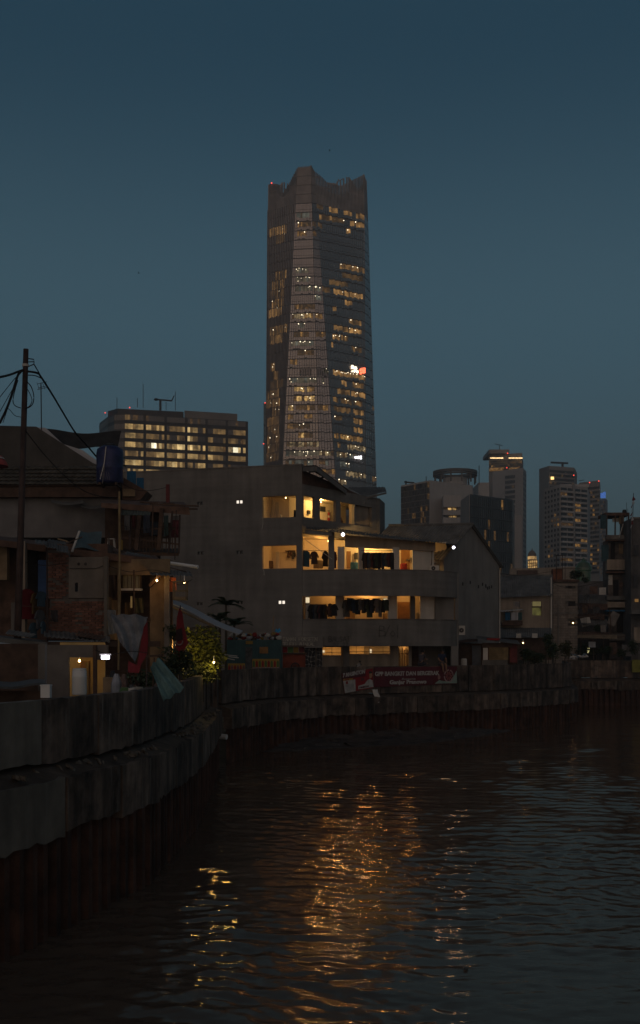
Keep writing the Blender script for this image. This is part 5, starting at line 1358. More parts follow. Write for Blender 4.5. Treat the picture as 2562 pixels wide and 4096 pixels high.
# --- utility pole
pb = Vector((xat(62, 35), 35., GZ)); up = thing('utility_pole', pb, 'rusty steel utility pole leaning slightly, tangled with cables', 'utility pole')
pt = at(104, 1396, 35)
m_ = MB(); m_.tube([pb, pb.lerp(pt, .45), pt], [.125, .11, .085], 12); m_.build('shaft', polem, up, smooth=True)
m_ = MB(); m_.tube([pb.lerp(pt, .955) + Vector((0, 0, -.04)), pb.lerp(pt, .955) + Vector((0, 0, .04))], .105, 12); m_.build('clamp', whitew, up)
m_ = MB(); m_.tube([at(115, 1434, 35), at(135, 1437, 34.9), at(137, 1446, 34.9), at(115, 1447, 35)], .018, 5); m_.build('bracket', metal_d, up)
m_ = MB(); m_.tube([at(113, 1466, 35), at(135, 1457, 34.9), at(137, 1446, 34.9)], .018, 5); m_.build('bracket', metal_d, up)
cabm = mat('cable', (.016, .012, .012), n=.2)
def cable(pts, r, label, sag=0.):
    pts = [Vector(p) for p in pts]; sm = []
    n = 5
    for i in range(len(pts) - 1):
        p0, p1, p2, p3 = pts[max(0, i-1)], pts[i], pts[i+1], pts[min(len(pts)-1, i+2)]
        for j in range(n):
            t = j / n; sm.append(.5 * ((2*p1) + (p2-p0)*t + (2*p0-5*p1+4*p2-p3)*t*t + (3*p1-p0-3*p2+p3)*t*t*t))
    sm.append(pts[-1])
    m_ = MB(); m_.tube(sm, r, 6); return m_.build('cable', cabm, label=label, cat='cable')
cable([at(111, 1485, 34.9), at(150, 1492, 35), at(166, 1510, 36), at(212, 1582, 38), at(250, 1646, 40), at(300, 1728, 43), at(345, 1778, 46), at(400, 1842, 48), at(440, 1876, 48)], .035, 'thick cable bundle running from the pole down past the water tank')
cable([at(137, 1458, 34.9), at(150, 1480, 35.2), at(166, 1508, 36), at(190, 1545, 37)], .02, 'thin cable from the bracket joining the thick bundle')
cable([at(112, 1500, 34.9), at(140, 1502, 35), at(164, 1512, 36)], .016, 'short loop of cable at the right of the pole top')
cable([at(-20, 1512, 30), at(35, 1500, 33), at(78, 1484, 34.8), at(94, 1480, 34.9)], .035, 'thick cable bundle leaving the pole to the left')
cable([at(90, 1480, 34.8), at(72, 1500, 34.6), at(56, 1550, 34), at(40, 1600, 33.4), at(22, 1645, 32.6), at(0, 1690, 32)], .04, 'cable bundle dropping steeply left of the pole')
for k_, (x1, y1, x2, y2) in enumerate(((58, 1515, -10, 1600), (48, 1560, -8, 1660), (62, 1540, 12, 1690))):
    cable([at(74, 1498, 34.6), at((74 + x1)/2, (1498 + y1)/2 + 6, 34.4), at(x1, y1, 34), at(x2, y2, 32)], .011, 'thin wire %s the steep bundle left of the pole' % ('above', 'crossing', 'hanging below')[k_])
cable([at(106, 1525, 34.8), at(124, 1545, 34.7), at(135, 1580, 34.7), at(132, 1612, 34.7), at(118, 1628, 34.7), at(100, 1634, 34.8)], .016, 'outer loop of cable coiled on the right side of the pole')
cable([at(106, 1550, 34.8), at(120, 1575, 34.7), at(128, 1600, 34.7), at(120, 1622, 34.7), at(104, 1632, 34.8)], .012, 'inner loop of cable coiled on the right side of the pole')
cable([at(84, 1632, 34.8), at(60, 1622, 34.7), at(52, 1600, 34.7), at(60, 1560, 34.7), at(72, 1520, 34.7)], .014, 'loop of cable hanging on the left side of the pole')
cable([at(84, 1668, 34.8), at(60, 1662, 34.7), at(40, 1640, 34.5), at(26, 1630, 34)], .01, 'low slack wire left of the pole')
cable([at(104, 1725, 34.8), at(150, 1785, 37), at(195, 1838, 40), at(260, 1905, 43), at(330, 1960, 45), at(400, 1985, 46), at(470, 1990, 47)], .016, 'thin cable falling from mid pole across the tiles')
cable([at(480, 1930, 47), at(540, 1958, 47.5), at(600, 1962, 48), at(665, 1950, 49)], .012, 'thin wire sagging between the tank and the red post')
# --- aerial
ab = at(166, 1722, 49); an = thing('television_aerial', ab, 'thin television aerial mast on the grey roof', 'aerial')
at_ = at(164, 1532, 49)
m_ = MB(); m_.tube([ab, at_], .025, 6); m_.build('mast', metal_d, an)
for y, w_ in ((1535, .4), (1552, .35), (1558, .45)):
    c = at(166, y, 49); m_ = MB(); m_.bar(c + Vector((-w_*.4, 0, .0)), c + Vector((w_*.6, 0, .1)), .02); m_.build('element', metal_d, an)
for dx in (-.15, .1, .25):
    c = at(166, 1545, 49) + Vector((dx, 0, 0)); m_ = MB(); m_.bar(c + Vector((0, -.2, .12)), c + Vector((0, .2, -.08)), .015); m_.build('element', metal_d, an)
ab = at(410, 1935, 46.8); an = thing('television_aerial', ab, 'pale comb-shaped aerial beside the water tank', 'aerial')
m_ = MB(); m_.tube([ab, at(418, 1862, 46.8)], .015, 6); m_.build('mast', concrete, an)
for i in range(5):
    m_ = MB(); m_.bar(at(398 + i*9, 1880 + i*2, 46.7), at(403 + i*9, 1912 + i*2, 46.7), .011); m_.build('element', concrete, an)
# pink parasol edge at the frame
p = at(-8, 1870, 40); ps = thing('parasol', p, 'pink and white parasol cut by the left edge', 'parasol')
m_ = MB(); m_.lathe(p + Vector((-.25, 0, .05)), [(.62, 0), (.58, .12), (.4, .36), (.05, .55)], 14); m_.build('canopy', mat('pink_cloth', (.3, .06, .055), n=.3), ps)
m_ = MB(); m_.lathe(p + Vector((-.25, 0, .3)), [(.52, 0), (.46, .06)], 14); m_.build('stripe', whitew, ps)
m_ = MB(); m_.tube([p + Vector((-.25, 0, -4.)), p + Vector((-.25, 0, .5))], .025, 6); m_.build('pole', metal_d, ps)

# --- brick shack in front
h2 = thing('brick_shack', (xat(230, 37), 38, GZ), 'two-storey brick and plaster shack behind the utility pole', 'house')
YB = 37.
mb = MB(); mb.hexa([at(-120, 2170, 36.4), at(640, 2265, 39.5), at(620, 2245, 44.5), at(-120, 2150, 43.), at(-120, 2145, 36.4), at(640, 2238, 39.5), at(620, 2220, 44.5), at(-120, 2130, 43.)]); mb.build('roof_slab', rust_sheet, h2)
for i in range(3):
    m_ = MB(); m_.corr(at(140 + i*42, 2173 + i*16, 36.), at(190 + i*42, 2180 + i*16, 36.1), at(188 + i*42, 2165 + i*10, 37.2), at(140 + i*42, 2160 + i*10, 37.1), .1, .015, .01); m_.build('roof_sheet', asb, h2)
mb = MB(); fbox(mb, -120, 430, 2175, 2560, YB + 1.6, 4); mb.build('back_wall', rust_sheet, h2)
mb = MB(); fbox(mb, -120, 28, 2165, 2320, YB + .2, .3); mb.build('plaster_panel', ply, h2)
fpart('column', beige, h2, 84, 100, 2165, 2560, YB + .1, .3)
pl = mat('shack_plaster', (.16, .135, .115), n=.25, sc=1.3, streak=.3)
fpart('plaster_panel', pl, h2, 275, 415, 2228, 2392, YB + .3, .3)
for x in (315, 342):
    m_ = MB(); c = at(x, 2256, YB + .29); m_.ball(c, .05, 10, 6, (1, .3, 1)); m_.build('vent_hole', mat('vent_dark', (.06, .05, .045)), h2)
m_ = MB(); m_.tube([at(278 + i*15, 2274 + .02 * i - (5 if i > 7 else 0) - (6 if i > 8 else 0), YB + .27) for i in range(10)], .012, 5); m_.build('sagging_hose', MATS['vent_dark'], h2)
# bricks: infill between the columns
bm = MB(); bm.box(-.105, .105, 0, .05, 0, .062); brick_me = bake(bm.mesh('brick'), brickm)
mb = MB(); fbox(mb, 190, 276, 2200, 2395, YB + .36, .2); fb1 = mb.build('brick_panel', mortar, h2)
mb = MB(); fbox(mb, 200, 432, 2394, 2562, YB + .36, .2); fb2_ = mb.build('brick_panel', mortar, h2)
for (x0, x1, y0, y1, par, step) in ((190, 276, 2204, 2394, fb1, 2), (200, 432, 2398, 2560, fb2_, 1)):
    z = zat(y1, YB + .32); r_ = 0
    while z < zat(y0, YB + .32) - .07:
        x = xat(x0, YB + .32) + (.06 if r_ % 2 else .16)
        while x < xat(x1, YB + .32) - .08:
            if random.random() > .06: piece('brick', brick_me, (x, YB + .32 + random.uniform(-.012, .012), z), par, random.uniform(-.02, .02))
            x += .228
        z += .078; r_ += 1
fpart('column', pl, h2, 416, 428, 2225, 2562, YB + .05, .3)
fpart('door_curtain', blue_c, h2, 152, 186, 2240, 2400, YB + .5, .05)
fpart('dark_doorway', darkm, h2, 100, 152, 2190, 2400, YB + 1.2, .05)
fpart('window_post', concrete, h2, 44, 62, 2410, 2540, YB + .1, .2)
mb = MB(); mb.hexa([at(-100, 2560, 33), at(190, 2590, 34.5), at(190, 2580, 37.3), at(-100, 2552, 37.3), at(-100, 2538, 33), at(190, 2572, 34.5), at(190, 2562, 37.3), at(-100, 2530, 37.3)]); mb.build('lower_roof', asb, h2)
mb = MB(); mb.corr(at(175, 2548, 35.2), at(440, 2570, 35.6), at(440, 2545, 37.3), at(175, 2522, 37.3), .14, .02, .015); mb.build('lower_roof', asb, h2)
mb = MB(); mb.bar(at(160, 2578, 35), at(640, 2576, 36.5), .12, .18); mb.build('beam', darkwood, h2)
# hanging clothes in the upper opening
for (x, y, s_, rz, m_, l_) in ((108, 2356, 1.35, .2, mat('deep_red_cloth', (.1, .008, .01)), 'long red cloth hanging at the shack opening by the pole'), (140, 2372, .8, .6, mat('ochre_cloth', (.09, .05, .015)), 'ochre patterned shirt hanging beside the long red cloth'), (166, 2366, .7, .3, mat('sky_cloth', (.035, .06, .085)), 'light blue shirt at the top of the shack laundry'), (160, 2440, .8, .5, mat('grey_cloth2', (.07, .07, .075)), 'grey shirt below the light blue one'), (134, 2490, .62, .2, mat('sky_cloth2', (.03, .055, .075)), 'teal blue shirt at the foot of the shack laundry'), (172, 2486, .5, .7, mat('sky_cloth3', (.045, .08, .11)), 'small pale blue shirt at the right of the shack laundry')):
    garment(1, at(x, y, YB - .2), rz + .55, m_, l_, 'laundry on the brick shack', s_)
# blue tarp roll on the roof
mb = MB(); mb.sheet(at(292, 2196, 38.0), at(402, 2200, 38.6), at(406, 2134, 39.6), at(312, 2122, 39.2), 10, 6, lambda u, v: .06 * math.sin(5*u + 3*v), .02); mb.build('tarpaulin', mat('blue_grey_tarp', (.07, .10, .11), n=.25), label='grey-blue tarpaulin draped over the shack roof', cat='tarpaulin')
m_ = MB(); m_.bar(at(288, 2208, 37.9), at(318, 2125, 38.6), .07, .04); m_.build('plank', whitew, label='pale plank leaning on the draped tarpaulin', cat='plank')
m_ = MB(); m_.bar(at(232, 2155, 38.5), at(272, 2166, 38.3), .06, .04); m_.build('plank', ply, label='short plank lying on the shack roof', cat='plank')

# --- wooden upper shack with its cluttered gallery
h3 = thing('timber_shack', (xat(580, 45), 47, GZ), 'ramshackle timber shack with a cluttered open gallery', 'house')
YT = 44.
mb = MB(); mb.hexa([at(405, 2030, YT), at(760, 2060, YT), at(740, 2020, YT + 4), at(405, 2012, YT + 4), at(405, 2012, YT), at(757, 2028, YT), at(735, 2008, YT + 4), at(405, 1998, YT + 4)]); mb.build('roof_slab', rust_sheet, h3)
mb = MB(); fbox(mb, 420, 640, 2020, 2240, YT + 3.2, .2); mb.build('back_wall', darkwood, h3)
mb = MB(); mb.hexa([at(430, 2222, YT), at(716, 2224, YT), at(716, 2205, YT + 3.2), at(430, 2205, YT + 3.2), at(430, 2205, YT), at(716, 2212, YT), at(716, 2194, YT + 3.2), at(430, 2194, YT + 3.2)]); mb.build('gallery_floor', darkwood, h3)
mb = MB(); mb.corr(at(484, 2060, YT - .2), at(602, 2062, YT - .2), at(604, 2028, YT + .3), at(484, 2026, YT + .3), .12, .018, .012); mb.build('awning_sheet', mat('green_grey_sheet', (.07, .085, .08), n=.3), h3)
for x0, y0, x1, y1, w_ in ((470, 2240, 484, 2030, .09), (545, 2200, 560, 2060, .16), (636, 2200, 648, 2034, .16), (675, 2215, 690, 2045, .07), (716, 2215, 720, 2060, .06), (520, 2200, 522, 2090, .1)):
    m_ = MB(); m_.bar(at(x0, y0, YT - .1), at(x1, y1, YT - .1), w_, w_); m_.build('post', darkwood if w_ > .1 else polem, h3)
for y in (2115, 2148):
    m_ = MB(); m_.bar(at(478, y, YT - .05), at(720, y + 30 * (y > 2120), YT - .05), .05, .07); m_.build('rail', darkwood, h3)
for i in range(12):
    m_ = MB(); x = 560 + i * 13; m_.bar(at(x, 2205, YT - .06), at(x + random.uniform(-3, 3), 2150, YT - .06), .035); m_.build('baluster', darkwood, h3)
fpart('hanging_mat', mat('maroon_mat', (.08, .02, .025), n=.3), h3, 683, 716, 2080, 2150, YT + .2, .05)
fpart('hanging_sheet', mat('grey_sheet', (.13, .13, .13)), h3, 690, 714, 2064, 2080, YT + .25, .04)
fpart('shelf_box', mat('shelf_blue', (.05, .06, .08)), h3, 598, 632, 2085, 2140, YT + .6, .4)
fpart('shelf_box', darkwood, h3, 640, 680, 2090, 2150, YT + .9, .4)
mb = MB(); mb.lathe(at(583, 2218, YT + .2), [(.18, 0), (.16, .08), (.05, .1)], 12); mb.build('basin', whitew, label='upturned pale basin on the gallery floor', cat='basin')
st = at(446, 2200, YT - .3); sr = thing('plastic_stool', st, 'pale plastic stool on the timber shack roof edge', 'stool')
for dx, dy in ((-.14, -.1), (.14, -.1), (-.14, .12), (.14, .12)):
    m_ = MB(); m_.bar(st + Vector((dx, dy, 0)), st + Vector((dx*.7, dy*.7, .42)), .035); m_.build('leg', whitew, sr)
m_ = MB(); m_.box(st.x - .13, st.x + .13, st.y - .12, st.y + .12, st.z + .42, st.z + .45); m_.build('seat', whitew, sr)
m_ = MB(); m_.lathe(at(486, 2200, YT - .3), [(.06, 0), (.06, .36), (.03, .4)], 10); m_.build('plastic_bottle', yellowp, label='tall yellow-green bottle beside the plastic stool', cat='bottle')
# corrugated blue screens and red post behind it
for x0, x1, y0, y1, l_ in ((508, 545, 1884, 2006, 'taller blue corrugated sheet standing behind the timber shack'), (547, 576, 1911, 2012, 'shorter blue corrugated sheet standing behind the timber shack')):
    m_ = MB(); m_.corr(at(x0, y1, 50.5), at(x1, y1, 50.5), at(x1, y0, 50.5), at(x0, y0, 50.5), .09, .012, .02); m_.build('blue_sheet', bluem, label=l_, cat='metal sheet')
m_ = MB(); m_.bar(at(672, 2015, 47), at(672, 1938, 47), .15); m_.build('red_post', mat('red_post', (.12, .03, .03)), label='stout dark red post on the timber shack roof', cat='post')
mb = MB(); mb.prism([at(486, 1905, 48.5), at(590, 1965, 48.5), at(560, 2000, 48.5), at(490, 2000, 48.5)], (0, 1.5, 0)); mb.build('small_gable', rust_sheet, h3)
fpart('gable_board', ply, h3, 492, 540, 1955, 1985, 48.3, .15)
# planks lying on the roof
for i, (x0, y0, x1, y1) in enumerate(((600, 2016, 738, 2022), (655, 2020, 795, 2024), (690, 2036, 790, 2036), (560, 2008, 700, 2016))):
    m_ = MB(); m_.bar(at(x0, y0, 44.5 + i*.3), at(x1, y1, 44.3 + i*.3), .1, .05); m_.build('plank', darkwood, label='%s dark plank on the timber shack roof' % ('long', 'outermost jutting', 'lower jutting', 'innermost')[i], cat='plank')
m_ = MB(); p0, p1 = at(676, 2252, 40), at(792, 2268, 39.5); m_.tube([p0, p1], .065, 10); m_.build('drain_pipe', white_p, label='white plastic pipe jutting out to the right of the shacks', cat='pipe')
# bamboo poles
for k_, (x0, y0, x1, y1, Y) in enumerate(((474, 2680, 478, 1965, 35.5), (482, 2240, 476, 2040, 43.5))):
    m_ = MB(); m_.tube([at(x0, y0, Y), at((x0+x1)/2 + 3, (y0+y1)/2, Y), at(x1, y1, Y)], .035, 7); m_.build('bamboo_pole', bamboo, label=('long bamboo pole standing before the shacks', 'short bamboo pole at the gallery front')[k_], cat='pole')

# --- plywood ground storey below it
h4 = thing('plywood_shack', (xat(560, 40), 41, GZ), 'plywood shack below the timber gallery, lit amber from inside', 'house')
YP = 39.
fpart('fascia', ply, h4, 430, 680, 2236, 2300, YP, .15)
fpart('back_wall', rust_sheet, h4, 420, 690, 2290, 2780, YP + 2.2, .2)
fpart('plywood_wall', ply, h4, 600, 672, 2300, 2700, YP + .3, .12)
fpart('pillar', concrete, h4, 657, 678, 2295, 2780, YP - .1, .2)
fpart('door_post', ply, h4, 470, 482, 2280, 2560, YP - .1, .1)
fpart('side_panel', darkwood, h4, 430, 470, 2290, 2400, YP + .5, .1)
# barred window
wf = fpart('window_board', darkwood, h4, 484, 566, 2270, 2370, YP + .25, .1)
fpart('pane', glow('amber_pane', (1, .55, .14), .022, .5, 2.), wf, 492, 560, 2296, 2360, YP + .2, .03)
for i in range(5):
    m_ = MB(); x = 496 + i * 15; m_.bar(at(x, 2362, YP + .15), at(x, 2294, YP + .15), .02); m_.build('window_bar', polem, wf)
fpart('sill', whitew, h4, 484, 568, 2354, 2362, YP + .1, .15)
fpart('lit_gap', glow('amber_gap', (1, .6, .2), .1, .6, 3.), h4, 522, 529, 2385, 2432, YP + .6, .03)
fpart('lit_gap', glow('amber_gap', (1, .6, .2), .1, .6, 3.), h4, 460, 466, 2330, 2400, YP + .6, .03)
for y0 in (2470, 2560):
    fpart('counter', darkwood, h4, 430, 600, y0, y0 + 16, YP + .2, .5)
m_ = MB(); m_.bar(at(600, 2345, YP - .2), at(642, 2300, YP - .3), .12, .1); m_.build('brace', darkwood, h4)
mb = MB(); mb.corr(at(600, 2300, YP - .8), at(772, 2308, YP - 1.), at(760, 2284, YP + .8), at(600, 2282, YP + .8), .14, .02, .015); mb.build('awning_sheet', asb, h4)
# bird cage
c = at(722, 2400, 37.5); bc = thing('bird_cage', c, 'wooden bird cage hanging in lamplight from the awning', 'bird cage')
for dx in (-.22, .22):
    for dy in (-.2, .2):
        m_ = MB(); m_.bar(c + Vector((dx, dy, 0)), c + Vector((dx, dy, .62)), .03); m_.build('corner_post', bamboo, bc)
for zz in (.01, .31, .62):
    for a, b_ in (((-.22, -.2), (.22, -.2)), ((.22, -.2), (.22, .2)), ((.22, .2), (-.22, .2)), ((-.22, .2), (-.22, -.2))):
        m_ = MB(); m_.bar(c + Vector((*a, zz)), c + Vector((*b_, zz)), .03); m_.build('frame_bar', bamboo, bc)
for i in range(9):
    m_ = MB(); x = -.18 + i * .045; m_.bar(c + Vector((x, -.2, 0)), c + Vector((x, -.2, .62)), .009); m_.build('wire', bamboo, bc)
m_ = MB(); m_.box(c.x - .22, c.x + .22, c.y - .2, c.y + .2, c.z + .002, c.z + .1); m_.build('tray', ply, bc)
m_ = MB(); m_.bar(c + Vector((0, 0, .62)), c + Vector((0, 0, .9)), .02); m_.build('hook', metal_d, bc)
garment(0, at(692, 2310, 37.9), .8, mat('orange_cloth', (.4, .09, .02)), 'narrow orange cloth hanging left of the bird cage', 'cloths by the bird cage', .6)

# --- tent roof and white side sheet
tn = thing('tent_awning', (xat(800, 46), 46, GZ), 'pale sloping tent roof with a white side sheet by the bushes', 'awning')
mb = MB(); mb.sheet(at(672, 2412, 43), at(955, 2542, 45), at(970, 2528, 49), at(690, 2400, 47), 12, 3, lambda u, v: .04 * math.sin(7*u), .03); mb.build('roof_sheet', white_c, tn)
m_ = MB(); m_.bar(at(674, 2420, 43), at(858, 2508, 44.2), .06, .08); m_.build('edge_beam', ply, tn)
mb = MB(); mb.sheet(at(738, 2602, 45.5), at(864, 2592, 45.5), at(863, 2501, 45.5), at(735, 2512, 45.5), 10, 6, lambda u, v: .05 * math.sin(6*u + 2*v), .015); mb.build('side_sheet', mat('warm_sheet', (.42, .36, .32)), tn)
for x in (735, 864):
    m_ = MB(); m_.bar((xat(x, 45.6), 45.6, GZ), at(x, 2505, 45.6), .06); m_.build('pole', polem, tn)
# --- flags, tarps and cloths
def flag(x_top, y_top, outline, Y, label):
    r_ = thing('flag', at(x_top, y_top + 200, Y), label, 'flag', 'red flags on poles')
    m_ = MB(); pts = [at(x, y, Y) for x, y in outline]; m_.prism(pts, (0, .04, 0))
    m_.build('cloth', redcloth, r_)
    m_ = MB(); m_.tube([at(x_top - 4, 2780, Y + .06), at(x_top, y_top - 8, Y + .06)], .02, 6); m_.build('pole', polem, r_)
    return r_
f1 = flag(590, 2482, [(590, 2482), (575, 2510), (566, 2560), (552, 2640), (548, 2660), (514, 2645), (512, 2690), (556, 2692), (566, 2655), (588, 2622), (593, 2570)], 30, 'red flag hanging in front of the white tarp')
f2 = flag(722, 2430, [(718, 2432), (708, 2470), (703, 2560), (700, 2620), (722, 2648), (738, 2600), (754, 2572), (744, 2535), (736, 2500), (730, 2450)], 38, 'red flag with a dark emblem hanging by the tent roof')
m_ = MB(); m_.prism([at(705, 2520, 37.95), at(728, 2512, 37.95), at(732, 2558, 37.95), at(704, 2568, 37.95)], (0, .02, 0)); m_.build('emblem', mat('flag_black', (.02, .008, .008)), f2)
m_ = MB()
for i in range(9):
    t = math.pi * (i / 8); m_.ball(at(718 + 13*math.cos(t + math.pi), 2566 + 14*math.sin(t), 37.93), .03, 6, 4)
m_.build('emblem_ring', mat('flag_grey', (.2, .12, .12)), f2)
mb = MB(); mb.sheet(at(478, 2566, 31), at(540, 2648, 30.6), at(592, 2468, 32), at(442, 2456, 31.5), 14, 14, lambda u, v: .1 * math.sin(4*u + 5*v) * (1 - abs(2*u - 1)) + .05 * math.sin(16*u + 9*v), .012); mb.build('tarpaulin', mat('dull_tarp', (.17, .165, .17), n=.3, sc=3., streak=.3), label='pale grey tarp stretched between poles above the bushes', cat='tarpaulin')
mb = MB(); mb.sheet(at(655, 2808, 26.2), at(738, 2756, 26.4), at(640, 2630, 27), at(600, 2668, 26.8), 12, 16, lambda u, v: .05 * math.sin(14*u + 3*v), .012); mb.build('cloth', mat('dull_teal', (.11, .19, .19), n=.35, sc=2.5, streak=.2), label='pale teal cloth hung out over the river wall', cat='cloth')
m_ = MB(); m_.bar(at(585, 2626, 26.8), at(650, 2622, 27), .05); m_.tube([at(618, 2630, 26.9), at(610, 2800, 26.9)], .02, 6); m_.build('cloth_stand', darkwood, label='dark wooden stand holding the teal cloth', cat='stand')

# --- bushes
def bush(name, c, r, n, size, m, label, group=None, stems=5, cat='bush'):
    r_ = thing(name, (c[0], c[1], GZ), label, cat, group)
    mb = MB()
    for i in range(7):
        o_ = Vector((random.uniform(-.55, .55)*r[0], random.uniform(-.5, .5)*r[1], random.uniform(-.4, .45)*r[2])); k_ = random.uniform(.4, .65)
        foliage(mb, Vector(c) + o_, (r[0]*k_, r[1]*k_, r[2]*k_), n // 7, size)
    mb.build('leaves', m, r_)
    for i in range(stems):
        q = Vector(c) + Vector((random.uniform(-.5, .5)*r[0], random.uniform(-.4, .4)*r[1], random.uniform(-.3, .4)*r[2]))
        b_ = Vector((c[0] + random.uniform(-.2, .2)*r[0], c[1], GZ))
        m_ = MB(); m_.tube([b_, b_.lerp(q, .5) + Vector((random.uniform(-.1, .1), 0, 0)), q], [.035, .025, .01], 5); m_.build('stem', stem_m, r_)
    return r_
bush('bush', at(800, 2595, 42), (.95, .7, .95), 2200, .17, leaf_lit, 'tall bush lit yellow by a lamp beside the white sheet')
bush('bush', at(795, 2690, 41), (.85, .7, .5), 1200, .14, leaf_lit, 'low lamplit bush at the corner of the river wall')
bush('bush', at(720, 2660, 38), (.75, .6, .65), 1200, .14, leaf_d, 'dark bush below the red flag by the tent')
bush('bush', at(600, 2720, 31), (1.0, .6, .4), 900, .12, leaf_d, 'dark low bush on the bank behind the teal cloth')
bush('bush', at(700, 2530, 39), (.4, .4, .3), 350, .14, leaf_d, 'small dark bush in front of the plywood pillar')
bush('shrub', at(430, 1850, 51), (.9, .5, .5), 380, .16, leaf_d, 'small shrub growing by the blue water tank', stems=2)
# palms by the lodging house
def palm(c, h, n, L_, label):
    r_ = thing('palm', (c[0], c[1], GZ), label, 'palm', 'palms by the grey house')
    top = Vector((c[0], c[1], GZ + h)); m_ = MB(); m_.tube([(c[0], c[1], GZ), top], [.09, .06], 7); m_.build('trunk', stem_m, r_)
    for i in range(n):
        a = 2*math.pi*i/n + random.uniform(-.3, .3); el = random.uniform(.2, 1.1)
        d = Vector((math.cos(a)*math.cos(el), math.sin(a)*math.cos(el), math.sin(el)))
        pts = [top + d*L_*t + Vector((0, 0, -L_*.55*t*t)) for t in (0, .25, .5, .75, 1)]
        m_ = MB(); m_.tube(pts, [.02, .018, .014, .01, .004], 4)
        for k_ in range(12):
            t = .15 + .8*k_/12; i0 = min(3, int(t*4)); p = pts[i0].lerp(pts[i0+1], t*4 - i0)
            sd_ = d.cross(Vector((0, 0, 1))).normalized()
            for s_ in (-1, 1):
                q = p + (sd_*s_*.8 + d*.5 + Vector((0, 0, -.35)))*L_*.3*(1 - t*.5)
                w_ = d * .03*L_
                kk = len(m_.v); m_.v += [tuple(p - w_), tuple(p + w_), tuple(q)]; m_.f.append((kk, kk+1, kk+2))
        m_.build('frond', leaf_d, r_)
palm((xat(880, 58), 58, 0), 3.5, 12, 1.3, 'bushy palm in front of the grey side wall, nearest the tent')
palm((xat(938, 60), 60, 0), 3.3, 11, 1.3, 'shorter palm in front of the grey side wall, nearest the teal kiosk')
palm((xat(905, 62), 62, 0), 4.5, 11, 1.3, 'tallest palm in front of the grey side wall')

# --- bottom storey by the water: stall on the left, lit doorway, drums
h5 = thing('riverside_stall', (xat(120, 30), 31, GZ), 'dark low stall with a counter at the left edge of the bank', 'stall')
YS = 28.
fpart('back_wall', darkwood, h5, -140, 155, 2575, 2810, YS + 1.2, .1)
fpart('post', concrete, h5, 152, 180, 2578, 2800, YS + .4, .2)
mb = MB(); mb.sheet(at(-100, 2760, 23.5), at(180, 2745, 24.5), at(180, 2728, 28), at(-100, 2735, 28), 10, 3, lambda u, v: .03 * math.sin(9*u), .05); mb.build('counter_cover', mat('counter_sheet', (.08, .08, .082), n=.3), h5)
fpart('counter_front', darkwood, h5, -100, 180, 2764, 2830, 24.6, .1)
h6 = thing('lit_room', (xat(320, 33), 34, GZ), 'small amber-lit room with an open doorway behind the white drum', 'house')
YD = 32.
fpart('front_wall', pl, h6, 182, 275, 2580, 2830, YD, .15)
fpart('front_wall', pl, h6, 372, 430, 2580, 2640, YD, .15)
fpart('lintel', pl, h6, 275, 372, 2580, 2630, YD, .15)
fpart('back_wall', mat('ochre_wall', (.45, .30, .12), n=.15), h6, 240, 420, 2570, 2850, YD + 1.8, .1)
fpart('ceiling', whitew, h6, 262, 390, 2612, 2622, YD + .16, 1.6)
dr = fpart('door', brownd, h6, 322, 358, 2645, 2840, YD + 1.72, .06)
fpart('bead_curtain', bamboo, h6, 342, 354, 2650, 2800, YD + 1.6, .03)
fpart('post', darkwood, h6, 372, 386, 2580, 2840, YD - .15, .12)
fpart('bench', ply, h6, 412, 490, 2710, 2775, YD - 1.0, .4)
bulb(at(318, 2620, YD + .9) + Vector((0, 0, -.18)), 4, (1, .62, .2), 'bulb at the ceiling of the small amber-lit room')
def drum(p, r, h, label, m):
    r_ = thing('plastic_drum', p, label, 'drum')
    m_ = MB(); m_.lathe(p, [(r*.9, 0), (r, .03), (r, h*.72), (r*1.04, h*.75), (r*.97, h*.8), (r*.97, h*.97), (r*.9, h)], 20); m_.build('body', m, r_, smooth=True)
    m_ = MB(); m_.lathe(Vector(p) + Vector((0, 0, h + .001)), [(r*.93, 0), (r*.93, .035), (r*.5, .045)], 20); m_.build('lid', m, r_)
q = Frame(LEFT[2], LEFT[3])
def on_wall(x, d=-.12): pz = q.p(q.a(x), d, 4.23); return pz
drum(on_wall(382, -.35) + Vector((0, 0, -.02)), .148, .50, 'tall white plastic drum on the left river wall', white_p)
c = on_wall(224, -.2); r_ = thing('white_bucket', c, 'square white bucket standing on the left river wall', 'bucket')
m_ = MB(); m_.hexa([c + Vector(v_) for v_ in ((-.085, -.08, 0), (.085, -.08, 0), (.085, .08, 0), (-.085, .08, 0), (-.085, -.08, .22), (.085, -.08, .22), (.085, .08, .22), (-.085, .08, .22))]); m_.build('body', white_p, r_)
m_ = MB(); m_.box(c.x - .095, c.x + .095, c.y - .09, c.y + .09, c.z + .221, c.z + .245); m_.build('lid', white_p, r_)
# bright tube lamp under the beam
c = at(422, 2630, 29); r_ = thing('tube_lamp', c, 'glaring white tube lamp under the shack beam', 'lamp')
m_ = MB(); m_.tube([c + Vector((-.1, 0, 0)), c + Vector((.1, 0, 0))], .05, 10); m_.build('tube', white_bulb, r_, smooth=True)
m_ = MB(); m_.box(c.x - .15, c.x + .15, c.y - .02, c.y + .06, c.z + .055, c.z + .09); m_.build('batten', white_p, r_)
point_lamp('light', c + Vector((0, -.1, -.08)), 5, (.95, .88, 1.), .06, r_)
bulb(at(520, 2605, 33), 4, WARM, 'bulb under the white tarp', r=.05)
bulb(at(705, 2580, 41.2), 45, (1, .68, .2), 'lamp hidden behind the bushes under the tent roof', r=.06)
bulb(at(628, 2322, 38.4), 10, WARM, 'bulb lighting the plywood wall', r=.05)
bulb(at(738, 2330, 38.), 4, WARM, 'small bulb beside the bird cage', r=.04)
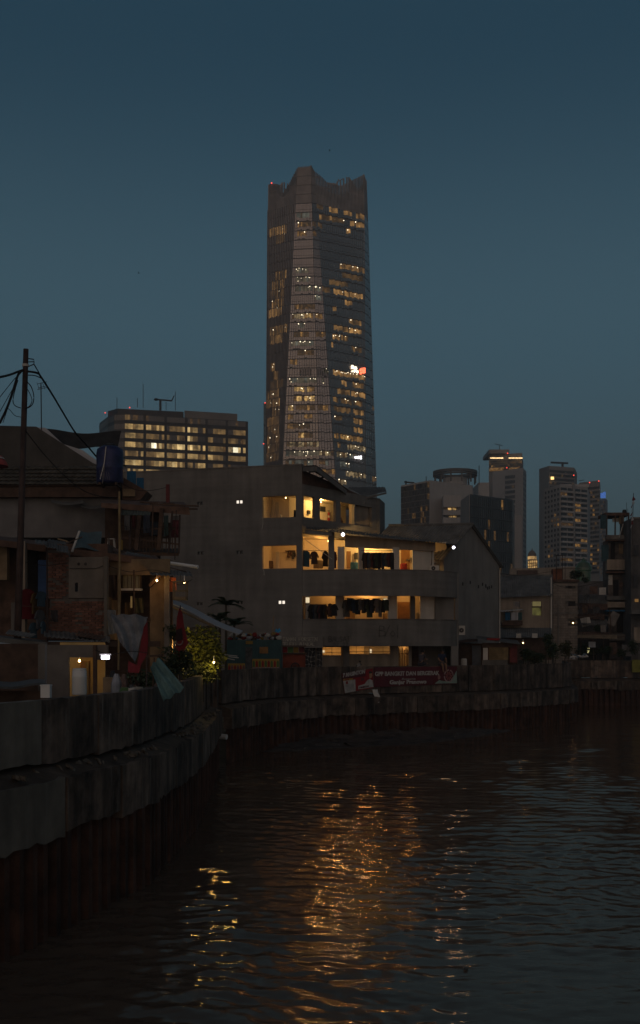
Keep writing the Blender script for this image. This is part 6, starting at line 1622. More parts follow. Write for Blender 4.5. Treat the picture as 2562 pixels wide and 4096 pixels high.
bulb(at(856, 2650, 40.8) , 30, (1, .7, .2), 'low lamp beside the corner bush', r=.05)
# clutter on the bank
for i, (x, y, Y, w_, h_, m_, l_) in enumerate(((500, 2760, 27, .16, .2, greenp, 'green can in the row of clutter on the bank'), (527, 2762, 27, .14, .16, whitew, 'white can in the row of clutter on the bank'), (552, 2758, 27.2, .2, .26, mat('pale_sack', (.3, .27, .22)), 'pale sack at the end of the clutter row on the bank'), (640, 2740, 30, .2, .22, darkwood, 'dark crate among the low bushes on the bank'))):
    p = at(x, y, Y); r2_ = MB(); r2_.lathe((p.x, p.y, GZ), [(w_*.8, 0), (w_, .1), (w_*.95, p.z - GZ - .05), (w_*.6, p.z - GZ + .06)], 10); r2_.build('container', m_, label=l_, cat='container')

# --- teal kiosk with posters, food cart
YK = 59.5
k = thing('teal_kiosk', (xat(1020, YK), YK + 1, GZ), 'teal sheet-metal kiosk with bright drink posters behind the river wall', 'kiosk')
m_ = MB(); m_.box(xat(908, YK), xat(1125, YK), YK, YK + 2.4, GZ, zat(2560, YK)); m_.build('body', tealm, k)
for i in range(13):
    m_ = MB(); x = 912 + i * 17; m_.bar((xat(x, YK), YK - .012, GZ + .1), (xat(x, YK), YK - .012, zat(2563, YK)), .03, .02); m_.build('sheet_rib', tealm, k)
fpart('door_opening', mat('kiosk_door', (.06, .06, .06), n=.5, sc=5.), k, 983, 1010, 2588, 2700, YK - .03, .05)
fpart('door_sign', yellowp, k, 984, 1012, 2564, 2577, YK - .05, .04)
fpart('sign', mat('amber_sign', (.28, .14, .05)), k, 1039, 1073, 2588, 2614, YK - .04, .04)
for x0, x1, n_, y0 in ((912, 981, 6, 2652), (1010, 1118, 9, 2634)):
    fpart('poster', yellowp, k, x0, x1, y0 + 2, y0 + 60, YK - .06, .03)
    for i in range(n_):
        xm = x0 + (i + .5) * (x1 - x0) / n_; w_ = (x1 - x0) / n_ * .36
        mm = [greenp, redp][(i) % 2] if x0 > 1000 else [redp, mat('poster_purple', (.16, .07, .08))][i % 2]
        m_ = MB(); yb = y0 + 34; m_.prism([at(xm - w_, yb, YK - .07), at(xm + w_, yb, YK - .07), at(xm + w_, y0 + 16, YK - .07), at(xm + w_*.4, y0 + 9, YK - .07), at(xm - w_*.4, y0 + 9, YK - .07), at(xm - w_, y0 + 16, YK - .07)], (0, -.01, 0)); m_.build('printed_pack', mm, k)
        m_ = MB(); m_.ball(at(xm, y0 + 38, YK - .075), w_ / F * YK * 1.2, 8, 5, (1, .1, .6)); m_.build('printed_cup', mat('pale_purple_print', (.22, .17, .2)), k)
# heap on the kiosk roof
hp_cols = [redp, whitew, mat('pale_blue_bag', (.12, .28, .42)), mat('dark_red_bag', (.12, .03, .03)), white_c, yellowp, darkwood]
for i in range(30):
    x = 925 + i * 6.6 + random.uniform(-4, 4); p = at(x, 2556 - random.uniform(0, 18), YK + .5 + random.uniform(0, 1))
    p.z = max(p.z, zat(2558, YK)); s_ = random.uniform(.07, .17)
    m_ = MB(); m_.ball(p, s_, 7, 5, (random.uniform(.8, 1.6), 1, random.uniform(.5, 1.)))
    for vi, v_ in enumerate(m_.v): m_.v[vi] = (v_[0] + random.uniform(-.03, .03), v_[1], v_[2] + random.uniform(-.04, .04))
    mm = hp_cols[i % 7]
    m_.build('bundle', mm, label=ORD[i] + ' small bundle from the left in the heap on the teal kiosk', cat='bundle', group='bundles heaped on the teal kiosk')
m_ = MB(); m_.bar(at(1090, 2545, YK + 1.2), at(1096, 2464, YK + 1.2), .08, .05); m_.build('plank', ply, label='upright plank sticking out of the kiosk heap', cat='plank')
m_ = MB(); m_.sheet(at(1100, 2530, YK + .3), at(1126, 2528, YK + .3), at(1120, 2516, YK + .5), at(1103, 2519, YK + .5), 6, 3, lambda u, v: .05 * math.sin(9*u), .02); m_.build('blue_bag', mat('cyan_bag', (.06, .3, .5)), label='bright blue bag on top of the kiosk heap', cat='bag')
for i, (x0, y0, x1, y1) in enumerate(((880, 2617, 950, 2625), (878, 2622, 955, 2632), (890, 2630, 940, 2640))):
    m_ = MB(); m_.bar(at(x0, y0, YK - 1), at(x1, y1, YK - 1), .1, .04); m_.build('plank', whitew, label='%s of the pale planks left of the teal kiosk' % ('top', 'middle', 'bottom')[i], cat='plank')
YC = 62.3
ct = thing('food_cart', (xat(1170, YC), YC + .4, GZ), 'orange wooden food cart with a big wheel and coloured panels', 'cart')
fpart('body', orangep, ct, 1132, 1222, 2617, 2690, YC, .8)
fpart('counter', darkwood, ct, 1124, 1228, 2612, 2618, YC - .1, 1.)
for i, mm in enumerate((redp, greenp, yellowp, mat('dark_red_panel', (.12, .03, .03)))):
    fpart('glass_panel', mm, ct, 1130 + i*22.5, 1150 + i*22.5, 2588, 2611, YC + .1, .05)
fpart('roof', darkwood, ct, 1126, 1226, 2582, 2587, YC - .1, 1.)
wc = at(1182, 2668, YC - .12); m_ = MB(); n = 20
for i in range(n):
    t0, t1 = 2*math.pi*i/n, 2*math.pi*(i+1)/n
    m_.prism([wc + Vector((r*math.cos(t), 0, r*math.sin(t))) for r, t in ((.2, t0), (.25, t0), (.25, t1), (.2, t1))], (0, .06, 0))
wh = m_.build('wheel', blackm, ct)
for i in range(4):
    t0 = math.pi*i/4; m_ = MB(); m_.bar(wc + Vector((.2*math.cos(t0), .03, .2*math.sin(t0))), wc - Vector((.2*math.cos(t0), -.03, .2*math.sin(t0))), .02); m_.build('spoke', metal_d, wh)

# --- ragged odds and ends over the shacks
rnd = random.Random(3)
def rag(x, y, Y, w_, h_, m2, label, tw=0.):
    m_ = MB(); k_ = rnd.uniform(3, 7); m_.sheet(at(x + tw, y + h_ * rnd.uniform(.85, 1.1), Y - .03), at(x + w_ + tw * .5, y + h_, Y), at(x + w_, y, Y), at(x, y + rnd.uniform(-2, 3), Y), 8, 8, lambda u, v: .05 * math.sin(k_ * 2 * u + 3 * v) * (1 - v * .6), .012)
    return m_.build('hanging_cloth', m2, label=label, cat='cloth')
rag(498, 2062, 43.6, 22, 60, mat('rag_grey', (.09, .085, .085), n=.3), 'grey cloth hanging under the gallery awning')
rag(528, 2064, 43.6, 14, 44, mat('rag_maroon', (.07, .02, .02), n=.3), 'maroon cloth hanging in the middle of the timber gallery')
rag(574, 2060, 43.6, 26, 70, mat('rag_navy', (.03, .035, .05), n=.3), 'navy cloth hanging in the timber gallery beside the shelf')
rag(656, 2062, 43.5, 18, 78, mat('rag_teal', (.03, .05, .05), n=.3), 'dark teal cloth hanging at the right of the timber gallery')
rag(700, 2086, 43.4, 14, 52, mat('rag_pink', (.13, .04, .05), n=.3), 'pink cloth hanging at the outer gallery post')
rag(432, 2300, 38.6, 30, 90, mat('rag_brown', (.06, .035, .022), n=.3), 'brown cloth hanging in the plywood shack doorway')
rag(540, 2392, 38.8, 34, 60, mat('rag_olive', (.07, .06, .025), n=.3), 'olive sack hanging under the barred window')
rag(500, 2410, 38.7, 22, 70, mat('rag_ochre', (.11, .06, .02), n=.3), 'ochre cloth hanging left of the olive sack')
rag(205, 2440, 36.9, 26, 50, mat('rag_dark', (.035, .03, .03), n=.3), 'dark rag nailed to the brick panel')
rag(300, 2330, 36.9, 12, 36, mat('rag_black', (.02, .02, .022), n=.3), 'small black rag on the plaster panel')
rag(428, 2440, 34.5, 36, 92, mat('rag_pale', (.15, .15, .15), n=.3), 'pale shirt-sized cloth left of the stretched tarp', 8)
for i, (x0, y0, x1, y1, Y, w_, mm, l_) in enumerate(((186, 2168, 262, 2180, 37.2, .5, asb, 'loose tin sheet on the brick shack roof, left of the tarpaulin'), (410, 2196, 470, 2206, 39.5, .6, rust_sheet, 'loose rusty sheet on the brick shack roof, right of the tarpaulin'), (500, 2216, 590, 2232, 40.5, .6, asb, 'loose grey sheet below the timber gallery'), (590, 2240, 680, 2252, 40.2, .5, rust_sheet, 'rusty sheet at the end of the shack roof'), (560, 2020, 650, 2014, 45, .9, asb, 'grey sheet on the timber shack roof'), (300, 2542, 400, 2560, 35.6, .7, rust_sheet, 'rusty sheet on the lower shack roof'), (20, 2536, 120, 2552, 34, .6, asb, 'grey sheet on the lower roof by the pole foot'))):
    m_ = MB(); a_, b_ = at(x0, y0, Y), at(x1, y1, Y); m_.corr(a_, b_, b_ + Vector((.05, w_, .12)), a_ + Vector((-.04, w_, .14)), .1, .014, .01); m_.build('tin_sheet', mm, label=l_, cat='metal sheet')
for i, (x0, y0, x1, y1, Y, r_, l_) in enumerate(((430, 2300, 436, 2130, 43., .025, 'thin pole at the left of the timber gallery'), (604, 2236, 612, 2010, 43.3, .03, 'thin pole before the gallery shelf'), (700, 2240, 706, 2040, 43.2, .022, 'thin pole at the outer end of the gallery'), (540, 2500, 536, 2280, 38.4, .025, 'thin pole before the barred window'), (190, 2580, 188, 2190, 36.6, .03, 'thin pole between the laundry and the bricks'), (250, 2180, 330, 2148, 37.4, .02, 'thin stick lying across the shack roof'), (640, 2260, 760, 2292, 39.2, .02, 'thin batten under the awning by the cage'), (60, 2420, 180, 2432, 36.5, .012, 'wire strung across the shack opening'))):
    m_ = MB(); m_.tube([at(x0, y0, Y), at((x0+x1)/2 + rnd.uniform(-3, 3), (y0+y1)/2 + rnd.uniform(-3, 3), Y), at(x1, y1, Y)], r_, 6); m_.build('stick', darkwood if i % 2 else polem, label=l_, cat='stick')
for k_, pts in enumerate((((484, 2100), (560, 2118), (640, 2108), (718, 2112)), ((100, 2248), (180, 2262), (270, 2252)), ((430, 2262), (520, 2288), (610, 2280), (690, 2296)), ((380, 2600), (440, 2618), (520, 2606), (590, 2612)), ((676, 2320), (720, 2340), (770, 2318)))):
    cable([at(x, y, (43.4, 36.6, 38.7, 30., 37.6)[k_]) for x, y in pts], .011, ('sagging line strung through the timber gallery', 'sagging wire above the blue curtain', 'sagging wire across the plywood fascia', 'sagging wire behind the white tube lamp', 'loop of wire above the bird cage')[k_])
for i in range(10):
    x = 436 + i * 15; Y = 30.5 + rnd.uniform(-1, 1); p = at(x, 2700, Y); hgt = rnd.uniform(.9, 1.35); w_ = rnd.uniform(.08, .16)
    m_ = MB(); m_.lathe((p.x, p.y, GZ), [(w_, 0), (w_*1.1, hgt*.3), (w_*.9, hgt*.8), (w_*.4, hgt)], 8); m_.build('jerrycan', [darkwood, blackm, mat('can_grey', (.12, .12, .12)), mat('can_brown', (.08, .05, .03))][i % 4], label=ORD[i] + ' container from the left in the dark row behind the wall', cat='container')

# ================================================================== right bank
# --- row house
YH = 86.
h = thing('row_house', (xat(2100, YH), YH + 3, GZ), 'beige row house with a corrugated roof and a green-lit window on the right', 'house')
m_ = MB(); m_.corr(at(1996, 2392, YH - .4), at(2212, 2382, YH - .4), at(2212, 2304, YH + 3), at(1990, 2300, YH + 3), .16, .025, .02, 2); m_.build('roof_sheet', asb, h)
hw = Frame((xat(1994, YH), YH), (xat(2210, YH), YH))
m_ = MB(); wx = (hw.a(2131), hw.a(2167), zat(2462, YH), zat(2406, YH)); dx = (hw.a(2054), hw.a(2082), zat(2470, YH), zat(2404, YH))
hw.wall(m_, 0, hw.len, GZ, zat(2385, YH), [wx, dx], .25); m_.build('wall', beige, h)
fpart('roof_ridge', asb, h, 1990, 2212, 2298, 2304, YH + 2.9, .3)
wn_ = fpart('window_frame', darkwood, h, 2129, 2169, 2426, 2430, YH - .03, .1)
fpart('pane', glow('green_pane', (.75, .7, .16), .09, .6, 1.5), wn_, 2131, 2167, 2431, 2462, YH + .15, .03)
fpart('upper_pane', glow('yellow_pane', (.9, .75, .3), .22, .2), wn_, 2131, 2167, 2406, 2425, YH + .15, .03)
for i in range(8):
    m_ = MB(); x = 2133 + i*4.6; m_.bar(at(x, 2426, YH + .02), at(x, 2406, YH + .02), .03); m_.build('window_bar', darkwood, wn_)
fpart('door_pane', mat('grey_pane', (.3, .3, .32)), h, 2062, 2080, 2408, 2426, YH + .12, .03)
for i in range(5):
    m_ = MB(); x = 2063 + i*4; m_.bar(at(x, 2426, YH + .05), at(x, 2408, YH + .05), .02); m_.build('door_bar', darkwood, h)
fpart('downpipe', whitew, h, 2205, 2209, 2310, 2520, YH - .2, .08)
# balcony with laundry
fpart('balcony_floor', rust_sheet, h, 2008, 2092, 2490, 2502, YH - 1., 1.)
fpart('balcony_front', darkwood, h, 2014, 2092, 2482, 2490, YH - 1., .05)
m_ = MB(); m_.corr(at(2004, 2448, YH - 1.2), at(2094, 2440, YH - 1.2), at(2094, 2436, YH - .1), at(2004, 2443, YH - .1), .2, .02, .015); m_.build('balcony_awning', whitew, h)
for x0, x1, m2, l_ in ((2022, 2042, bluem, 'blue cloth on the row house balcony'), (2046, 2074, white_c, 'white cloth on the row house balcony'), (2074, 2090, tealm, 'teal cloth on the row house balcony')):
    m_ = MB(); m_.sheet(at(x0, 2482, YH - .95), at(x1, 2480, YH - .95), at(x1, 2450, YH - .95), at(x0, 2450, YH - .95), 6, 3, lambda u, v: .03 * math.sin(9*u), .015); m_.build('cloth', m2, label=l_, cat='cloth')
m_ = MB(); m_.corr(at(1996, 2552, YH - 3), at(2208, 2548, YH - 3), at(2208, 2512, YH - .2), at(1996, 2512, YH - .2), .16, .02, .015); m_.build('lower_roof', asb, h)
fpart('lower_front', darkwood, h, 1996, 2208, 2552, 2640, YH - 2.4, .2)
for x0, x1 in ((2066, 2086), (2130, 2152)):
    fpart('pale_board', whitew, h, x0, x1, 2534, 2552, YH - 3.1, .05)
# --- block tower house: each block laid
YT2 = 105.5
t2 = thing('block_tower_house', (xat(2260, YT2), YT2 + 1, GZ), 'narrow tower house of bare concrete blocks with three small windows', 'house')
m_ = MB(); m_.box(xat(2213, YT2) + .02, xat(2312, YT2), YT2 + .05, YT2 + 2.5, GZ, zat(2326, YT2)); core = m_.build('wall', mortar, t2)
wins = [(2274, 2290, 2345, 2356, None), (2276, 2302, 2406, 2425, None), (2280, 2300, 2482, 2497, W_MID)]
bw, bh = 19.7 / F * YT2, 10. / F * YT2
bm = MB(); bm.box(-bw/2 + .012, bw/2 - .012, 0, .08, .012, bh - .008); blk = bake(bm.mesh('block'), blockm)
hb = MB(); hb.box(-bw/4 + .012, bw/4 - .012, 0, .08, .012, bh - .008); hblk = bake(hb.mesh('half_block'), blockm)
zz = GZ; r_ = 0
while zz < zat(2330, YT2) - bh:
    n_ = 5; off = (r_ % 2) * bw / 2
    for i in range(n_ + (r_ % 2)):
        xx = xat(2214, YT2) + (i + .5) * bw - off
        me_ = blk
        if r_ % 2 and i in (0, n_): me_ = hblk; xx += bw/4 if i == 0 else -bw/4
        px_, py_ = CX + xx / YT2 * F, HY - (zz + bh/2 - CZ) / YT2 * F
        if any(a - 4 < px_ < b_ + 4 and c_ - 3 < py_ < d_ + 3 for a, b_, c_, d_, _ in wins): continue
        piece('block', me_, (xx, YT2 - .03 + random.uniform(-.008, .008), zz), core)
    zz += bh; r_ += 1
for a, b_, c_, d_, lm in wins:
    fpart('window', darkm, t2, a, b_, c_, d_, YT2 - .02, .06)
    if lm: m_ = MB(); m_.ball(at(2294, 2492, YT2 - .06), .06, 8, 6); m_.build('window_lamp', warm_bulb, t2)
fpart('floor_band', concrete, t2, 2210, 2316, 2448, 2456, YT2 - .12, .3)
fpart('roof_edge', rust_sheet, t2, 2208, 2318, 2318, 2327, YT2 - .15, 2.8)
fpart('corner_pier', concrete, t2, 2204, 2214, 2326, 2610, YT2 - .08, .3)
fpart('pipe', concrete, t2, 2232, 2238, 2430, 2570, YT2 - .14, .08)
fpart('roof_tank_box', mat('rust_box', (.14, .055, .03), n=.4), t2, 2214, 2252, 2276, 2318, YT2 + .3, .9)
for x in (2228, 2252, 2262):
    m_ = MB(); m_.bar(at(x, 2320, YT2 + .2), at(x, 2220, YT2 + .2), .05); m_.build('roof_post', polem, t2)
for y in (2222, 2240, 2275):
    m_ = MB(); m_.bar(at(2226, y, YT2 + .2), at(2264 + (60 if y == 2275 else 0), y, YT2 + .2), .05); m_.build('roof_rail', polem, t2)
bush('shrub', at(2310, 2298, YT2 + 1), (.85, .6, .55), 800, .18, leaf_d, 'leafy shrub growing on the roof of the block tower house', stems=3)
bush('shrub', at(2345, 2318, YT2 + 1.3), (.4, .4, .4), 300, .16, leaf_d, 'smaller shrub drooping beside the block tower house roof', stems=2)
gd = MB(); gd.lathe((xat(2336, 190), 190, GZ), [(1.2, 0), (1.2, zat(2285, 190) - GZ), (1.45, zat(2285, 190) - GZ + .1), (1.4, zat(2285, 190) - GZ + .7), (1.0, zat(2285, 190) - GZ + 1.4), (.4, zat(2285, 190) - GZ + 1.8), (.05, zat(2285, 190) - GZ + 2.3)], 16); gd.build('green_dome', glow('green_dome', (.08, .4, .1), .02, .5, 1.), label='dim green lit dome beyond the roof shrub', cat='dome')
# --- shacks between and the tall cluttered one
h7 = thing('lean_to', (xat(2365, 109.12), 109.12, GZ), 'patchwork lean-to of dark sheets between the two tall houses', 'shack')
fpart('back_wall', mat('grey_board', (.12, .11, .11)), h7, 2312, 2440, 2325, 2640, 111.6, .2)
for i, (x0, x1, y0, y1, Y, mm) in enumerate(((2310, 2440, 2380, 2412, 109.74, asb), (2318, 2432, 2405, 2436, 109.12, rust_sheet), (2312, 2420, 2455, 2475, 108.5, rust_sheet), (2322, 2430, 2478, 2500, 107.88, asb), (2316, 2440, 2528, 2545, 106.64, rust_sheet), (2310, 2470, 2540, 2552, 104.16, ply))):
    m_ = MB(); m_.corr(at(x0, y1, Y - 1), at(x1, y1 + 4, Y - 1), at(x1, y0, Y), at(x0, y0, Y), .18, .025, .02); m_.build('roof_sheet', mm, h7)
m_ = MB(); m_.obox(at(2345, 2488, 107.26), (.45, 0, .1), (0, .03, 0), (-.1, 0, .42)); m_.build('leaning_board', whitew, h7)
m_ = MB(); m_.obox(at(2455, 2475, 107.26), (.35, 0, -.2), (0, .03, 0), (.3, 0, .6)); m_.build('leaning_board', concrete, h7)
fpart('lit_slot', glow('slot_lamp', (.95, .85, .4), .5), h7, 2349, 2360, 2592, 2596, 105.4, .05); fpart('lit_slot', glow('slot_lamp', (.95, .85, .4), .5), h7, 2351, 2359, 2602, 2612, 105.4, .05)
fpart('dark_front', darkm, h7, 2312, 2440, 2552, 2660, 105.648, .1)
fpart('dim_window', W_DIM, h7, 2330, 2360, 2408, 2420, 108.996, .05)
h8 = thing('tower_shack', (xat(2465, 109.12), 110.36, GZ), 'tall rickety shack with an open top storey and blue sheets at the right', 'house')
Y8 = 109.
fpart('core', mat('shack_board', (.11, .09, .08), n=.5, sc=1.5), h8, 2434, 2524, 2160, 2660, Y8 + .6, 2)
fpart('roof', rust_sheet, h8, 2424, 2520, 2050, 2062, Y8, 3)
for x in (2428, 2462, 2490, 2516):
    m_ = MB(); m_.bar(at(x, 2170, Y8 + .1), at(x + 1, 2058, Y8 + .1), .12); m_.build('post', darkwood, h8)
fpart('tarp', mat('teal_sheet', (.035, .07, .085), n=.3), h8, 2404, 2428, 2058, 2115, Y8 - .1, .06)
fpart('tarp', MATS['teal_sheet'], h8, 2408, 2436, 2180, 2245, Y8 - .1, .06)
fpart('panel', ply, h8, 2478, 2498, 2062, 2096, Y8 + .3, .06)
fpart('panel', whitew, h8, 2452, 2478, 2072, 2088, Y8 + .9, .06)
for x0, x1 in ((2478, 2494), (2506, 2512)):
    m_ = MB(); m_.bar(at(x0, 2150, Y8), at(x1, 2096, Y8), .25, .05); m_.build('leaning_board', whitew, h8)
for i, (y0, y1, mm) in enumerate(((2140, 2158, concrete), (2160, 2164, rust_sheet), (2238, 2280, beige), (2286, 2292, rust_sheet), (2384, 2400, asb), (2408, 2430, beige), (2440, 2446, bluem), (2535, 2562, concrete))):
    fpart('floor_edge', mm, h8, 2428 + i % 3, 2528 - (i % 2) * 5, y0, y1, Y8 - .05 - .04 * i, .7)
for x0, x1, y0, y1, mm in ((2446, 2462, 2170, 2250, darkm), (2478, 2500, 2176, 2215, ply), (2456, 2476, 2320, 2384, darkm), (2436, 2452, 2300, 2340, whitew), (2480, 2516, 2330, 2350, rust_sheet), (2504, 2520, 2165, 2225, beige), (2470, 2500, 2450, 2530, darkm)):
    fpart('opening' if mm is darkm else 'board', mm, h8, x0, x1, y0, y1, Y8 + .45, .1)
m_ = MB(); m_.tube([at(2524, 2385, Y8 - .3), at(2530, 2460, Y8 - .3)], .05, 6); m_.build('pipe', whitew, h8)
m_ = MB(); m_.lathe(at(2500, 2056, Y8 + 1), [(.2, 0), (.24, .2), (.18, .42)], 12); m_.build('roof_drum', blackm, label='small black drum on the tall rickety shack roof', cat='drum')
for x in (2508, 2513, 2519):
    m_ = MB(); m_.tube([at(x, 2140, Y8 - .2), at(x, 2010 + (x - 2508) * 5, Y8 - .2)], .02, 5); m_.build('rod', polem, h8)
h9 = thing('dark_end_house', (xat(2550, 104.16), 106.64, GZ), 'dark plain house cut by the right edge', 'house')
fpart('wall', mat('dark_wall', (.12, .108, .105), n=.4, sc=.8, streak=.4), h9, 2526, 2680, 2074, 2660, 106.64, 4)
fpart('parapet', concrete, h9, 2528, 2680, 2068, 2074, 106.516, .4)
fpart('window', W_MID, h9, 2542, 2556, 2396, 2408, 106.516, .1)
fpart('awning', asb, h9, 2528, 2680, 2440, 2456, 105.152, 1.2)
fpart('pale_panel', beige, h9, 2538, 2680, 2510, 2572, 106.268, .3)
# more patchwork on the right bank
for i, (x0, x1, y0, y1, Y, mm, l_) in enumerate(((2318, 2352, 2340, 2372, 108.4, mat('rb_grey', (.13, .12, .12), n=.4), 'grey board on the lean-to wall under the roof shrub'), (2360, 2392, 2345, 2376, 108.6, rust_sheet, 'rusty board beside the grey board on the lean-to'), (2398, 2426, 2350, 2380, 108.3, whitew, 'pale board at the right of the lean-to wall'), (2330, 2352, 2425, 2452, 107.3, mat('rb_brown', (.1, .06, .04), n=.4), 'brown shutter in the middle of the lean-to'), (2372, 2400, 2428, 2455, 107.2, mat('rb_dark', (.05, .045, .045), n=.4), 'dark shutter in the middle of the lean-to'), (2404, 2426, 2500, 2530, 106, concrete, 'concrete slab leaning under the lean-to roof'), (2536, 2552, 2300, 2350, 106.4, mat('rb_win', (.05, .05, .055)), 'upper dark window of the house at the right edge'), (2536, 2556, 2180, 2222, 106.4, mat('rb_win', (.05, .05, .055)), 'topmost dark window of the house at the right edge'), (2440, 2470, 2570, 2620, 105.2, rust_sheet, 'rusty gate at the foot of the tall rickety shack'), (2490, 2530, 2580, 2625, 105.2, mat('rb_grey', (.13, .12, .12)), 'grey fence panel near the right edge of the bank'), (2356, 2384, 2568, 2590, 104.6, white_c, 'pale tarp bundle under the lean-to'))):
    m_ = MB(); m_.sheet(at(x0, y1, Y), at(x1, y1 + random.uniform(-2, 2), Y - .05), at(x1, y0, Y + .1), at(x0, y0 + random.uniform(-2, 2), Y + .1), 6, 4, lambda u, v: .03 * math.sin(9*u + 4*v), .04); m_.build('board', mm, label=l_, cat='board')
for i, (x0, y0, x1, y1) in enumerate(((2320, 2640, 2326, 2540), (2376, 2640, 2372, 2548), (2412, 2640, 2416, 2550), (2446, 2560, 2440, 2430), (2300, 2470, 2440, 2462), (2320, 2560, 2500, 2546))):
    m_ = MB(); m_.tube([at(x0, y0, 105 - .02*i), at((x0+x1)/2 + 2, (y0+y1)/2, 105), at(x1, y1, 105)], .05, 6); m_.build('stick', darkwood, label=ORD[i] + ' of the rough poles propping the lean-to, counted from the left', cat='stick')
cable([at(2204, 2330, 104), at(2260, 2350, 104), at(2330, 2345, 104), at(2440, 2318, 104)], .02, 'wire sagging from the row house to the tall rickety shack')
cable([at(1990, 2290, 84), at(2080, 2302, 84), at(2210, 2286, 84)], .015, 'wire sagging above the row house roof')
# flag string on its pole
fp = at(2532, 2180, 104); fr_ = thing('flag_pole', fp, 'thin pole wound with red and white bunting at the right', 'flag pole')
m_ = MB(); m_.tube([fp, at(2533, 2078, 104), at(2536, 1972, 104)], .03, 6); m_.build('pole', polem, fr_)
for i, (y0, y1, dx, mm) in enumerate(((1985, 2002, 10, redcloth), (2002, 2016, 8, white_c), (2016, 2032, -7, redcloth), (2032, 2048, -5, white_c), (2048, 2066, -9, redcloth), (2066, 2082, 6, white_c), (2082, 2098, 5, redcloth), (2098, 2114, -6, white_c))):
    m_ = MB(); m_.prism([at(2535 - (y0-1985)*.04, y0, 103.95), at(2535 - (y0-1985)*.04 + dx, (y0+y1)/2 + 4, 103.95), at(2534 - (y1-1985)*.04 + dx*.5, y1, 103.95), at(2531 - (y1-1985)*.04, y1, 103.95)], (0, .1, 0)); m_.build('bunting', mm, fr_)

# --- bamboo kiosk on the promenade
YK2 = 73.2
k2 = thing('bamboo_kiosk', (xat(1960, YK2), YK2 + 1, GZ), 'small bamboo-slatted kiosk with a patched tin roof on the promenade', 'kiosk')
m_ = MB(); m_.corr(at(1905, 2556, YK2 - .6), at(2086, 2578, YK2 - .6), at(2070, 2562, YK2 + 2), at(1905, 2544, YK2 + 2), .14, .02, .015); m_.build('roof_sheet', asb, k2)
m_ = MB(); m_.corr(at(1834, 2570, YK2 - .3), at(1912, 2566, YK2 - .3), at(1912, 2556, YK2 + 2), at(1834, 2560, YK2 + 2), .14, .02, .015); m_.build('roof_sheet', rust_sheet, k2)
fpart('red_patch', redp, k2, 1950, 2000, 2553, 2562, YK2 - .4, .3)
fpart('fascia', darkwood, k2, 1930, 2050, 2572, 2590, YK2 - .05, .08)
fpart('back', darkwood, k2, 1836, 2072, 2575, 2680, YK2 + .95, .1)
fpart('lower_panel', concrete, k2, 1930, 2032, 2640, 2690, YK2, .1)
fpart('side_panel', whitew, k2, 1934, 1953, 2592, 2640, YK2 - .02, .05)
fpart('red_post', mat('dark_red_post', (.12, .03, .03)), k2, 2042, 2070, 2576, 2650, YK2 + .1, .2)
fpart('backing', bamboo, k2, 1958, 2030, 2590, 2640, YK2 + .02, .02)
sm = MB(); sm.box(0, 53 / F * YK2, -.02, 0, 0, .035); sl_me = bake(sm.mesh('slat'), bamboo)
for i in range(14): piece('slat', sl_me, at(1958, 2640 - i*3.6, YK2 - .01), k2, random.uniform(-.004, .004))
vm = MB(); vm.box(0, .05, -.02, 0, 0, 50 / F * YK2); vs_me = bake(vm.mesh('slat'), bamboo)
for i in range(6): piece('slat', vs_me, at(2014 + i*3.4, 2640, YK2 - .01), k2)
fpart('blue_door', mat('blue_grey_door', (.09, .1, .12)), k2, 1890, 1926, 2582, 2680, YK2 + .7, .06)
p = at(1857, 2672, YK2 - .6); m_ = MB(); m_.lathe((p.x, p.y, GZ), [(.2, 0), (.2, p.z - GZ + .55), (.15, p.z - GZ + .62)], 12); m_.build('white_sack', whitew, label='tall pale sack standing left of the bamboo kiosk', cat='sack')
c = at(2094, 2572, YK2 - .8); bulb(c, 1.2, WARMW, 'small bright bulb at the kiosk roof edge', r=.03)
bulb(at(1985, 2605, YK2 + .5), 6, WARM, 'bulb inside the bamboo kiosk', r=.04)
# --- shrubs on the bank right of the kiosk, rubbish
for i, (x, y, Y, r3, n_, mm, l_) in enumerate(((2110, 2615, 75.2, (.55, .5, .55), 700, leaf_d, 'dark shrub right beside the bamboo kiosk'), (2160, 2630, 76.8, (.6, .5, .5), 700, leaf_d, 'low spreading shrub in the middle of the right bank'), (2215, 2600, 78.6, (.6, .5, .75), 800, leaf_d, 'tall shrub in front of the row house roof'), (2262, 2600, 80.2, (.55, .5, .8), 800, mat('leaf_olive', (.045, .045, .014), n=.4), 'olive shrub at the foot of the block tower house'), (2190, 2555, 80, (.5, .5, .5), 500, leaf_d, 'dark shrub rising under the beige wall'), (2400, 2510, 106.5, (.8, .5, .45), 500, leaf_d, 'green shrub on the lean-to roof'), (2430, 2600, 105, (.7, .5, .5), 500, leaf_d, 'shrub below the tall rickety shack'), (2130, 2640, 76.5, (.5, .4, .35), 400, mat('leaf_olive', (.045, .045, .014)), 'small olive shrub behind the river wall'), (2490, 2610, 105, (.6, .5, .5), 400, leaf_d, 'shrub near the right edge of the bank'), (2335, 2600, 105.2, (.8, .5, .8), 600, leaf_d, 'tall shrub at the left foot of the lean-to'), (2385, 2606, 105.2, (.7, .5, .6), 500, mat('leaf_olive', (.045, .045, .014)), 'olive shrub in front of the lean-to'), (2545, 2590, 105, (.8, .5, .9), 600, leaf_d, 'big shrub cut by the right edge'))):
    bush('shrub', at(x, y, Y), r3, n_, .16, mm, l_, 'shrubs on the right bank', 3)
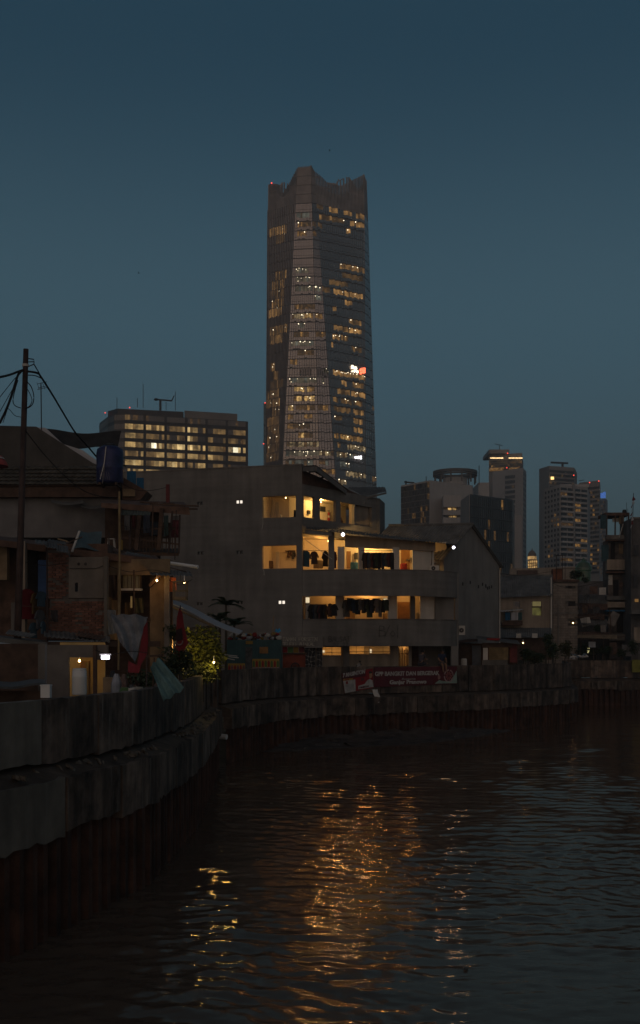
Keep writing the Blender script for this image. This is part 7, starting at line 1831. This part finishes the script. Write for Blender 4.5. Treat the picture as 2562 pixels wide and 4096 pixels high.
for i in range(16):
    p = at(2284 + i*4.4, 2634 - random.uniform(0, 16), 104.2); m_ = MB(); m_.ball(p, random.uniform(.08, .18), 7, 5, (1.3, 1, .7))
    for vi, v_ in enumerate(m_.v): m_.v[vi] = (v_[0] + random.uniform(-.04, .04), v_[1], v_[2] + random.uniform(-.03, .03))
    m_.build('rubbish_bag', [white_c, mat('blue_grey_bag', (.12, .16, .2)), whitew][i % 3], label=ORD[i] + ' rubbish bag from the left in the heap by the shrubs', cat='rubbish bag', group='rubbish bags by the shrubs')
m_ = MB(); m_.box(xat(2280, 104), xat(2352, 104), 103.6, 105, GZ, zat(2641, 104)); m_.build('rubble_mound', soil, label='low mound of rubble under the rubbish bags', cat='rubble')
m_ = MB(); m_.box(xat(2552, 101), xat(2600, 101), 102.7, 102.9, zat(2690, 102), zat(2640, 102)); m_.build('yellow_board', mat('olive_board', (.16, .15, .03)), label='olive yellow board on the distant river wall at the right edge', cat='board')

# --- motorcycle behind the parapet
mc = Vector((xat(1468, 67.2), 67.6, GZ)); mo = thing('motorcycle', mc, 'dark motorcycle parked behind the river wall', 'motorcycle')
def wheel(c, r):
    m_ = MB(); n = 20
    for i in range(n):
        t0, t1 = 2*math.pi*i/n, 2*math.pi*(i+1)/n
        m_.prism([c + Vector((rr_*math.cos(t), -.05, rr_*math.sin(t))) for rr_, t in ((r*.75, t0), (r, t0), (r, t1), (r*.75, t1))], (0, .1, 0))
    w_ = m_.build('wheel', blackm, mo)
    for i in range(5):
        t0 = 2*math.pi*i/5; m_ = MB(); m_.bar(c, c + Vector((r*.76*math.cos(t0), 0, r*.76*math.sin(t0))), .03); m_.build('spoke', metal_d, w_)
wheel(mc + Vector((-.6, 0, .3)), .3); wheel(mc + Vector((.65, 0, .3)), .3)
m_ = MB(); m_.prism([mc + Vector(v_) for v_ in ((-.45, -.12, .55), (-.1, -.12, .35), (.45, -.12, .45), (.85, -.12, .75), (.8, -.12, .85), (.1, -.12, .78), (-.15, -.12, .6), (-.4, -.12, .95), (-.55, -.12, .95))], (0, .24, 0)); m_.build('body', mat('bike_paint', (.03, .03, .035), rough=.25, spec=.6), mo)
m_ = MB(); m_.prism([mc + Vector(v_) for v_ in ((.0, -.13, .79), (.85, -.13, .86), (.8, -.13, .94), (.3, -.13, .88), (.0, -.13, .86))], (0, .26, 0)); m_.build('seat', blackm, mo)
m_ = MB(); m_.tube([mc + Vector((-.6, 0, .3)), mc + Vector((-.42, 0, 1.0))], .04, 8); m_.build('fork', metal_d, mo)
m_ = MB(); m_.tube([mc + Vector((-.3, -.34, 1.08)), mc + Vector((-.42, -.1, 1.02)), mc + Vector((-.42, .1, 1.02)), mc + Vector((-.3, .34, 1.08))], .018, 6); m_.build('handlebar', metal_d, mo)
m_ = MB(); m_.ball(mc + Vector((-.55, 0, .95)), .11, 10, 7); m_.build('headlight', glass_d, mo)
m_ = MB(); m_.prism([mc + Vector(v_) for v_ in ((-.66, -.16, .82), (-.5, -.16, 1.2), (-.36, -.16, 1.12), (-.5, -.16, .78))], (0, .32, 0)); m_.build('front_fairing', mat('bike_silver', (.16, .16, .17), rough=.3, metal=.3), mo)
for s_ in (-1, 1):
    m_ = MB(); m_.tube([mc + Vector((-.36, .26*s_, 1.06)), mc + Vector((-.4, .3*s_, 1.24))], .01, 5); m_.ball(mc + Vector((-.4, .3*s_, 1.27)), .06, 8, 5, (1, .4, .7)); m_.build('mirror', blackm, mo)

# --- two people sitting on the parapet
def skin(name, verts, edges, m, parent, sub=2):
    me = bpy.data.meshes.new(name); me.from_pydata([tuple(v[0]) for v in verts], edges, []); me.update()
    o = bpy.data.objects.new(name, me); link(o)
    if parent is not None: o.parent = parent
    sk = o.modifiers.new('skin', 'SKIN'); sk.use_smooth_shade = True
    if not me.skin_vertices: me.skin_vertices.new()
    for i, v in enumerate(verts):
        me.skin_vertices[0].data[i].radius = (v[1], v[1] if len(v) < 3 else v[2])
        me.skin_vertices[0].data[i].use_root = (i == 0)
    sb_ = o.modifiers.new('sub', 'SUBSURF'); sb_.levels = sb_.render_levels = sub
    dg = bpy.context.evaluated_depsgraph_get()
    nm = bpy.data.meshes.new_from_object(o.evaluated_get(dg))
    o.modifiers.clear(); o.data = nm
    nm.materials.clear(); nm.materials.append(m)
    for p in nm.polygons: p.use_smooth = True
    ORG[o.name] = ORG[parent.name] if parent is not None else Vector()
    return o
def person(base, face, pose, shirt_c, short_c, label):
    """base: point of the seat; face: heading of the body about z; pose gives joints in body space (x forward, y left, z up)"""
    r_ = thing('person', base, label, 'person')
    c, s_ = math.cos(face), math.sin(face)
    def w(p): return Vector((c*p[0] - s_*p[1], s_*p[0] + c*p[1], p[2]))
    J = {k_: w(v_) for k_, v_ in pose.items()}
    body = [(J['pelvis'], .13), (J['waist'], .12), (J['chest'], .15), (J['neck'], .06), (J['head0'], .075), (J['head1'], .1), (J['head2'], .085)]
    edges = [(0, 1), (1, 2), (2, 3), (3, 4), (4, 5), (5, 6)]
    def chain(root, names, rads):
        prev = root
        for n_, r in zip(names, rads):
            body.append((J[n_], r)); edges.append((prev, len(body) - 1)); prev = len(body) - 1
        return prev
    ends = []
    for sd_ in ('l', 'r'):
        ends.append(chain(2, [sd_ + 'sh', sd_ + 'el', sd_ + 'wr', sd_ + 'ha'], [.065, .05, .035, .03]))
        chain(0, [sd_ + 'hip', sd_ + 'kn', sd_ + 'an', sd_ + 'to'], [.095, .07, .045, .035])
    b_ = skin('body', body, edges, skin_m, r_)
    for sd_ in ('l', 'r'):       # five fingers to each hand
        ha, wr = J[sd_ + 'ha'], J[sd_ + 'wr']; d = (ha - wr).normalized(); sv = d.cross(Vector((0, 0, 1))); sv = sv.normalized() if sv.length > .1 else Vector((1, 0, 0))
        for i, (o_, L_) in enumerate(((-.03, .075), (-.01, .085), (.01, .08), (.03, .065), (-.045, .05))):
            st_ = ha + sv * o_ - d * (.03 if i == 4 else 0); en = st_ + d * L_ * .6 + (sv * -.03 if i == 4 else Vector()); en2 = en + d * L_ * .35 + Vector((0, 0, -.018))
            m_ = MB(); m_.tube([ORG[r_.name] + st_, ORG[r_.name] + en, ORG[r_.name] + en2], [.0095, .009, .006], 6); m_.build('finger', skin_m, b_)
    sh = [(J['waist'] + (J['pelvis'] - J['waist']) * .7, .15), (J['waist'], .14), (J['chest'], .172), (J['neck'] - Vector((0, 0, .05)), .085)]
    se = [(0, 1), (1, 2), (2, 3)]
    for sd_ in ('l', 'r'):
        sh.append((J[sd_ + 'sh'], .085)); se.append((2, len(sh) - 1)); sh.append((J[sd_ + 'sh'].lerp(J[sd_ + 'el'], .7), .07)); se.append((len(sh) - 2, len(sh) - 1))
    skin('shirt', sh, se, shirt_c, r_)
    st_ = [(J['pelvis'], .15)]; ste = []
    for sd_ in ('l', 'r'):
        st_.append((J[sd_ + 'hip'], .115)); ste.append((0, len(st_) - 1)); st_.append((J[sd_ + 'hip'].lerp(J[sd_ + 'kn'], .75), .095)); ste.append((len(st_) - 2, len(st_) - 1))
    skin('shorts', st_, ste, short_c, r_)
    up = (J['head2'] - J['head0']).normalized(); fw_ = w((1, 0, 0)); lf = w((0, 1, 0)); hc = J['head1'] + ORG[r_.name]
    m_ = MB(); m_.ball(hc + up * .035 - fw_ * .02, .118, 12, 8, (1, 1, 1.02))
    m_.v = [v_ if (Vector(v_) - hc).dot(fw_) < .06 - .0 and (Vector(v_) - hc).dot(up) > -.05 else tuple(hc + (Vector(v_) - hc) * .8) for v_ in m_.v]
    m_.build('hair', hair_m, r_, smooth=True)
    m_ = MB(); m_.ball(hc + fw_ * .108 - up * .01, .018, 8, 6, (1, 1, 1.3)); m_.build('nose', skin_m, r_)
    for s2 in (-1, 1):
        m_ = MB(); m_.ball(hc + fw_ * .092 + lf * .036 * s2 + up * .018, .013, 8, 6); m_.build('eye', blackm, r_)
        m_ = MB(); m_.ball(hc + lf * .104 * s2, .024, 8, 6, (1, .6, 1.4)); m_.build('ear', skin_m, r_)
    m_ = MB(); m_.ball(hc + fw_ * .094 - up * .052, .022, 8, 5, (.5, 1, .3)); m_.build('mouth', mat('lips', (.14, .05, .04)), r_)
    return r_
pw_ = Frame(FAR[3], FAR[4])
b1 = pw_.p(pw_.a(1690), -.12, 4.23); ang = math.atan2(pw_.u.y, pw_.u.x)
person(b1, ang + .15, dict(pelvis=(0, 0, .13), waist=(.03, 0, .3), chest=(.09, 0, .52), neck=(.14, 0, .68), head0=(.16, 0, .74), head1=(.19, 0, .83), head2=(.2, 0, .9),
    lsh=(.1, .18, .62), lel=(.22, .22, .36), lwr=(.42, .14, .4), lha=(.5, .1, .42), rsh=(.1, -.18, .62), rel=(.24, -.2, .36), rwr=(.44, -.12, .38), rha=(.52, -.09, .4),
    lhip=(.05, .1, .11), lkn=(.44, .16, .34), lan=(.3, .1, .07), lto=(.46, .12, .04), rhip=(.05, -.1, .11), rkn=(.46, -.14, .13), ran=(.2, -.12, .06), rto=(.1, -.04, .05)),
    mat('shirt_dark_grey', (.07, .06, .07), n=.3), mat('shorts_dark', (.04, .035, .04)), 'person in a dark grey shirt sitting sideways on the river wall, knees drawn up')
b2 = pw_.p(pw_.a(1772), -.1, 4.23)
person(b2, ang - math.pi/2 - .25, dict(pelvis=(0, 0, .13), waist=(.0, 0, .32), chest=(.04, 0, .54), neck=(.08, 0, .7), head0=(.1, 0, .76), head1=(.13, 0, .85), head2=(.13, 0, .92),
    lsh=(.05, .19, .64), lel=(.1, .26, .36), lwr=(.3, .16, .24), lha=(.38, .13, .22), rsh=(.05, -.19, .64), rel=(.1, -.26, .36), rwr=(.3, -.16, .24), rha=(.38, -.13, .22),
    lhip=(.06, .1, .11), lkn=(.36, .12, .08), lan=(.4, .12, -.34), lto=(.54, .13, -.4), rhip=(.06, -.1, .11), rkn=(.36, -.12, .08), ran=(.42, -.1, -.34), rto=(.56, -.11, -.4)),
    mat('shirt_navy', (.02, .028, .06), n=.3), mat('shorts_grey', (.05, .05, .055)), 'person in a navy shirt sitting on the river wall, legs over the maroon banner')

# --- birds
for x, y, l_ in ((1320, 602, 'tiny bird high above the tall tower'), (556, 1092, 'tiny bird in the sky above the office block')):
    p = at(x, y, 150); m_ = MB(); m_.ball(p, .05, 8, 5, (2.2, 1, 1)); m_.prism([p, p + Vector((-.12, .2, .1)), p + Vector((.02, .22, .1))], (0, 0, .01)); m_.prism([p, p + Vector((-.12, -.2, .1)), p + Vector((.02, -.22, .1))], (0, 0, .01)); m_.build('bird', blackm, label=l_, cat='bird')

# ------------------------------------------------------------------ humid evening air
hm = bpy.data.materials.new('haze'); hm.use_nodes = True
ht = hm.node_tree; ht.nodes.remove(ht.nodes['Principled BSDF'])
pv = ht.nodes.new('ShaderNodeVolumePrincipled')
pv.inputs['Color'].default_value = (.92, .94, .97, 1); pv.inputs['Density'].default_value = .00045; pv.inputs['Anisotropy'].default_value = .2
ht.links.new(pv.outputs[0], [n_ for n_ in ht.nodes if n_.type == 'OUTPUT_MATERIAL'][0].inputs['Volume'])
mb = MB(); mb.box(-3100, 3100, -300, 5100, -2.5, 262)
hz_o = mb.build('haze', hm, kind='stuff', label='thin humid haze over the river and the city', cat='haze')
